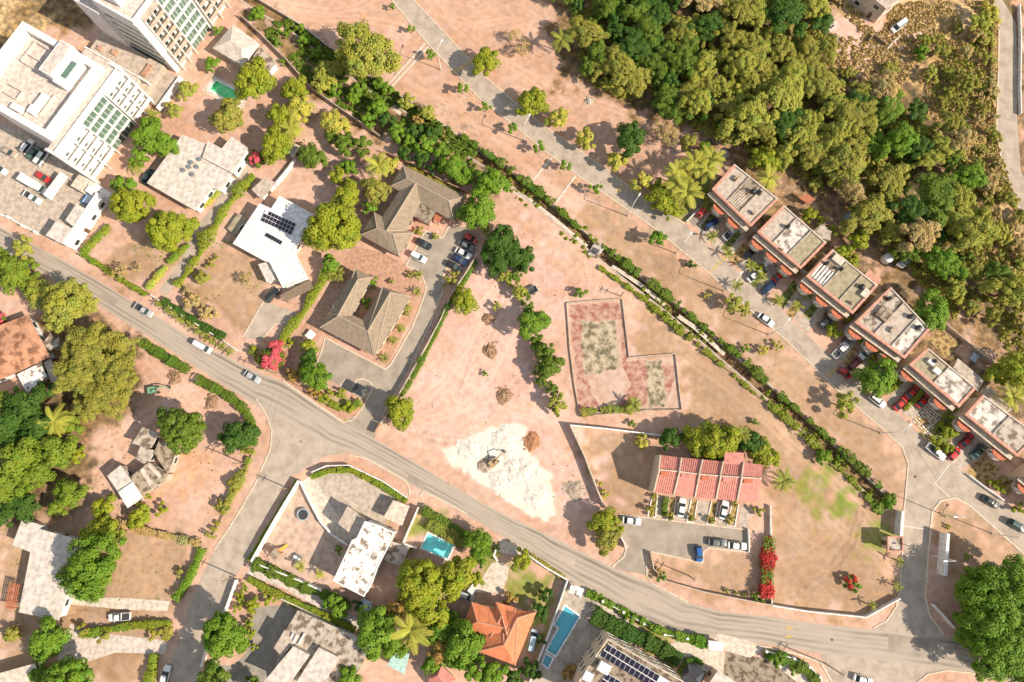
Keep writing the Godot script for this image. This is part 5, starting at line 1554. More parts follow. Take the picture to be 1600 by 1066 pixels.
	# apartment villa with solar roof
	var ap := flat_house("three storey cream apartment house with a solar roof beside the long pool", [949, 997, 1068, 1064, 1040, 1120, 890, 1100, 906, 1060], 10.0, "cream_wall", "roof_brown", {"eave": 0.1, "parapet": 0.4, "called": "apartment_house", "category": "building"})
	solar("long solar array of two rows on the cream apartment house", [951, 1007, 1048, 1066, 1036, 1082, 936, 1025], 10.0, 13, 2, [[12, 0], [11, 0]])
	solar("second solar array behind the stair head of the cream apartment house", [948, 1052, 1010, 1088, 1000, 1104, 936, 1070], 10.0, 8, 2)
	flat_house("white stair head on the cream apartment house roof", [940, 1033, 957, 1042, 949, 1056, 932, 1047], 11.6, "white_coat", "white_coat", {"into": ap, "part": "stair_head_", "y0": 10.0, "eave": 0.05, "door": false})
	flat_house("white plant box on the cream apartment house roof", [916, 1048, 929, 1055, 922, 1068, 909, 1061], 11.2, "white_coat", "white_coat", {"into": ap, "part": "plant_box_", "y0": 10.0, "eave": 0.05, "door": false})
	hip_house("house", "dark slate pyramid roof wrapped in clipped hedge", "cream_wall", [[[1062, 1062, 1074, 1036, 1104, 1050, 1092, 1080], [1077, 1050, 1088, 1060]]], 3.4, 5.6, "slate")
	flat_house("cream bay beside the slate pyramid roof", [1122, 1048, 1150, 1066, 1135, 1090, 1105, 1072], 5.0, "cream_wall", "roof_beige", {"called": "house_wing", "category": "house wing"})
	flat_house("small white bin house beside the apartment gate", [1107, 1001, 1131, 1004, 1130, 1018, 1108, 1015], 2.4, "white_wall", "white_coat", {"called": "bin_house", "category": "shed"})
	flat_house("white pump house in the corner by the long pool", [893, 912, 913, 921, 907, 936, 888, 926], 2.6, "white_wall", "white_stained", {"called": "pump_house", "category": "shed"})
	# right edge and top
	flat_house("grey and white two storey house in the hilltop clearing", [1342, -22, 1385, 14, 1424, -18, 1380, -58], 6.2, "concrete_white", "concrete", {"eave": 0.05})
	var gh := flat_house("white roofed gate lodge with salmon trim at the hill road entrance", [1386, 838, 1411, 838, 1411, 862, 1386, 862], 3.2, "cream_wall", "roof_grey", {"called": "gate_lodge", "category": "gate lodge", "parapet": 0.3, "trim": "salmon"})
	terrace_row()
	townhouse("townhouse with a brown striped middle roof next to the palm garden", [1147, 257, 1216, 312, 1173, 355, 1112, 296], ["concrete", "roof_brown", "concrete"], [0.36, 0.66], {"tanks": [[0.58, 0.72, 0.6], [0.68, 0.8, 0.55]], "strips": [0.4, 0.045, 5, "concrete"], "units": [[0.2, 0.7, 0.8, 1.4, "concrete_dark"], [0.85, 0.3, 0.8, 0.8, "concrete_dark"]], "balconies": [0.35, 0.72]})
	townhouse("townhouse with grey, white and olive roof decks and a palm shadow", [1224, 321, 1291, 380, 1251, 421, 1183, 363], ["concrete", "deck_white", "roof_olive"], [0.33, 0.66], {"tanks": [[0.32, 0.62, 0.55]], "units": [[0.52, 0.06, 0.7, 0.5, "concrete_dark"]]})
	townhouse("townhouse with white striped and mossy brown roof decks", [1300, 390, 1371, 447, 1332, 491, 1259, 432], ["roof_brown", "roof_olive", "roof_olive"], [0.34, 0.68], {"tanks": [[0.1, 0.6, 0.45], [0.35, 0.72, 0.45], [0.8, 0.7, 0.6]], "strips": [0.06, 0.06, 5, "white_coat"], "units": [[0.2, 0.86, 2.8, 1.8, "concrete_white"], [0.92, 0.62, 1.6, 2.2, "concrete_white"], [0.86, 0.2, 0.6, 0.6, "concrete_dark"]]})
	townhouse("townhouse with a salmon rear room and a white end deck", [1391, 449, 1453, 515, 1413, 561, 1335, 504], ["roof_grey", "concrete", "deck_white"], [0.36, 0.7], {"tanks": [[0.12, 0.8, 0.5], [0.6, 0.86, 0.6], [0.82, 0.8, 0.6]], "units": [[0.24, 0.5, 3.0, 3.2, "roof_brown"], [0.52, 0.35, 0.6, 1.4, "concrete_dark"]]})
	townhouse("townhouse with an olive tank deck and a white deck with dark dashes", [1449, 544, 1525, 607, 1498, 637, 1420, 570], ["roof_olive", "deck_white"], [0.46], {"tanks": [[0.22, 0.72, 0.55]], "units": [[0.2, 0.62, 1.6, 1.1, "white_coat"], [0.36, 0.5, 1.7, 1.3, "white_coat"]], "balconies": [0.14, 0.8]})
	townhouse("townhouse with one white deck and one stained concrete deck", [1535, 617, 1622, 682, 1589, 714, 1507, 648], ["deck_white", "roof_grey"], [0.5], {"balconies": [0.16, 0.84]})
	townhouse("last townhouse of the row past the corner lawn", [1640, 716, 1710, 775, 1680, 810, 1600, 745], ["concrete", "roof_grey"], [0.5], {"balconies": [0.2, 0.7]})
	for q in [["pale rear patio roof behind the olive deck townhouse", [1497, 560, 1538, 594, 1528, 612, 1490, 574], 2.8, "concrete"], ["pale rear patio roof behind the stained deck townhouse", [1545, 602, 1582, 640, 1570, 648, 1532, 612], 2.8, "concrete"], ["curved grey rear patio roof behind the white and olive townhouse", [1285, 350, 1300, 362, 1298, 376, 1282, 372, 1270, 360], 2.8, "roof_grey"], ["small salmon rear room behind the striped townhouse", [1358, 420, 1378, 437, 1370, 448, 1350, 432], 4.0, "salmon"]]:
		flat_house(q[0], q[1], q[2], "cream_wall", q[3], {"called": "rear_annex", "category": "annex", "eave": 0.2, "door": false})
	# service yard by the parking ground
	canopy("carport", "white carport roof with round skylights in the parking ground", [94, 268, 106, 276, 79, 313, 67, 304], 3.0, "white_coat", "carport")
	flat_house("long white service roof along the garden edge of the parking ground", [150, 300, 160, 306, 106, 386, 97, 380], 3.6, "white_wall", "white_coat", {"called": "service_building", "category": "building", "eave": 0.1})
	flat_house("beige service roof next to the blue skip", [119, 318, 136, 328, 114, 354, 102, 344], 3.4, "white_wall", "roof_beige", {"called": "service_building", "category": "building", "eave": 0.15})
	flat_house("square beige service roof by the street corner", [88, 344, 113, 357, 96, 381, 71, 368], 3.8, "white_wall", "roof_beige", {"called": "service_building", "category": "building", "eave": 0.15})
	flat_house("white cube kiosk behind the blue skip", [139, 288, 150, 294, 142, 304, 132, 298], 3.0, "white_coat", "white_coat", {"called": "kiosk", "category": "shed", "eave": 0.05})
	# small outbuildings in the middle gardens
	flat_house("pale garden shed with a sloping roof by the pink bougainvillea", [393, 296, 412, 278, 431, 285, 408, 312], 2.4, "white_wall", "concrete", {"called": "shed", "category": "shed"})
	flat_house("small pale shed at the end of the long garden wall", [448, 238, 460, 224, 470, 229, 456, 247], 2.3, "white_wall", "concrete_white", {"called": "shed", "category": "shed"})
	flat_house("dark pond house with a flat mossy roof beside the white villa", [355, 357, 372, 333, 392, 344, 366, 368], 1.2, "concrete_dark", "roof_olive", {"called": "pond_house", "category": "shed", "door": false, "eave": 0.05})
	flat_house("hut with a rusty hipped roof behind the palm garden", [1248, 309, 1262, 303, 1275, 312, 1262, 318], 2.4, "timber_grey", "timber_red", {"called": "hut", "category": "shed"})
	flat_house("dark tin hut in the wood behind the townhouses", [1400, 414, 1413, 400, 1423, 408, 1410, 420], 2.4, "timber_grey", "metal_grey", {"called": "hut", "category": "shed"})
	flat_house("grey slab bridge deck across the storm channel", [918, 398, 929, 378, 945, 388, 933, 404], 0.35, "concrete", "roof_grey", {"called": "channel_bridge", "category": "bridge", "door": false, "eave": 0.05})
	# dish, tanks, playthings, tables
	var t := thing("water_cistern", "round white cistern among scrub behind the townhouses", "cistern", plan(1383, 406))
	var cb := Build.new()
	cb.tube(Vector3.ZERO, Vector3(0, 2.0, 0), 1.25, 1.2, 20)
	part(t, "tank", cb.done(), mats.white_coat)
	cb = Build.new()
	cb.tube(Vector3(0, 2.0, 0), Vector3(0, 2.35, 0), 1.15, 0.3, 20)
	part(t, "lid", cb.done(), mats.white_coat)
	t = thing("trampoline", "round black trampoline with a pale blue rim in the walled yard", "trampoline", plan(475, 804))
	cb = Build.new()
	cb.tube(Vector3(0, 0.78, 0), Vector3(0, 0.8, 0), 1.2, 1.2, 24)
	part(t, "mat", cb.done(), mats.metal_dark)
	cb = Build.new()
	var ring := PackedVector2Array()
	for k in 24: ring.append(Vector2(cos(TAU * k / 24), sin(TAU * k / 24)) * 1.21)
	cb.ribbon(ring, 0.0, -0.28, 0.76, 0.84, true)
	part(t, "rim_pad", cb.done(), mats.tin_blue)
	for k in 6:
		cb = Build.new()
		cb.tube(Vector3(cos(k * TAU / 6), 0, sin(k * TAU / 6)) * 1.25, Vector3(cos(k * TAU / 6) * 1.25, 0.78, sin(k * TAU / 6) * 1.25), 0.04, 0.04)
		part(t, "leg", cb.done(), mats.metal_grey)
	t = thing("climbing_frame", "small play frame with a yellow slide and a grey canopy", "play frame", plan(434, 864), 0.7)
	for x in [-1.0, 1.0]:
		for z in [-0.8, 0.8]:
			part(t, "post", unit_box(), mats.timber_red, placed(Vector3(x, 1.1, z), 0, Vector3(0.12, 2.2, 0.12)))
	part(t, "platform", unit_box(), mats.timber_red, placed(Vector3(0, 1.2, 0), 0, Vector3(2.0, 0.1, 1.6)))
	cb = Build.new()
	cb.quad(Vector3(1, 1.25, -0.35), Vector3(1, 1.25, 0.35), Vector3(3, 0.05, 0.35), Vector3(3, 0.05, -0.35), Vector3.UP)
	cb.quad(Vector3(1, 1.15, -0.35), Vector3(1, 1.15, 0.35), Vector3(3, 0.0, 0.35), Vector3(3, 0.0, -0.35), Vector3.DOWN)
	part(t, "slide", cb.done(), mats.paint_yellow)
	cb = Build.new()
	cb.quad(Vector3(-1.1, 2.2, -0.9), Vector3(-1.1, 2.2, 0.9), Vector3(0, 2.7, 0.9), Vector3(0, 2.7, -0.9), Vector3.UP)
	cb.quad(Vector3(1.1, 2.2, -0.9), Vector3(1.1, 2.2, 0.9), Vector3(0, 2.7, 0.9), Vector3(0, 2.7, -0.9), Vector3.UP)
	part(t, "canopy", cb.done(), mats.concrete_dark)
	for q in [[467, 868, "grey picnic bench by the play frame"], [415, 862, "red outlined sandpit frame by the white wall"]]:
		t = thing("garden_bench" if q[0] == 467 else "sandpit", q[2], "bench" if q[0] == 467 else "sandpit", plan(q[0], q[1]), -0.5)
		if q[0] == 467:
			part(t, "seat", unit_box(), mats.metal_grey, placed(Vector3(0, 0.45, 0), 0, Vector3(1.8, 0.08, 0.45)))
			part(t, "seat", unit_box(), mats.metal_grey, placed(Vector3(0, 0.45, 1.1), 0, Vector3(1.8, 0.08, 0.45)))
			part(t, "table_top", unit_box(), mats.metal_white, placed(Vector3(0, 0.75, 0.55), 0, Vector3(1.8, 0.08, 0.6)))
			for x in [-0.7, 0.7]:
				part(t, "leg", unit_box(), mats.metal_dark, placed(Vector3(x, 0.35, 0.55), 0, Vector3(0.08, 0.7, 1.2)))
		else:
			for k in 4:
				part(t, "edge", unit_box(), mats.salmon, placed(Vector3([1.1, -1.1, 0, 0][k], 0.12, [0, 0, 1.1, -1.1][k]), 0, Vector3(0.12 if k < 2 else 2.32, 0.24, 2.08 if k < 2 else 0.12)))
	t = thing("skip", "bright blue open skip at the end of the service yard", "skip", plan(139, 311, 0.7) * Vector3(1, 0, 1), turn_of(139, 311, 0.6, -0.8))
	part(t, "floor", unit_box(), mats.blue_paint, placed(Vector3(0, 0.1, 0), 0, Vector3(3.4, 0.2, 1.7)))
	for k in 4:
		part(t, "side", unit_box(), mats.blue_paint, placed(Vector3([1.65, -1.65, 0, 0][k], 0.75, [0, 0, 0.85, -0.85][k]), 0, Vector3(0.1 if k < 2 else 3.4, 1.1, 1.6 if k < 2 else 0.1)))
	t = thing("trailer", "small dark box trailer alone on the bare red lot", "trailer", plan(832, 455), 0.5)
	part(t, "bed", unit_box(), mats.metal_dark, placed(Vector3(0, 0.55, 0), 0, Vector3(2.6, 0.15, 1.7)))
	for k in 4:
		part(t, "side", unit_box(), mats.metal_white if k == 0 else mats.metal_grey, placed(Vector3([1.25, -1.25, 0, 0][k], 0.9, [0, 0, 0.8, -0.8][k]), 0, Vector3(0.1 if k < 2 else 2.6, 0.6, 1.5 if k < 2 else 0.1)))
	cb = Build.new()
	cb.tube(Vector3(1.3, 0.45, 0), Vector3(2.3, 0.4, 0), 0.05, 0.05)
	part(t, "drawbar", cb.done(), mats.metal_dark)
	car_meshes("sedan")
	for s in [-1, 1]:
		part(t, "wheel", made.wheel, mats.rubber, Transform3D(Basis(), Vector3(0, 0.31, s * 0.95)))
	for k in 4:
		var u: Array = [[697, 909, "white hatch box beside the orange tiled house"], [1521, 559, "turquoise square paddling pool on the patio"], [485, 612, "white cabinet by the school side wall"], [1324, 340, "white tank lying in the shady clearing behind the townhouses"]][k]
		var m2: String = ["white_coat", "tin_blue", "white_coat", "tin_blue"][k]
		if k == 0: u[0] = 739; u[1] = 920
		if k == 2: u[0] = 486; u[1] = 524
		var kk := thing(["cabinet", "paddling_pool", "air_handler", "water_tank"][k], u[2], ["box", "pool", "air handler", "tank"][k], plan(u[0], u[1]), 0.9)
		part(kk, "body", unit_box(), mats[m2], placed(Vector3(0, 0.5 if k != 1 else 0.25, 0), 0, Vector3(2.0, 1.0 if k != 1 else 0.5, 1.6)))
		part(kk, "lid", unit_box(), mats[m2], placed(Vector3(0, 1.03 if k != 1 else 0.52, 0), 0, Vector3(2.1, 0.06, 1.7)))
func stepping_stones() -> void:
	var b := Build.new()
	b.prism(PackedVector2Array([Vector2(-0.2, -0.13), Vector2(0.07, -0.2), Vector2(0.23, -0.03), Vector2(0.14, 0.18), Vector2(-0.14, 0.17)]), 0.0, 0.09)
	var stone := b.done()
	var p := path([1425, 658, 1449, 632, 1472, 650, 1450, 684])
	var o := thing("stone_garden", "dry garden bed dotted with white stepping stones beside the townhouse drive", "garden bed", middle(p))
	var r := RandomNumberGenerator.new()
	r.seed = 12
	for i in 9:
		for j in 9:
			if Vector2(i - 3.0, j - 3.5).length() < 1.7 or r.randf() < 0.12: continue
			var q := p[0].lerp(p[1], (i + 0.5 + r.randf_range(-0.25, 0.25)) / 9.0).lerp(p[3].lerp(p[2], (i + 0.5) / 9.0), (j + 0.5 + r.randf_range(-0.25, 0.25)) / 9.0)
			part(o, "stone", stone, mats.white_wall, placed(Vector3(q.x, 0.036, q.y) - o.position, r.randf() * TAU))
func vents(o: Node3D, list: Array, h: float) -> void:
	for q in list:
		var p := plan(q[0], q[1], h)
		var v := part(o, "roof_vent", unit_box(), mats.concrete_dark, placed(p + Vector3(0, 0.3, 0) - o.position, 0.6, Vector3(0.75, 0.6, 0.75)))
		part(v, "cap", unit_box(), mats.metal_grey, placed(Vector3(0, 0.55, 0), 0, Vector3(1.2, 0.12, 1.2)))
func walls() -> void:
	wall("thick white boundary wall of the play yard along the side street", [470, 751, 432, 814, 397, 876], 2.0, 0.55, "white_coat")
	wall("curving white wall between the play yard and the ramp", [471, 752, 487, 785, 503, 815, 522, 836, 545, 851], 1.3, 0.45, "white_coat")
	wall("white lane wall below the play yard", [397, 877, 446, 896, 481, 910, 505, 922], 1.6, 0.3, "white_wall")
	wall("low kerbed wall of the walled concrete yard behind the clipped hedge", [489, 738, 512, 728, 547, 727, 600, 752, 638, 778], 1.5, 0.25, "white_wall")
	wall("white wall between the carport yard and the turquoise pool garden", [655, 792, 642, 822, 631, 848, 652, 856], 1.8, 0.3, "white_coat")
	wall("white wall of the pool garden along the main road", [818, 862, 850, 884, 886, 905], 1.7, 0.3, "white_wall")
	wall("long white wall beside the long blue pool", [886, 905, 858, 985, 826, 1066], 2.0, 0.3, "white_wall")
	wall("pale wall along the bare red lot and the dry yard of the terraced houses", [890, 665, 912, 712, 930, 760, 942, 790], 2.2, 0.3, "cream_wall")
	wall("white wall between the ball court and the dry yard of the terraced houses", [890, 665, 950, 671, 1032, 681], 1.8, 0.3, "white_coat")
	wall("low pale end wall of the ball court near the bush", [886, 474, 930, 470, 972, 467], 0.45, 0.2, "concrete")
	wall("thin fence wall along the side of the ball court facing the trees", [885, 474, 890, 545, 897, 600, 906, 650], 0.45, 0.13, "concrete", "court_fence")
	wall("low wall along the ball court beside the pale round patch", [972, 467, 977, 510, 983, 559], 0.45, 0.2, "concrete")
	wall("low stepped wall of the ball court facing the channel path", [984, 559, 1020, 556, 1054, 553], 0.45, 0.2, "concrete")
	wall("low wall at the outer end of the ball court", [1055, 554, 1060, 600, 1065, 640], 0.45, 0.2, "concrete")
	wall("mossy low wall of the ball court near the tree row", [906, 651, 960, 646, 1010, 641, 1064, 640], 0.45, 0.25, "concrete_dark")
	wall("pale garden boundary wall climbing along the storm channel from the bungalow", [378, 28, 410, 58, 450, 98, 489, 142], 1.8, 0.22, "concrete")
	wall("pale garden boundary wall along the shrubs above the brown school roof", [489, 142, 540, 178, 595, 216], 1.8, 0.22, "concrete")
	wall("brick coloured boundary wall above the upper school building", [600, 240, 650, 262, 690, 285, 735, 305], 1.8, 0.22, "brick_paving")
	wall("long thin white garden wall with a cap in the middle garden", [432, 291, 448, 272, 463, 252], 1.4, 0.5, "white_coat")
	wall("white wall of the dry lot between the terraced houses and the gate lodge", [1202, 790, 1203, 870, 1204, 944], 1.0, 0.22, "white_wall")
	wall("white wall of the dry lot along the main road", [1204, 945, 1260, 954, 1349, 963, 1402, 934], 1.5, 0.28, "white_wall")
	wall("dark topped wall of the terraced houses along the main road", [1015, 862, 1020, 888, 1040, 907, 1100, 924, 1150, 934, 1203, 944], 1.4, 0.22, "concrete")
	wall("white gate return wall at the terraced house entrance", [969, 838, 975, 850, 976, 856], 1.6, 0.25, "white_wall")
	wall("tall white entrance wall with a long shadow at the hill road", [1470, 832, 1468, 865, 1466, 897], 3.0, 0.7, "white_coat", "entrance_wall")
	wall("short white entrance wall beside the gate lodge", [1402, 798, 1400, 818, 1399, 836], 2.6, 0.6, "white_coat", "entrance_wall")
	wall("white road wall under the great tree", [1455, 944, 1475, 965, 1489, 981], 1.2, 0.3, "white_wall")
	wall("white wall of the parking ground along the main road", [-10, 332, 18, 342, 40, 355, 60, 365], 1.4, 0.4, "white_wall", "garden_wall", {"posts": true})
	wall("boundary wall between the school lane and the bare red lot", [745, 402, 728, 430, 706, 462, 690, 500, 660, 556, 628, 612, 597, 662], 1.9, 0.25, "concrete")
	wall("pink gate wall at the school entrance", [596, 663, 591, 672, 588, 678], 2.0, 0.4, "brick_paving")
	wall("low wall of the school garden along the main road", [447, 590, 490, 617, 530, 640, 546, 647, 566, 634], 0.9, 0.25, "brick_paving")
	wall("pale wall in front of the palm planted verge by the white villa", [238, 462, 300, 502, 345, 530, 372, 548], 1.1, 0.22, "white_wall")
	wall("side wall of the grey villa garden along the lane", [442, 934, 470, 947, 520, 972, 565, 995, 580, 1003], 1.6, 0.25, "concrete_white")
	wall("white street wall of the round tree garden", [372, 905, 358, 945, 325, 1012, 318, 1040], 1.6, 0.35, "white_wall")
	wall("white railing wall with piers along the apartment garden", [941, 938, 973, 955, 1005, 973, 1037, 990, 1072, 996], 1.2, 0.16, "white_wall", "garden_wall", {"posts": true})
	wall("curved white wall round the apartment corner garden", [1195, 1016, 1238, 1027, 1262, 1040, 1278, 1055, 1284, 1072], 1.2, 0.18, "white_wall", "garden_wall", {"posts": true})
	wall("pale front wall of the walled garden with a round gate pier", [775, 858, 772, 868, 778, 876], 1.6, 0.4, "white_wall")
	wall("white guard rail wall along the outer bend of the far road", [1590, 10, 1592, 60, 1591, 140, 1592, 180], 1.1, 0.25, "white_wall")
	wall("low white wall of the palm garden beside the red car", [1072, 347, 1104, 316], 1.0, 0.2, "white_wall")
	wall("white curb wall round the corner lawn by the parked green car", [1511, 742, 1540, 764, 1566, 782], 0.9, 0.25, "white_wall")
	for q in [["first", [1173, 357, 1183, 364]], ["second", [1250, 424, 1262, 434]], ["third", [1331, 494, 1340, 503]], ["fourth", [1392, 585, 1416, 560]]]:
		wall("short party wall joining the %s pair of townhouses from the palm garden" % q[0], q[1], 2.0, 0.25, "cream_wall")
	wall("low block wall in the hilltop clearing", [1385, 78, 1396, 66, 1405, 58], 0.6, 0.35, "terrace_pink")
	wall("pale garden wall behind the townhouses at the wood edge", [1475, 510, 1500, 530, 1530, 555, 1550, 572], 1.6, 0.22, "concrete")
	wall("thin brick wall round the apartment lot corner", [1168, 826, 1169, 863], 1.0, 0.22, "white_wall")
func hedges() -> void:
	hedge("clipped hedge on the parking side of the square dry lawn", [173, 356, 150, 378, 131, 398], 1.3, 1.3)
	hedge("clipped hedge along the road side of the square dry lawn", [131, 398, 160, 417, 200, 443, 231, 462], 1.4, 1.4, "leaf_hedge", 0.4)
	hedge("short clipped hedge by the drive of the square dry lawn", [295, 384, 280, 398, 265, 413], 1.3, 1.3)
	hedge("yellowing clipped hedge by the drive gate of the square dry lawn", [260, 419, 247, 435, 233, 452], 1.3, 1.3, "leaf_yellow")
	hedge("long shaggy hedge between the drive and the white solar villa", [398, 276, 360, 318, 345, 342, 325, 378, 302, 416, 278, 448], 1.8, 1.7, "leaf_hedge", 0.9, "hedge", 0.18)
	hedge("dark shrub hedge along the street below the white solar villa", [258, 472, 300, 500, 352, 528], 2.2, 1.6, "leaf_dark", 0.5)
	hedge("hedge between the white solar villa and the lower school building", [516, 425, 495, 455, 475, 490, 450, 520, 440, 540], 1.8, 1.7, "leaf_hedge", 0.5)
	hedge("roadside hedge by the excavator plot", [226, 536, 262, 560, 297, 580], 1.8, 1.3, "leaf_mid", 0.4)
	hedge("curving hedge round the street corner of the excavator plot", [312, 594, 340, 608, 362, 621, 384, 640, 396, 666, 397, 695], 1.7, 1.3, "leaf_mid", 0.4)
	hedge("straggly dry hedge down the side street of the derelict house plot", [396, 700, 385, 730, 370, 760, 350, 800, 330, 838], 1.8, 1.2, "leaf_olive", 0.5, "hedge", 0.5)
	hedge("dark straggly hedge between the derelict house and the tan lawn", [195, 822, 240, 832, 285, 843, 315, 848], 1.7, 1.3, "leaf_dry", 0.5, "hedge", 0.3)
	hedge("clipped hedge along the side street by the tan lawn", [318, 858, 300, 900, 279, 934], 1.6, 1.6, "leaf_bright")
	hedge("long hedge behind the parked pickup on the tan lawn", [268, 972, 210, 976, 160, 985, 130, 990], 1.5, 1.4)
	hedge("hedge at the lower end of the side street by the white car", [243, 1022, 236, 1066, 232, 1090], 1.7, 1.5)
	hedge("hedge stub between the track and the tan lawn gate", [267, 975, 262, 998], 1.4, 1.3, "leaf_olive")
	hedge("clipped hedge inside the walled concrete yard along the main road", [489, 745, 515, 736, 550, 734, 595, 757, 634, 782], 1.2, 1.2)
	hedge("low hedge outside the thick white wall of the play yard", [465, 753, 428, 815, 391, 874], 0.9, 1.0, "leaf_hedge")
	hedge("shrubby hedge between the lane and the play yard", [400, 880, 440, 898, 480, 918, 515, 930, 545, 945], 2.2, 1.6, "leaf_mid", 0.5)
	hedge("clipped hedge between the lane and the grey villa", [392, 905, 420, 920, 470, 945, 520, 966, 555, 985], 1.5, 1.2)
	hedge("hedge of the turquoise pool garden along the main road", [662, 797, 690, 814, 725, 836, 745, 846], 2.0, 1.3, "leaf_mid", 0.3)
	hedge("hedge behind the turquoise pool", [672, 818, 690, 828, 715, 842, 722, 850], 2.2, 1.5, "leaf_olive", 0.5)
	hedge("grass green hedge strip beside the storm channel above the ball court", [938, 419, 975, 445, 1010, 471, 1037, 495, 1066, 521], 1.3, 0.8, "leaf_hedge", 0.8, "hedge", 0.35)
	hedge("hedge strip beside the storm channel near the pale round patch", [1075, 526, 1110, 556, 1150, 590, 1190, 625], 1.2, 0.7, "leaf_hedge", 0.8, "hedge", 0.9)
	hedge("hedge strip along the lower storm channel", [1200, 632, 1240, 665, 1280, 703, 1330, 750, 1375, 800], 1.5, 1.0, "leaf_hedge", 0.8, "hedge", 0.7)
	hedge("scrub on the hill side of the lower storm channel", [1206, 608, 1250, 645, 1300, 690, 1375, 762], 1.5, 1.0, "leaf_mid", 0.8, "hedge", 0.8)
	hedge("scrub on the hill side of the storm channel below the bridge", [945, 388, 985, 420, 1040, 462, 1100, 512, 1160, 562, 1200, 602], 1.6, 1.1, "leaf_mid", 0.8, "hedge", 0.7)
	hedge("scrub on the hill side of the storm channel above the bridge", [720, 212, 790, 262, 860, 316, 905, 358], 1.6, 1.1, "leaf_mid", 0.8, "hedge", 0.6)
	hedge("red bougainvillea hedge beside the terraced house lawn", [1199, 838, 1197, 870, 1195, 900, 1194, 931], 2.4, 1.9, "leaf_red", 0.4)
	hedge("hedge along the wall of the bare red lot beside the school lane", [742, 412, 724, 442, 700, 480, 672, 540, 640, 600, 606, 650], 1.2, 1.4, "leaf_mid", 0.5, "hedge", 0.35)
	hedge("clipped hedge of the school garden along the main road", [500, 622, 530, 637, 548, 640, 562, 630], 1.6, 1.1, "leaf_hedge", 0.3)
	hedge("hedge in front of the apartment garden along the main road", [918, 926, 945, 940, 985, 960, 1020, 980, 1055, 992, 1100, 1002], 1.8, 1.4, "leaf_bright", 0.5)
	hedge("dark clipped hedge in the shade of the cream apartment house", [925, 958, 955, 975, 990, 992, 1030, 1010, 1060, 1030], 3.0, 1.4, "leaf_dark", 0.3)
	hedge("hedge wrapped round the slate pyramid roof", [1060, 1052, 1072, 1032, 1085, 1028, 1096, 1036], 1.0, 1.5, "leaf_mid")
	hedge("shrub bed round the apartment corner garden", [1195, 1020, 1220, 1026, 1250, 1040, 1270, 1058, 1278, 1075], 2.2, 1.2, "leaf_mid", 0.5)
	hedge("verge hedge of the walled garden by the great road bend", [830, 868, 855, 885, 880, 902], 1.2, 0.8, "leaf_olive", 0.4)
	hedge("hedge between two red cars by the townhouse drive", [1390, 612, 1408, 594], 1.0, 1.0)
	hedge("hedge beside the red car at the olive deck townhouse", [1412, 640, 1438, 612], 1.0, 1.0)
	hedge("planted strip along the brick school boundary", [640, 262, 670, 280, 700, 297, 725, 312], 2.0, 1.2, "leaf_olive", 0.5)
	hedge("weedy strip along the mossy wall of the ball court", [905, 645, 950, 640, 985, 640], 1.6, 0.8, "leaf_olive", 0.6, "hedge", 0.4)
	hedge("planted strip in front of the second terraced house", [1036, 805, 1040, 780], 1.0, 0.7, "leaf_mid", 0.4)
	hedge("flower bed by the beige house drive", [318, 322, 335, 308, 342, 300], 1.4, 0.8, "leaf_yellow", 0.4)
	hedge("tall scrub along the far road kerb", [1552, 20, 1550, 90, 1548, 150], 1.6, 1.1, "leaf_dry", 0.6, "hedge", 0.4)
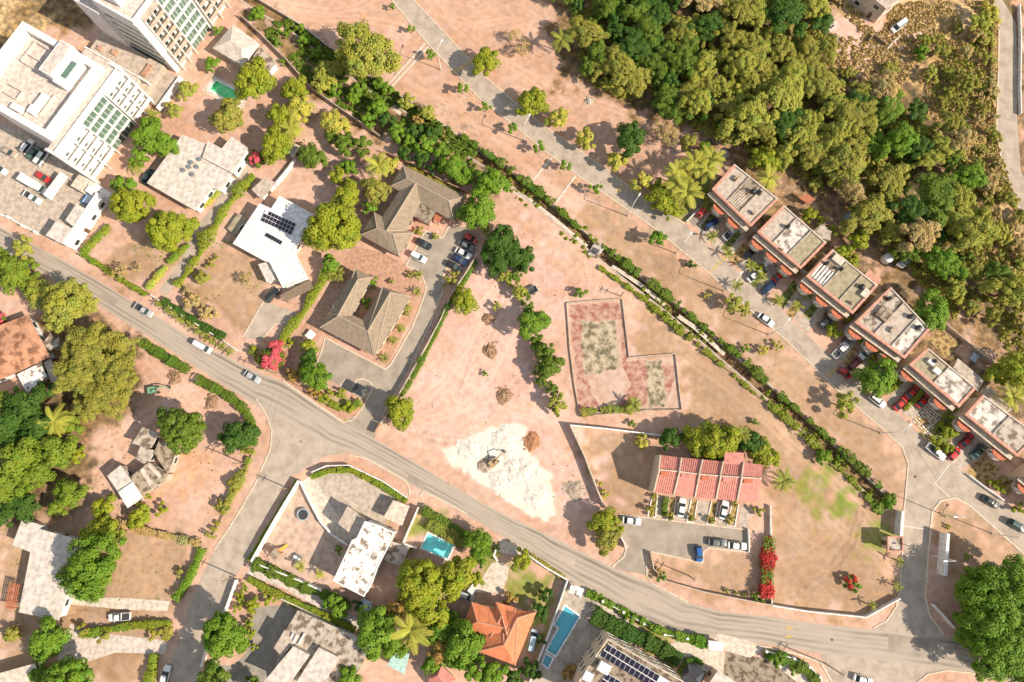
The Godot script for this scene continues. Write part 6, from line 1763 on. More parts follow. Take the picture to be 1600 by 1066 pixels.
func gardens() -> void:
	# lists are u, v and half width of each crown
	trees("garden_tree", "leafy bright green tree against the white five storey block", "bright trees against the white five storey block", "leaf_bright", 0, [232, 212, 25, 254, 226, 22, 218, 246, 15])
	trees("mango_tree", "round mango tree between the green pool and the flat roofed annex", "", "leaf_mango", 0, [399, 127, 30])
	trees("garden_tree", "olive toned tree below the green pool", "", "leaf_olive", 0, [356, 184, 24])
	trees("garden_tree", "small bright tree beside the tall white block", "small bright trees beside the tall white block", "leaf_bright", 0, [331, 100, 12, 341, 48, 9])
	trees("garden_tree", "thin dry tree beside the entrance podium", "thin dry trees beside the entrance podium", "leaf_feather", 1, [292, 140, 17, 271, 173, 14])
	palm("small green palm at the foot of the white five storey block", "small palms at the foot of the white five storey block", 236, 182, 2.4, "leaf_frond", 3.0)
	palm("small green palm at the foot of the white five storey block", "small palms at the foot of the white five storey block", 210, 258, 2.2, "leaf_frond", 2.6)
	trees("mango_tree", "yellow green mango tree along the shady yard below the flat roofed annex", "mango trees along the shady yard below the flat roofed annex", "leaf_mango", 0, [462, 140, 20, 440, 183, 21, 433, 228, 25])
	trees("garden_tree", "pale yellow flowering tree in the middle garden", "pale yellow trees in the middle garden", "leaf_yellow", 0, [468, 172, 22, 455, 205, 14, 522, 193, 20, 610, 258, 14], 0.8)
	bushes("pink bougainvillea by the wide beige house", "", "leaf_pink", [404, 248, 15])
	trees("garden_tree", "dark round tree in the middle garden above the white villa", "dark round trees in the middle garden", "leaf_mid", 0, [540, 224, 18, 566, 228, 16, 487, 245, 19, 519, 212, 13])
	trees("garden_tree", "bright small tree behind the great mango", "", "leaf_bright", 0, [547, 262, 13])
	trees("mango_tree", "great spreading mango tree between the white solar villa and the upper school building", "", "leaf_mango", 0, [521, 357, 42])
	trees("mango_tree", "mid sized mango tree behind the great spreading mango", "mango trees behind the great spreading mango", "leaf_mango", 0, [541, 308, 22, 528, 275, 15])
	trees("garden_tree", "rounded olive tree at the corner of the upper school building", "", "leaf_olive", 0, [586, 298, 21])
	trees("garden_tree", "bright low tree by the upper school wall", "bright low trees by the upper school wall", "leaf_bright", 0, [578, 323, 13, 517, 412, 15, 480, 372, 10])
	palm("yellowing palm by the upper school building", "", 591, 258, 3.6, "leaf_frond_gold", 5.0)
	palm("short green palm in the hedge beside the lower school building", "", 527, 428, 2.3, "leaf_frond", 2.6)
	palm("ragged palm among the pale mango trees", "", 452, 202, 3.2, "leaf_frond_gold", 5.5)
	trees("thorn_tree", "great feathery thorn tree beside the storm channel and the hill road", "", "leaf_feather", 1, [573, 84, 49])
	bushes("bright bank shrub along the upper storm channel", "bright bank shrubs along the upper storm channel", "leaf_bright", [432, 65, 8, 447, 54, 7, 478, 62, 12, 492, 84, 11, 470, 45, 9, 442, 97, 7, 402, 22, 13, 592, 130, 12, 604, 140, 11, 560, 140, 14, 552, 152, 12, 520, 138, 12, 436, 50, 6, 505, 96, 10], 0, "shrub")
	trees("bank_tree", "green tree in the thicket between the storm channel and the school", "green trees in the thicket between the storm channel and the school", "leaf_bright", 0, [590, 170, 17, 575, 188, 13, 622, 205, 16, 664, 228, 17, 640, 222, 14, 690, 240, 15, 712, 264, 22, 739, 276, 16, 768, 284, 24, 746, 330, 27])
	trees("bank_tree", "dark tree in the thicket between the storm channel and the school", "dark trees in the thicket between the storm channel and the school", "leaf_dark", 0, [605, 188, 15, 648, 205, 15, 674, 208, 16, 632, 238, 13, 660, 248, 14, 685, 262, 14, 780, 378, 24, 800, 396, 22, 775, 408, 20, 820, 405, 18])
	trees("bank_tree", "rusty leaved tree in the channel thicket", "rusty leaved trees in the channel thicket", "leaf_rust", 0, [652, 190, 10, 690, 205, 9, 648, 212, 7])
	trees("bank_tree", "feathery grey green tree in the channel thicket", "feathery trees in the channel thicket", "leaf_feather", 1, [512, 112, 20, 505, 130, 17, 635, 160, 14, 668, 175, 14, 540, 110, 10])
	trees("garden_tree", "yellow green tree at the boundary wall of the school lane", "", "leaf_mango", 0, [725, 470, 20])
	trees("garden_tree", "round green tree alone on the bare red lot", "", "leaf_bright", 0, [832, 505, 22])
	trees("garden_tree", "tall shrub clump beside the ball court", "shrub clumps beside the ball court", "leaf_mid", 0, [848, 548, 15, 858, 572, 19])
	trees("thorn_tree", "sparse feathery tree on the bare red lot edge", "sparse feathery trees on the bare red lot edge", "leaf_feather", 1, [870, 628, 15, 812, 455, 13, 790, 432, 12, 775, 478, 8, 760, 360, 10])
	trees("mango_tree", "round mango tree inside the school entrance wall of the bare red lot", "", "leaf_mango", 0, [627, 643, 22])
	bushes("tiny bush on the bare red lot", "tiny bushes on the bare red lot", "leaf_bright", [908, 458, 10, 758, 585, 5, 988, 662, 6])
	trees("bank_tree", "scrubby small tree in the strip between the bare red lot and the ball court", "scrubby trees in the strip beside the ball court", "leaf_mid", 3, [803, 432, 12, 818, 462, 10, 826, 482, 11, 838, 532, 11, 846, 592, 12, 862, 606, 11, 868, 640, 9, 812, 415, 12])
	palm("small tree fern like palm by the mossy ball court wall", "", 990, 633, 2.2, "leaf_frond", 2.4)
	trees("mango_tree", "big bright mango tree on the square dry lawn", "big bright mango trees on the square dry lawn", "leaf_mango", 0, [206, 322, 31, 265, 360, 34])
	trees("garden_tree", "light green tree between the beige house and the parking ground", "", "leaf_bright", 0, [192, 290, 18])
	bushes("round clipped bush on the lawn of the white solar villa", "round clipped bushes on the lawn of the white solar villa", "leaf_olive", [314, 434, 12, 331, 413, 8, 338, 402, 5])
	trees("bare_tree", "leafless small tree on a dry lawn", "leafless small trees on dry lawns", "leaf_dry", 2, [382, 437, 11, 188, 425, 14, 215, 418, 8, 520, 325, 14])
	bushes("dry tangled shrub beside the wall of the white villa lawn", "dry tangled shrubs beside the wall of the white villa lawn", "leaf_dry", [300, 470, 14, 325, 488, 14, 290, 455, 8], 1)
	for q in [[246, 470], [258, 478], [270, 486], [282, 495], [294, 503], [306, 512], [318, 520], [330, 527], [344, 537], [356, 545]]:
		palm("young roadside palm in the verge below the white solar villa", "young roadside palms below the white solar villa", q[0] + 2, q[1] + 5, 1.3, "leaf_frond", 1.6, 9)
	bushes("bright pink bougainvillea by the villa gate on the main road", "", "leaf_pink", [426, 558, 19])
	bushes("leafy bush beside the pink bougainvillea", "leafy bushes beside the pink bougainvillea", "leaf_mango", [396, 550, 10, 404, 560, 8, 412, 574, 6])
	trees("garden_tree", "bluish green umbrella tree at the school lot", "", "leaf_bright", 1, [493, 587, 23])
	trees("garden_tree", "dark round tree at the school lot edge", "", "leaf_dark", 0, [482, 561, 14])
	trees("garden_tree", "lime green small tree at the school lot edge", "", "leaf_mango", 0, [483, 541, 12])
	bushes("rust coloured shrub in the school garden", "rust coloured shrubs in the school garden", "leaf_rust", [458, 585, 12, 472, 576, 9, 488, 612, 9, 500, 615, 8], 0)
	bushes("yellow green shrub in the school garden", "yellow green shrubs in the school garden", "leaf_mango", [512, 618, 9, 533, 616, 8, 545, 635, 9, 455, 535, 7])
	bushes("round green bush in the garden court of the lower school building", "round bushes in the garden court", "leaf_bright", [582, 443, 9, 573, 471, 9])
	for q in [[652, 456], [626, 513], [614, 533], [600, 559], [653, 428], [636, 480]]:
		palm("small fan palm in the brick bed of the lower school building", "small fan palms in the brick bed", q[0], q[1], 1.4, "leaf_frond", 1.2, 9)
	bushes("low shrub in the beds around the school lot", "low shrubs around the school lot", "leaf_olive", [655, 362, 8, 680, 370, 6, 700, 440, 10, 708, 430, 8, 635, 490, 5, 640, 430, 6, 612, 440, 5])
	# left
	broad_tree("thorn_tree", "broad spreading olive green tree between the peach tiled house and the excavator", "leaf_olive", [150, 542, 37, 184, 588, 32, 124, 586, 33, 163, 622, 31, 120, 550, 26, 190, 552, 22, 134, 636, 20], 1.0)
	trees("thorn_tree", "feathery grey green tree overhanging the main road", "feathery grey green trees overhanging the main road", "leaf_feather", 1, [100, 476, 36, 130, 470, 22, 62, 460, 22, 38, 388, 18])
	trees("garden_tree", "leafy tree at the road bank above the peach tiled house", "leafy trees at the road bank above the peach tiled house", "leaf_orchard", 0, [20, 428, 25, 48, 442, 17, 2, 408, 18, 50, 412, 10])
	bushes("red flowering shrub by the peach tiled house", "", "leaf_pink", [2, 498, 10])
	trees("orchard_tree", "dark orchard tree behind the derelict house", "dark orchard trees behind the derelict house", "leaf_dark", 0, [40, 635, 27, 15, 660, 25, 60, 670, 23, 5, 690, 22, 70, 612, 17, 35, 790, 21, 12, 800, 18])
	trees("orchard_tree", "bright orchard tree behind the derelict house", "bright orchard trees behind the derelict house", "leaf_orchard", 0, [88, 705, 27, 30, 715, 29, 15, 762, 25, 58, 742, 20, 108, 662, 18, 12, 625, 18, 110, 770, 21, 96, 790, 16, 62, 702, 20])
	palm("pale palm in the dark orchard", "", 84, 658, 4.0, "leaf_frond_gold", 6.0)
	trees("garden_tree", "round green tree over the soot dark derelict roof", "", "leaf_mid", 0, [285, 672, 33], 1.25)
	trees("garden_tree", "very dark round tree at the street corner of the derelict plot", "", "leaf_dark", 0, [372, 681, 25])
	bushes("mango bush on the derelict house plot", "mango bushes on the derelict house plot", "leaf_mango", [162, 795, 18, 218, 808, 17, 255, 795, 10, 230, 775, 6, 122, 710, 12, 160, 828, 16], 0)
	bushes("straggly bush by the straggly side street hedge", "straggly bushes by the side street hedge", "leaf_olive", [365, 755, 12, 350, 790, 12, 380, 700, 9], 1)
	trees("garden_tree", "great bright feathery tree shading the long pale house", "great bright feathery trees shading the long pale house", "leaf_bright", 1, [146, 880, 42, 118, 900, 22, 140, 915, 24])
	trees("garden_tree", "yellow green tree behind the great feathery tree", "", "leaf_mango", 0, [163, 834, 24])
	trees("garden_tree", "leafy tree by the farm track", "leafy trees by the farm track", "leaf_bright", 0, [78, 1000, 26, 105, 1064, 34, 60, 1052, 14])
	bushes("scrubby bush by the long hedge of the tan lawn", "scrubby bushes by the long hedge of the tan lawn", "leaf_olive", [162, 994, 10, 240, 990, 10, 280, 895, 7, 20, 990, 12, 130, 985, 10])
	trees("rain_tree", "dense round tree with a deep shadow on the side street", "", "leaf_bright", 0, [350, 993, 31], 1.3)
	trees("garden_tree", "broad tree hanging over the lower end of the side street", "broad trees over the lower end of the side street", "leaf_mid", 0, [330, 1085, 34, 395, 1075, 14], 1.2)
	bushes("garden shrub in the round tree garden", "garden shrubs in the round tree garden", "leaf_mango", [420, 938, 9, 395, 945, 11, 378, 935, 8, 370, 950, 7, 372, 930, 6, 388, 975, 9, 392, 990, 8, 395, 1010, 7, 382, 918, 7])
	# lower middle
	trees("mango_tree", "great mango tree between the speckled villa and the orange tiled house", "great mango trees between the speckled villa and the orange tiled house", "leaf_mango", 0, [655, 910, 34, 710, 901, 28, 668, 942, 27, 640, 894, 18], 1.1)
	trees("mango_tree", "flushing red brown mango tree near the mint canopy", "flushing red brown mango trees", "leaf_rust", 0, [618, 955, 18, 634, 940, 14, 690, 1012, 19, 685, 970, 10])
	trees("garden_tree", "fresh green tree beside the rear wall of the grey villa", "fresh green trees beside the rear wall of the grey villa", "leaf_bright", 0, [587, 985, 30, 612, 1005, 20])
	trees("garden_tree", "fresh green tree between the golden palm and the orange tiled roof", "fresh green trees between the golden palm and the orange roof", "leaf_bright", 0, [690, 985, 20, 708, 968, 13])
	trees("garden_tree", "large fresh green tree touching the orange tiled roof", "", "leaf_bright", 0, [725, 1008, 28])
	trees("garden_tree", "small fresh green tree beside the small red tiled roof", "", "leaf_bright", 0, [676, 1038, 14])
	trees("garden_tree", "fresh green tree behind the orange tiled house", "fresh green trees behind the orange tiled house", "leaf_bright", 0, [742, 1045, 18, 770, 1052, 18])
	trees("garden_tree", "fresh green tree in the yard corner of the grey villa", "", "leaf_bright", 0, [545, 1060, 18])
	trees("garden_tree", "fresh green tree where the lane ends below the play yard", "fresh green trees at the lane end below the play yard", "leaf_bright", 0, [520, 940, 14, 532, 948, 16])
	trees("garden_tree", "dark shade tree beside the orange tiled house", "dark shade trees beside the orange tiled house", "leaf_dark", 0, [700, 1020, 16, 845, 958, 13, 852, 930, 11, 830, 1045, 14, 805, 1058, 14, 845, 1000, 8, 560, 945, 10])
	palm("golden palm beside the great mango trees", "", 641, 986, 4.6, "leaf_frond_gold", 7.0)
	trees("garden_tree", "soft feathery tree by the turquoise pool", "", "leaf_bright", 1, [748, 852, 22])
	trees("garden_tree", "round garden tree by the walled garden gate", "round garden trees by the walled garden gate", "leaf_mango", 0, [815, 876, 15, 745, 905, 11])
	bushes("dark clipped ball on the walled garden lawn", "dark clipped balls on the walled garden lawn", "leaf_dark", [752, 880, 7, 745, 876, 6, 777, 856, 5])
	bushes("red planted bed under the orange eaves", "", "leaf_rust", [795, 934, 10])
	bushes("bush in the apartment garden strip", "bushes in the apartment garden strip", "leaf_bright", [930, 930, 8, 985, 966, 9, 1020, 985, 9, 1085, 1002, 8, 1100, 1008, 7, 952, 975, 6, 1215, 1032, 11, 1240, 1048, 7])
	bushes("red leaved bush by the cream apartment house", "", "leaf_rust", [893, 1050, 12])
	bushes("tiny potted bush in the play yard", "", "leaf_bright", [529, 860, 7])
	palm("small palm in the play yard", "small palms in the play yard", 469, 885, 1.5, "leaf_frond_gold", 2.0, 9)
	palm("small palm in the play yard", "small palms in the play yard", 500, 897, 1.4, "leaf_frond_gold", 1.8, 9)
	# centre right
	trees("garden_tree", "green tree at the terraced house entrance", "green trees at the terraced house entrance", "leaf_mango", 0, [943, 815, 19, 966, 824, 11, 958, 808, 10])
	trees("garden_tree", "brown green tree at the terraced house entrance", "", "leaf_olive", 0, [948, 842, 19])
	trees("garden_tree", "dark garden tree behind the terraced houses", "dark garden trees behind the terraced houses", "leaf_dark", 0, [1049, 684, 17, 1172, 690, 20, 1150, 686, 12])
	trees("garden_tree", "bright garden tree behind the terraced houses", "bright garden trees behind the terraced houses", "leaf_mango", 0, [1090, 690, 22, 1122, 688, 26, 1192, 708, 19, 1110, 705, 16])
	palm("palm among the trees behind the terraced houses", "", 1157, 680, 2.4, "leaf_frond", 5.5)
	palm("dark palm on the dry lot beside the terraced houses", "", 1226, 750, 2.8, "leaf_frond", 4.0)
	bushes("front garden shrub of the terraced houses", "front garden shrubs of the terraced houses", "leaf_olive", [1016, 797, 9, 1047, 806, 7, 1080, 808, 7, 1110, 812, 7, 1141, 811, 7, 1022, 776, 6, 1186, 800, 8, 1148, 787, 5])
	bushes("round ball bush along the terraced house lawn wall", "round ball bushes along the terraced house lawn wall", "leaf_mid", [1178, 932, 7, 1163, 930, 4, 1150, 927, 4, 1135, 923, 4, 1190, 937, 6])
	bushes("rust and green shrub at the terraced house gate", "", "leaf_rust", [1027, 893, 7])
	bushes("green shrub at the terraced house gate", "", "leaf_bright", [1033, 902, 8])
	bushes("red flowering bush alone on the dry lot", "", "leaf_red", [1328, 908, 10])
	bushes("green bush hugging the red flowering bush", "", "leaf_bright", [1338, 917, 8])
	bushes("dry shrub standing in the terraced house yard", "dry shrubs in the terraced house yard", "leaf_yellow", [1003, 690, 12, 945, 772, 7, 937, 755, 5])
	bushes("loose green bush at the lower end of the storm channel", "loose bushes along the lower storm channel", "leaf_bright", [1390, 783, 11, 1285, 713, 11, 1310, 718, 6, 1358, 737, 5, 1140, 545, 6, 1165, 545, 7, 1153, 555, 5, 1180, 660, 6], 0)
	bushes("yellow scrub on the dry grass strip", "yellow scrub on the dry grass strip", "leaf_yellow", [1192, 548, 10, 1215, 540, 9, 1030, 445, 6, 1105, 462, 6], 1)
	for q in [[1406, 876], [1403, 917], [1365, 947]]:
		palm("young palm by the hill road entrance", "young palms by the hill road entrance", q[0], q[1], 1.2, "leaf_frond", 2.0, 9)
	bushes("small verge bush on the corner island", "small verge bushes on the corner island", "leaf_mango", [1482, 823, 4, 1476, 806, 3, 1478, 845, 6, 1510, 870, 6])
	broad_tree("rain_tree", "huge dark green tree filling the corner by the entrance wall", "leaf_bright", [1555, 965, 46, 1540, 955, 40, 1575, 915, 42, 1590, 975, 44, 1555, 1005, 42, 1522, 915, 26, 1595, 1030, 38, 1515, 990, 24], 0.82)
	# hill road
	for q in [[613, 11, 6], [642, 45, 7], [673, 86, 9], [722, 138, 10], [757, 167, 9], [800, 201, 10], [843, 230, 10], [883, 259, 10], [932, 296, 10], [1028, 372, 13]]:
		tree("street_tree", "young round street tree on the channel verge of the hill road", "young round street trees of the hill road", q[0], q[1], q[2] * 0.165, "leaf_bright", 0, 1.5)
	bushes("dark clipped ball bush on the dry verge", "", "leaf_dark", [1080, 414, 8])
	trees("roadside_tree", "round green roadside tree above the hill road", "round green roadside trees above the hill road", "leaf_mango", 0, [759, 97, 22, 832, 160, 22])
	trees("roadside_tree", "yellow roadside tree above the hill road", "yellow roadside trees above the hill road", "leaf_yellow", 0, [871, 186, 17, 914, 217, 17, 964, 253, 17, 1002, 284, 17])
	trees("roadside_tree", "dense dark round tree between the hill road and the wood", "", "leaf_dark", 0, [985, 217, 25])
	trees("roadside_tree", "sprawling green tree at the palm garden corner", "sprawling green trees at the palm garden corner", "leaf_mango", 0, [1035, 312, 22, 1052, 330, 14, 1030, 292, 14])
	trees("thorn_tree", "feathery verge tree beside the hill road kerb", "feathery verge trees beside the hill road kerb", "leaf_feather", 1, [1150, 474, 16, 1322, 632, 18, 1165, 486, 10])
	trees("bare_tree", "grey leafless tree between the hill road and the wood", "grey leafless trees between the hill road and the wood", "leaf_dry", 2, [1045, 212, 20, 815, 75, 15, 800, 55, 12, 1030, 200, 14])
	trees("garden_tree", "bright tree at the mouth of the bare slope", "bright trees at the mouth of the bare slope", "leaf_bright", 0, [1037, 167, 17, 1100, 232, 12])
	trees("garden_tree", "olive tree near the palm garden", "olive trees near the palm garden", "leaf_olive", 0, [1075, 222, 14, 1140, 218, 15])
	palm("green palm at the edge of the bare slope", "", 877, 60, 3.0, "leaf_frond", 6.0)
	palm("small golden palm at the edge of the bare slope", "", 950, 131, 2.0, "leaf_frond_gold", 3.0)
	for q in [[1072, 300, 4.0], [1085, 255, 3.6], [1110, 248, 3.6], [1058, 290, 3.4], [1105, 262, 3.4], [1058, 268, 3.2]]:
		palm("tall golden palm in the palm garden", "tall golden palms in the palm garden", q[0], q[1], q[2], "leaf_frond_gold", 7.0)
	palm("broad golden palm behind the brown striped townhouse", "", 1201, 278, 3.2, "leaf_frond_gold", 6.0)
	palm("golden palm behind the end townhouses", "", 1584, 620, 3.4, "leaf_frond_gold", 6.0)
	for q in [[1113, 368], [1138, 395], [1173, 415], [1190, 432], [1152, 445], [1262, 460], [1215, 470], [1246, 478], [1395, 555], [1378, 545], [1120, 312], [1105, 318]]:
		palm("small front garden palm of the townhouses", "small front garden palms of the townhouses", q[0], q[1], 1.7, "leaf_frond", 2.0, 10)
	bushes("round shrub in a townhouse front garden", "round shrubs in townhouse front gardens", "leaf_mango", [1300, 515, 13, 1322, 497, 9, 1347, 535, 8, 1362, 563, 10, 1186, 418, 9, 1480, 672, 13, 1492, 650, 10, 1462, 690, 10, 1480, 700, 9, 1555, 757, 9, 1565, 765, 7, 1592, 795, 9, 1114, 325, 9, 1105, 305, 10])
	trees("garden_tree", "big round bright tree at the townhouse kerb", "", "leaf_bright", 0, [1369, 592, 26])
	trees("garden_tree", "bright round tree behind the salmon roomed townhouse", "", "leaf_bright", 0, [1453, 490, 27])
	trees("garden_tree", "bright tree behind the townhouses", "bright trees behind the townhouses", "leaf_mango", 0, [1340, 378, 18, 1316, 395, 14, 1330, 410, 12, 1195, 250, 22, 1585, 580, 26, 1560, 585, 18, 1300, 360, 10, 1265, 335, 12, 1282, 345, 9])
	heap("dark soil heap on the bare red lot by the school lane", 765, 548, 2.4, 0.9, "spoil")
	heap("second soil heap on the bare red lot above the marl", 788, 618, 2.6, 0.9, "spoil")
	heap("small soil heap by the leafless shadows of the bare red lot", 762, 497, 2.0, 0.7, "spoil")
	heap("heap of broken rubble near the white dry yard wall", 898, 765, 3.2, 0.9, "rubble", "rubble_heap", "rubble heap")
	heap("brown spoil heap beside the tan excavator on the marl", 757, 726, 2.2, 0.7, "rubble")
	for q in [[735, 705, 3.6, 0.5, "by the pointed end of the marl"], [790, 690, 4.4, 0.6, "at the broad top of the marl"], [815, 735, 4.6, 0.7, "in the middle of the marl"], [840, 775, 4.0, 0.5, "at the wall end of the marl"], [780, 752, 3.4, 0.45, "beside the tan excavator"]]:
		heap("low pale marl mound " + q[4], q[0], q[1], q[2], q[3], "marl", "marl_mound", "marl mound")
	heap("red soil heap at the marl edge", 832, 690, 2.6, 0.7, "soil_red")
	heap("loose soil heap on the excavator plot", 330, 628, 2.2, 0.8, "spoil")
	heap("dug earth in front of the excavator bucket", 274, 590, 2.2, 0.8, "spoil")
	heap("white boulder pile under the roadside tree", 920, 158, 1.4, 0.9, "rock_pale", "boulder_pile", "boulders")
	heap("white boulder pile beneath the feathery thorn tree", 592, 104, 1.6, 0.9, "rock_pale", "boulder_pile", "boulders")
	heap("white boulder pile behind the palm garden", 1132, 240, 1.6, 0.9, "rock_pale", "boulder_pile", "boulders")
	heap("broken pale slab heap in the hilltop clearing", 1302, 62, 2.0, 0.5, "rock_pale", "rubble_heap", "rubble heap")
	var hut := thing("foundation", "low grey foundation box in the hilltop clearing", "foundation", plan(1299, 42), 0.6)
	part(hut, "slab", unit_box(), mats.terrace_pink, placed(Vector3(0, 0.3, 0), 0, Vector3(3.4, 0.6, 2.2)))
	part(hut, "pit", unit_box(), mats.metal_dark, placed(Vector3(-0.4, 0.61, 0.2), 0, Vector3(1.6, 0.04, 0.5)))
	hut = thing("shack", "broken dark walled shack in the hilltop clearing", "shack", plan(1372, 65), -0.75)
	part(hut, "wall", unit_box(), mats.timber_grey, placed(Vector3(0, 0.7, 0), 0, Vector3(4.2, 1.4, 0.3)))
	part(hut, "wall", unit_box(), mats.timber_grey, placed(Vector3(-2.0, 0.6, 1.2), PI / 2, Vector3(2.1, 1.2, 0.3)))
	part(hut, "floor", unit_box(), mats.terrace_pink, placed(Vector3(0, 0.06, 1.2), 0, Vector3(3.8, 0.12, 2.0)))
	scatter()
	stepping_stones()
func in_any(p: Vector2, list: Array) -> bool:
	for q in list:
		if Geometry2D.is_point_in_polygon(p, q): return true
	return false
func wood() -> void:
	var clear := [path([1285, 15, 1310, 0, 1335, -10, 1430, -10, 1455, 45, 1400, 90, 1345, 112, 1285, 110]), path([1558, -40, 1700, -40, 1700, 420, 1600, 345, 1568, 262, 1560, 120])]
	var zones := [
		["wood_tree", "dark green tree of the dense wood beside the bare slope", "trees of the dense wood beside the bare slope", [880, -25, 1090, -25, 1100, 60, 1085, 140, 1060, 205, 1000, 150, 900, 115, 905, 60], 5.2, [["leaf_dark", 3, 4], ["leaf_mid", 0, 1], ["leaf_mid", 3, 2], ["leaf_mid", 3, 2], ["leaf_olive", 3, 3]], 1.9, 4.2],
		["wood_tree", "olive crowned tree of the wood behind the palm garden", "trees of the wood behind the palm garden", [1090, -25, 1290, -25, 1290, 110, 1260, 200, 1215, 270, 1120, 215, 1070, 180, 1090, 120], 5.6, [["leaf_olive", 3, 5], ["leaf_feather", 3, 5], ["leaf_dark", 3, 2], ["leaf_dry", 3, 1]], 1.8, 4.9],
		["wood_tree", "mixed crown tree of the wood behind the townhouses", "trees of the wood behind the townhouses", [1225, 240, 1290, 130, 1420, 135, 1510, 210, 1505, 300, 1530, 430, 1600, 470, 1600, 560, 1510, 510, 1440, 440, 1330, 340, 1260, 290], 5.6, [["leaf_olive", 3, 5], ["leaf_feather", 3, 5], ["leaf_mid", 3, 2], ["leaf_bright", 3, 1], ["leaf_dark", 3, 2], ["leaf_dry", 3, 2]], 1.6, 4.8],
		["scrub_tree", "low dry scrub tree on the slope below the far road", "scrub trees below the far road", [1430, 60, 1550, 10, 1552, 200, 1560, 270, 1600, 360, 1600, 460, 1530, 420, 1510, 300, 1515, 210, 1430, 135], 4.4, [["leaf_olive", 3, 4], ["leaf_dry", 3, 3], ["leaf_feather", 3, 2], ["leaf_yellow", 3, 1]], 1.2, 2.6],
		["scrub_tree", "low dry scrub tree round the hilltop clearing", "scrub trees round the hilltop clearing", [1200, -20, 1330, -20, 1290, 30, 1285, 110, 1360, 125, 1440, 70, 1430, 130, 1290, 135, 1210, 100], 5.0, [["leaf_dry", 3, 3], ["leaf_olive", 3, 3], ["leaf_bright", 0, 1]], 1.2, 2.3]]
	var r := RandomNumberGenerator.new()
	r.seed = 99
	for z in zones:
		var p := path(z[3])
		var lo := p[0]; var hi := p[0]
		for q in p:
			lo = lo.min(q); hi = hi.max(q)
		var bag := []
		for k in z[5]:
			for j in k[2]: bag.append(k)
		var gap: float = z[4]
		var row := 0
		var y := lo.y
		while y < hi.y:
			var x := lo.x + (gap * 0.5 if row % 2 else 0.0)
			while x < hi.x:
				var q := Vector2(x, y) + Vector2(r.randf_range(-1.6, 1.6), r.randf_range(-1.6, 1.6))
				var kind: Array = bag[r.randi() % bag.size()]
				var rad := r.randf_range(z[6], z[7])
				x += gap
				if not Geometry2D.is_point_in_polygon(q, p) or in_any(q, clear): continue
				if q.x > 90.0 and r.randf() < 0.14: continue
				var words := {"leaf_dark": "dark green", "leaf_mid": "mid green", "leaf_olive": "olive", "leaf_feather": "pale feathery", "leaf_bright": "bright green", "leaf_dry": "brown and twiggy", "leaf_yellow": "yellowish"}
				var kindly: String = words[kind[0]]
				var label: String = {"dark green tree of the dense wood beside the bare slope": "%s tree of the dense wood beside the bare slope", "olive crowned tree of the wood behind the palm garden": "%s tree of the wood behind the palm garden", "mixed crown tree of the wood behind the townhouses": "%s tree of the wood behind the townhouses", "low dry scrub tree on the slope below the far road": "low %s scrub tree below the far road", "low dry scrub tree round the hilltop clearing": "low %s scrub tree round the hilltop clearing"}[z[1]]
				var size := 0
				for k in 4:
					if absf(rad - [1.2, 2.2, 3.8, 6.2][k]) < absf(rad - [1.2, 2.2, 3.8, 6.2][size]): size = k
				var s: float = rad / [1.2, 2.2, 3.8, 6.2][size]
				var mid := rad * (1.15 if rad > 2.4 else 0.75) * r.randf_range(0.9, 1.5)
				var o := thing(z[0], label % kindly, "tree" if z[0] == "wood_tree" else "shrub", Vector3(q.x, 0, q.y), r.randf() * TAU, "%s %s" % [kindly, z[2]])
				part(o, "trunk", trunk(size), mats.bark, Transform3D(Basis().scaled(Vector3(s, mid / (rad * 1.15) * s, s)), Vector3.ZERO))
				part(o, "crown", crown(kind[1], size, r.randi() % 2), mats[kind[0]], Transform3D(Basis().scaled(Vector3(s * r.randf_range(0.8, 1.3), s * r.randf_range(0.85, 1.3), s * r.randf_range(0.8, 1.3))), Vector3(0, mid, 0)))
			y += gap * 0.87
			row += 1
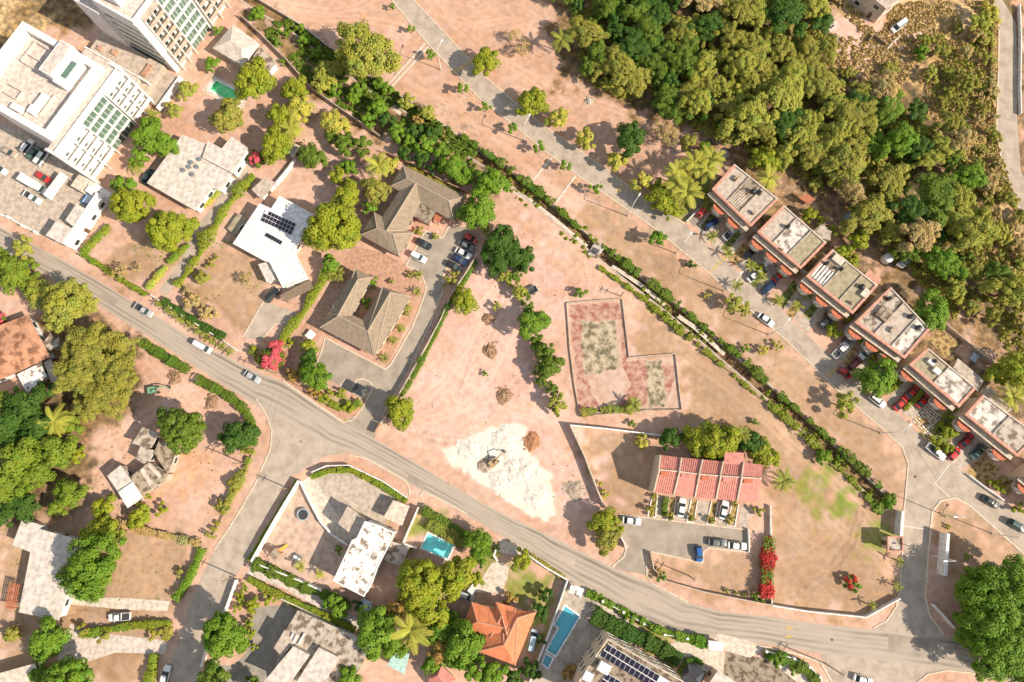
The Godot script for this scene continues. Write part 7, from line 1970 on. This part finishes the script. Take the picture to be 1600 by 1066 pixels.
# weeds and dry tufts nobody could count, one mass for each kind of ground
func tuft_mesh(leaf: float, n: int, key: String) -> Mesh:
	var l := Leaves.new()
	var r := RandomNumberGenerator.new()
	r.seed = hash(key)
	for k in n:
		var o := Vector3(r.randfn(), absf(r.randfn()) * 0.7, r.randfn()).normalized()
		l.leaf(Vector3(o.x, o.y * 0.55, o.z) * r.randf_range(0.15, 0.5), o, leaf * r.randf_range(0.6, 1.2), Color(r.randf_range(0.8, 1.2), r.randf_range(0.9, 1.1), 1.0), r)
	return l.done()
func strew(called: String, label: String, areas: Array, n: int, m: String, lo: float, hi: float, mesh: Mesh, gate := -0.1) -> void:
	var r := RandomNumberGenerator.new()
	r.seed = hash(label)
	var f := FastNoiseLite.new()
	f.seed = n; f.frequency = 0.05; f.fractal_octaves = 3
	var spots: Array[Transform3D] = []
	for a in areas:
		var p := path(a)
		var l := p[0]; var h := p[0]
		for q in p:
			l = l.min(q); h = h.max(q)
		var todo := int(n / areas.size())
		var tries := 0
		while todo > 0 and tries < n * 6:
			tries += 1
			var q := Vector2(r.randf_range(l.x, h.x), r.randf_range(l.y, h.y))
			if f.get_noise_2d(q.x, q.y) < gate or not Geometry2D.is_point_in_polygon(q, p): continue
			var s := r.randf_range(lo, hi)
			spots.append(Transform3D(Basis(Vector3.UP, r.randf() * TAU).scaled(Vector3(s, s * r.randf_range(0.6, 1.2), s)), Vector3(q.x, 0, q.y)))
			todo -= 1
	var mm := MultiMesh.new()
	mm.transform_format = MultiMesh.TRANSFORM_3D
	mm.mesh = mesh
	mm.instance_count = spots.size()
	for k in spots.size(): mm.set_instance_transform(k, spots[k])
	var o := MultiMeshInstance3D.new()
	o.name = numbered(called); o.multimesh = mm; o.material_override = mats[m]
	add_child(o)
	o.set_meta("label", label); o.set_meta("category", "undergrowth"); o.set_meta("kind", "stuff")
func scatter() -> void:
	var tuft := tuft_mesh(0.3, 22, "tuft")
	var wild := tuft_mesh(0.42, 46, "wild")
	var hill := [[880, -20, 1290, -20, 1290, 110, 1230, 260, 1060, 190, 920, 130], [1230, 260, 1290, 120, 1430, 135, 1550, 20, 1556, 220, 1600, 360, 1600, 560, 1500, 505, 1330, 340]]
	strew("undergrowth", "brown green undergrowth of the wooded hillside", hill, 3600, "leaf_olive", 0.8, 2.2, wild)
	strew("dry_grass", "straw coloured tussocks of the dry hillside", [[1290, 10, 1550, 0, 1556, 220, 1600, 360, 1600, 460, 1520, 420, 1505, 250, 1420, 130, 1290, 120]], 2600, "leaf_dry", 0.6, 1.7, wild, -0.3)
	strew("undergrowth", "low weeds along the storm channel banks", [[395, -10, 470, 45, 575, 115, 700, 200, 790, 262, 770, 275, 680, 225, 590, 210, 490, 135, 385, 25]], 900, "leaf_mid", 0.7, 1.8, wild)
	strew("undergrowth", "thin weeds along the lower storm channel banks", [[790, 255, 930, 365, 1120, 525, 1400, 785, 1380, 800, 1270, 700, 1100, 560, 935, 415, 800, 305]], 700, "leaf_hedge", 0.5, 1.3, wild, 0.0)
	strew("leaf_litter", "scattered dry tufts on the bare lots", [[600, 660, 740, 420, 850, 330, 1000, 470, 890, 480, 905, 640, 880, 660, 940, 800, 820, 790, 690, 690]], 60, "leaf_dry", 0.25, 0.6, tuft, 0.15)
	strew("dry_grass", "sparse dry grass tufts on the verges of the hill road", [[900, 280, 1020, 362, 1230, 540, 1400, 705, 1412, 775, 1390, 782, 1270, 662, 1110, 518, 980, 412], [690, 90, 800, 200, 890, 275, 860, 300, 740, 220, 620, 145], [680, 10, 860, 0, 900, 120, 960, 160, 1050, 210, 1000, 240, 860, 180]], 300, "leaf_dry", 0.2, 0.5, tuft, 0.14)
	strew("undergrowth", "weeds and seedlings in the gardens and yards", [[160, 400, 270, 340, 300, 395, 225, 455], [0, 780, 300, 845, 270, 960, 0, 1000], [130, 660, 270, 620, 390, 700, 330, 830, 140, 810], [420, 130, 600, 220, 560, 330, 430, 280], [280, 440, 345, 370, 420, 400, 385, 520]], 420, "leaf_hedge", 0.2, 0.6, tuft, 0.1)
func cars() -> void:
	car("white suv parked first in the trio under the five storey block", 43, 229, 0.6, -0.8, "suv", "white")
	car("dark green suv parked between two white ones under the five storey block", 54, 239, 0.6, -0.8, "suv", "green")
	car("white pickup parked beside the dark green suv", 66, 246, 0.6, -0.8, "van", "white")
	car("tan sedan with dark windows crossing the parking ground", 14, 238, 0.9, 0.45, "sedan", "tan")
	car("red sedan parked beside the white carport", 67, 277, 0.85, 0.5, "sedan", "red")
	car("white box truck with a green cab window in the parking ground", 54, 289, 0.85, 0.5, "truck", "white")
	car("white pickup parked below the box truck", 51, 309, 0.85, 0.5, "pickup", "white")
	car("white car half hidden at the edge of the parking ground", -1, 264, 0.85, 0.5, "sedan", "white")
	car("silver pickup driving on the main road by the palm verge", 225, 485, 0.85, 0.5, "pickup", "silver")
	car("white van driving on the main road near the hedge corner", 317, 542, 0.87, 0.5, "van", "white")
	car("silver sedan driving on the main road by the bougainvillea", 394, 589, 0.85, 0.5, "sedan", "silver")
	car("black sedan parked in the bay at the upper school building", 662, 381, 0.87, 0.45, "sedan", "black")
	car("white suv parked in the bay at the upper school building", 654, 402, 0.87, 0.45, "suv", "white")
	var g := "cars in the far bay row of the school lot"
	car("red car in the far bay row of the school lot", 735, 373, 0.87, 0.45, "hatch", "red", g)
	car("dark silver car next to the red one in the school lot", 729, 384, 0.87, 0.45, "sedan", "grey", g)
	car("white car between dark cars in the school lot", 724, 396, 0.87, 0.45, "sedan", "white", g)
	car("dark grey car third from the red one in the school lot", 718, 406, 0.87, 0.45, "sedan", "navy", g)
	car("black car at the end of the school bay row", 709, 416, 0.87, 0.45, "sedan", "black", g)
	car("black suv under the pergola of the white villa", 425, 461, 0.7, -0.7, "suv", "black")
	car("teal car in the shade beside the wide beige house", 231, 276, 0.5, -0.85, "sedan", "teal")
	car("white pickup with a dark bed by the long hedge", 187, 964, -1.0, 0.08, "pickup", "white")
	car("white car at the lower end of the side street", 258, 1056, 0.25, -0.95, "sedan", "white")
	car("sky blue car beside the orange tiled house", 832, 1000, 0.22, -0.97, "van", "sky")
	car("small silver car nosing out of the mango shade by the orange house", 729, 931, 0.9, 0.35, "hatch", "silver")
	var h := "cars on the townhouse drives"
	car("red suv by the palm garden wall", 1099, 329, 0.75, -0.65, "suv", "red", h)
	car("navy suv on the first townhouse drive", 1112, 350, 0.8, -0.6, "suv", "navy", h)
	car("white pickup on the second drive from the palm garden", 1142, 363, 0.7, -0.7, "pickup", "white", h)
	car("black sedan on the drive beside a pair of white cars", 1174, 394, 0.75, -0.65, "sedan", "black", h)
	car("white sedan close to the white and olive townhouse", 1197, 412, 0.75, -0.65, "sedan", "white", h)
	car("white sedan nearer the hill road behind its twin", 1179, 430, 0.75, -0.65, "sedan", "white", h)
	car("bright red sedan in the shade of the white and olive townhouse", 1219, 430, 0.75, -0.65, "sedan", "red", h)
	car("navy car behind the bright red sedan", 1201, 449, 0.75, -0.65, "sedan", "navy", h)
	car("white sedan driving down the hill road", 1197, 500, 0.8, 0.6, "sedan", "white")
	car("dark grey suv on the shady drive of the striped townhouse", 1290, 503, 0.75, -0.6, "suv", "grey", h)
	car("maroon sedan close to the salmon roomed townhouse", 1329, 527, 0.72, -0.7, "sedan", "maroon", h)
	car("white pickup behind the maroon sedan", 1313, 547, 0.72, -0.7, "pickup", "white", h)
	car("maroon pickup behind the long white trailer", 1336, 568, 0.72, -0.7, "suv", "maroon", h)
	car("white pickup with a long bed on the shady drive", 1354, 550, -0.72, 0.7, "pickup", "white", h)
	car("red hatchback with a white roof stopped on the hill road", 1320, 583, 0.82, 0.57, "hatch", "red")
	car("white suv parked at the kerb by the big bright tree", 1371, 626, 0.78, 0.63, "suv", "white")
	car("red sedan on the olive deck townhouse drive close to the house", 1426, 612, 0.7, -0.7, "sedan", "red", h)
	car("red sedan on the same drive nearer the hill road", 1408, 630, 0.7, -0.7, "sedan", "red", h)
	car("red sedan on the drive beside the stepping stone garden", 1443, 626, 0.7, -0.7, "sedan", "red", h)
	car("white pickup parked at the kerb of the stepping stone garden", 1462, 706, 0.8, 0.62, "pickup", "white")
	car("deep red sedan close to the white deck townhouse", 1511, 688, 0.7, -0.7, "sedan", "red", h)
	car("salmon red sedan by the kerb in front of the deep red one", 1491, 709, 0.7, -0.7, "hatch", "red", h)
	car("dark green sedan beside the deep red one", 1528, 706, 0.7, -0.7, "sedan", "green", h)
	car("black sedan on the corner branch of the hill road", 1548, 784, 0.86, 0.5, "sedan", "black")
	car("dark teal suv leaving by the corner branch", 1590, 822, 0.86, 0.5, "suv", "teal")
	car("white sedan tucked by the terraced house entrance tree", 987, 814, 1.0, 0.12, "sedan", "white")
	car("white sedan on the second terraced house drive", 1065, 793, 0.15, -1.0, "sedan", "white")
	car("white sedan on the fourth terraced house drive", 1131, 797, 0.22, -0.97, "sedan", "white")
	car("blue hatchback at the corner of the terraced house lot", 1092, 866, 0.1, 1.0, "hatch", "blue")
	car("bronze grey sedan in the terraced house lot", 1121, 848, 1.0, 0.06, "sedan", "grey")
	car("white sedan in front of the bronze grey one", 1152, 853, 1.0, 0.08, "sedan", "white")
	car("white sedan waiting in the south road mouth", 1349, 1063, 0.9, 0.3, "sedan", "white")
	car("white van in the hilltop clearing", 1404, 41, -0.8, 0.6, "van", "white")
	digger("green excavator digging on the red soil plot", 243, 610, 0.18, "digger_green")
	digger("tan excavator standing on the white marl", 772, 722, 0.75, "digger_tan")
func street() -> void:
	for q in [[689, 109, 0.5, -0.85, "opposite the first speed hump"], [819, 220, 0.5, -0.85, "opposite the second round roadside tree"], [981, 338, 0.55, -0.83, "across from the palm garden"], [1057, 396, 0.55, -0.83, "opposite the first townhouse drive"], [1131, 455, 0.55, -0.83, "beside the feathery verge tree"], [1201, 523, 0.6, -0.8, "across from the striped townhouse"], [1376, 677, 0.75, -0.6, "on the inner bend"], [1550, 834, 0.6, -0.75, "on the corner island"]]:
		lamp("tall white street lamp of the hill road " + q[4], q[0], q[1], q[2], q[3])
	lamp("tall lamp beside the entrance wall", 1455, 868, -1.0, 0.0)
	lamp("lamp on the corner island by the entrance wall", 1470, 803, -1.0, 0.0)
	for q in [[450, 763, "at the mouth of the side street", 6.5], [381, 724, "by the dark corner tree", 8.0], [1075, 899, "on the terraced house lawn", 6.5], [1290, 1037, "at the south road corner", 9.0], [1492, 1012, "under the great tree at the crossing", 9.0], [430, 584, "by the pink bougainvillea gate", 8.0], [970, 463, "by the ball court corner", 4.5], [368, 900, "at the lane mouth", 8.0], [1600, 524, "in the wood behind the townhouses", 8.0]]:
		utility_pole("timber utility pole " + q[2], q[0], q[1], q[3], 0.5, -0.8)
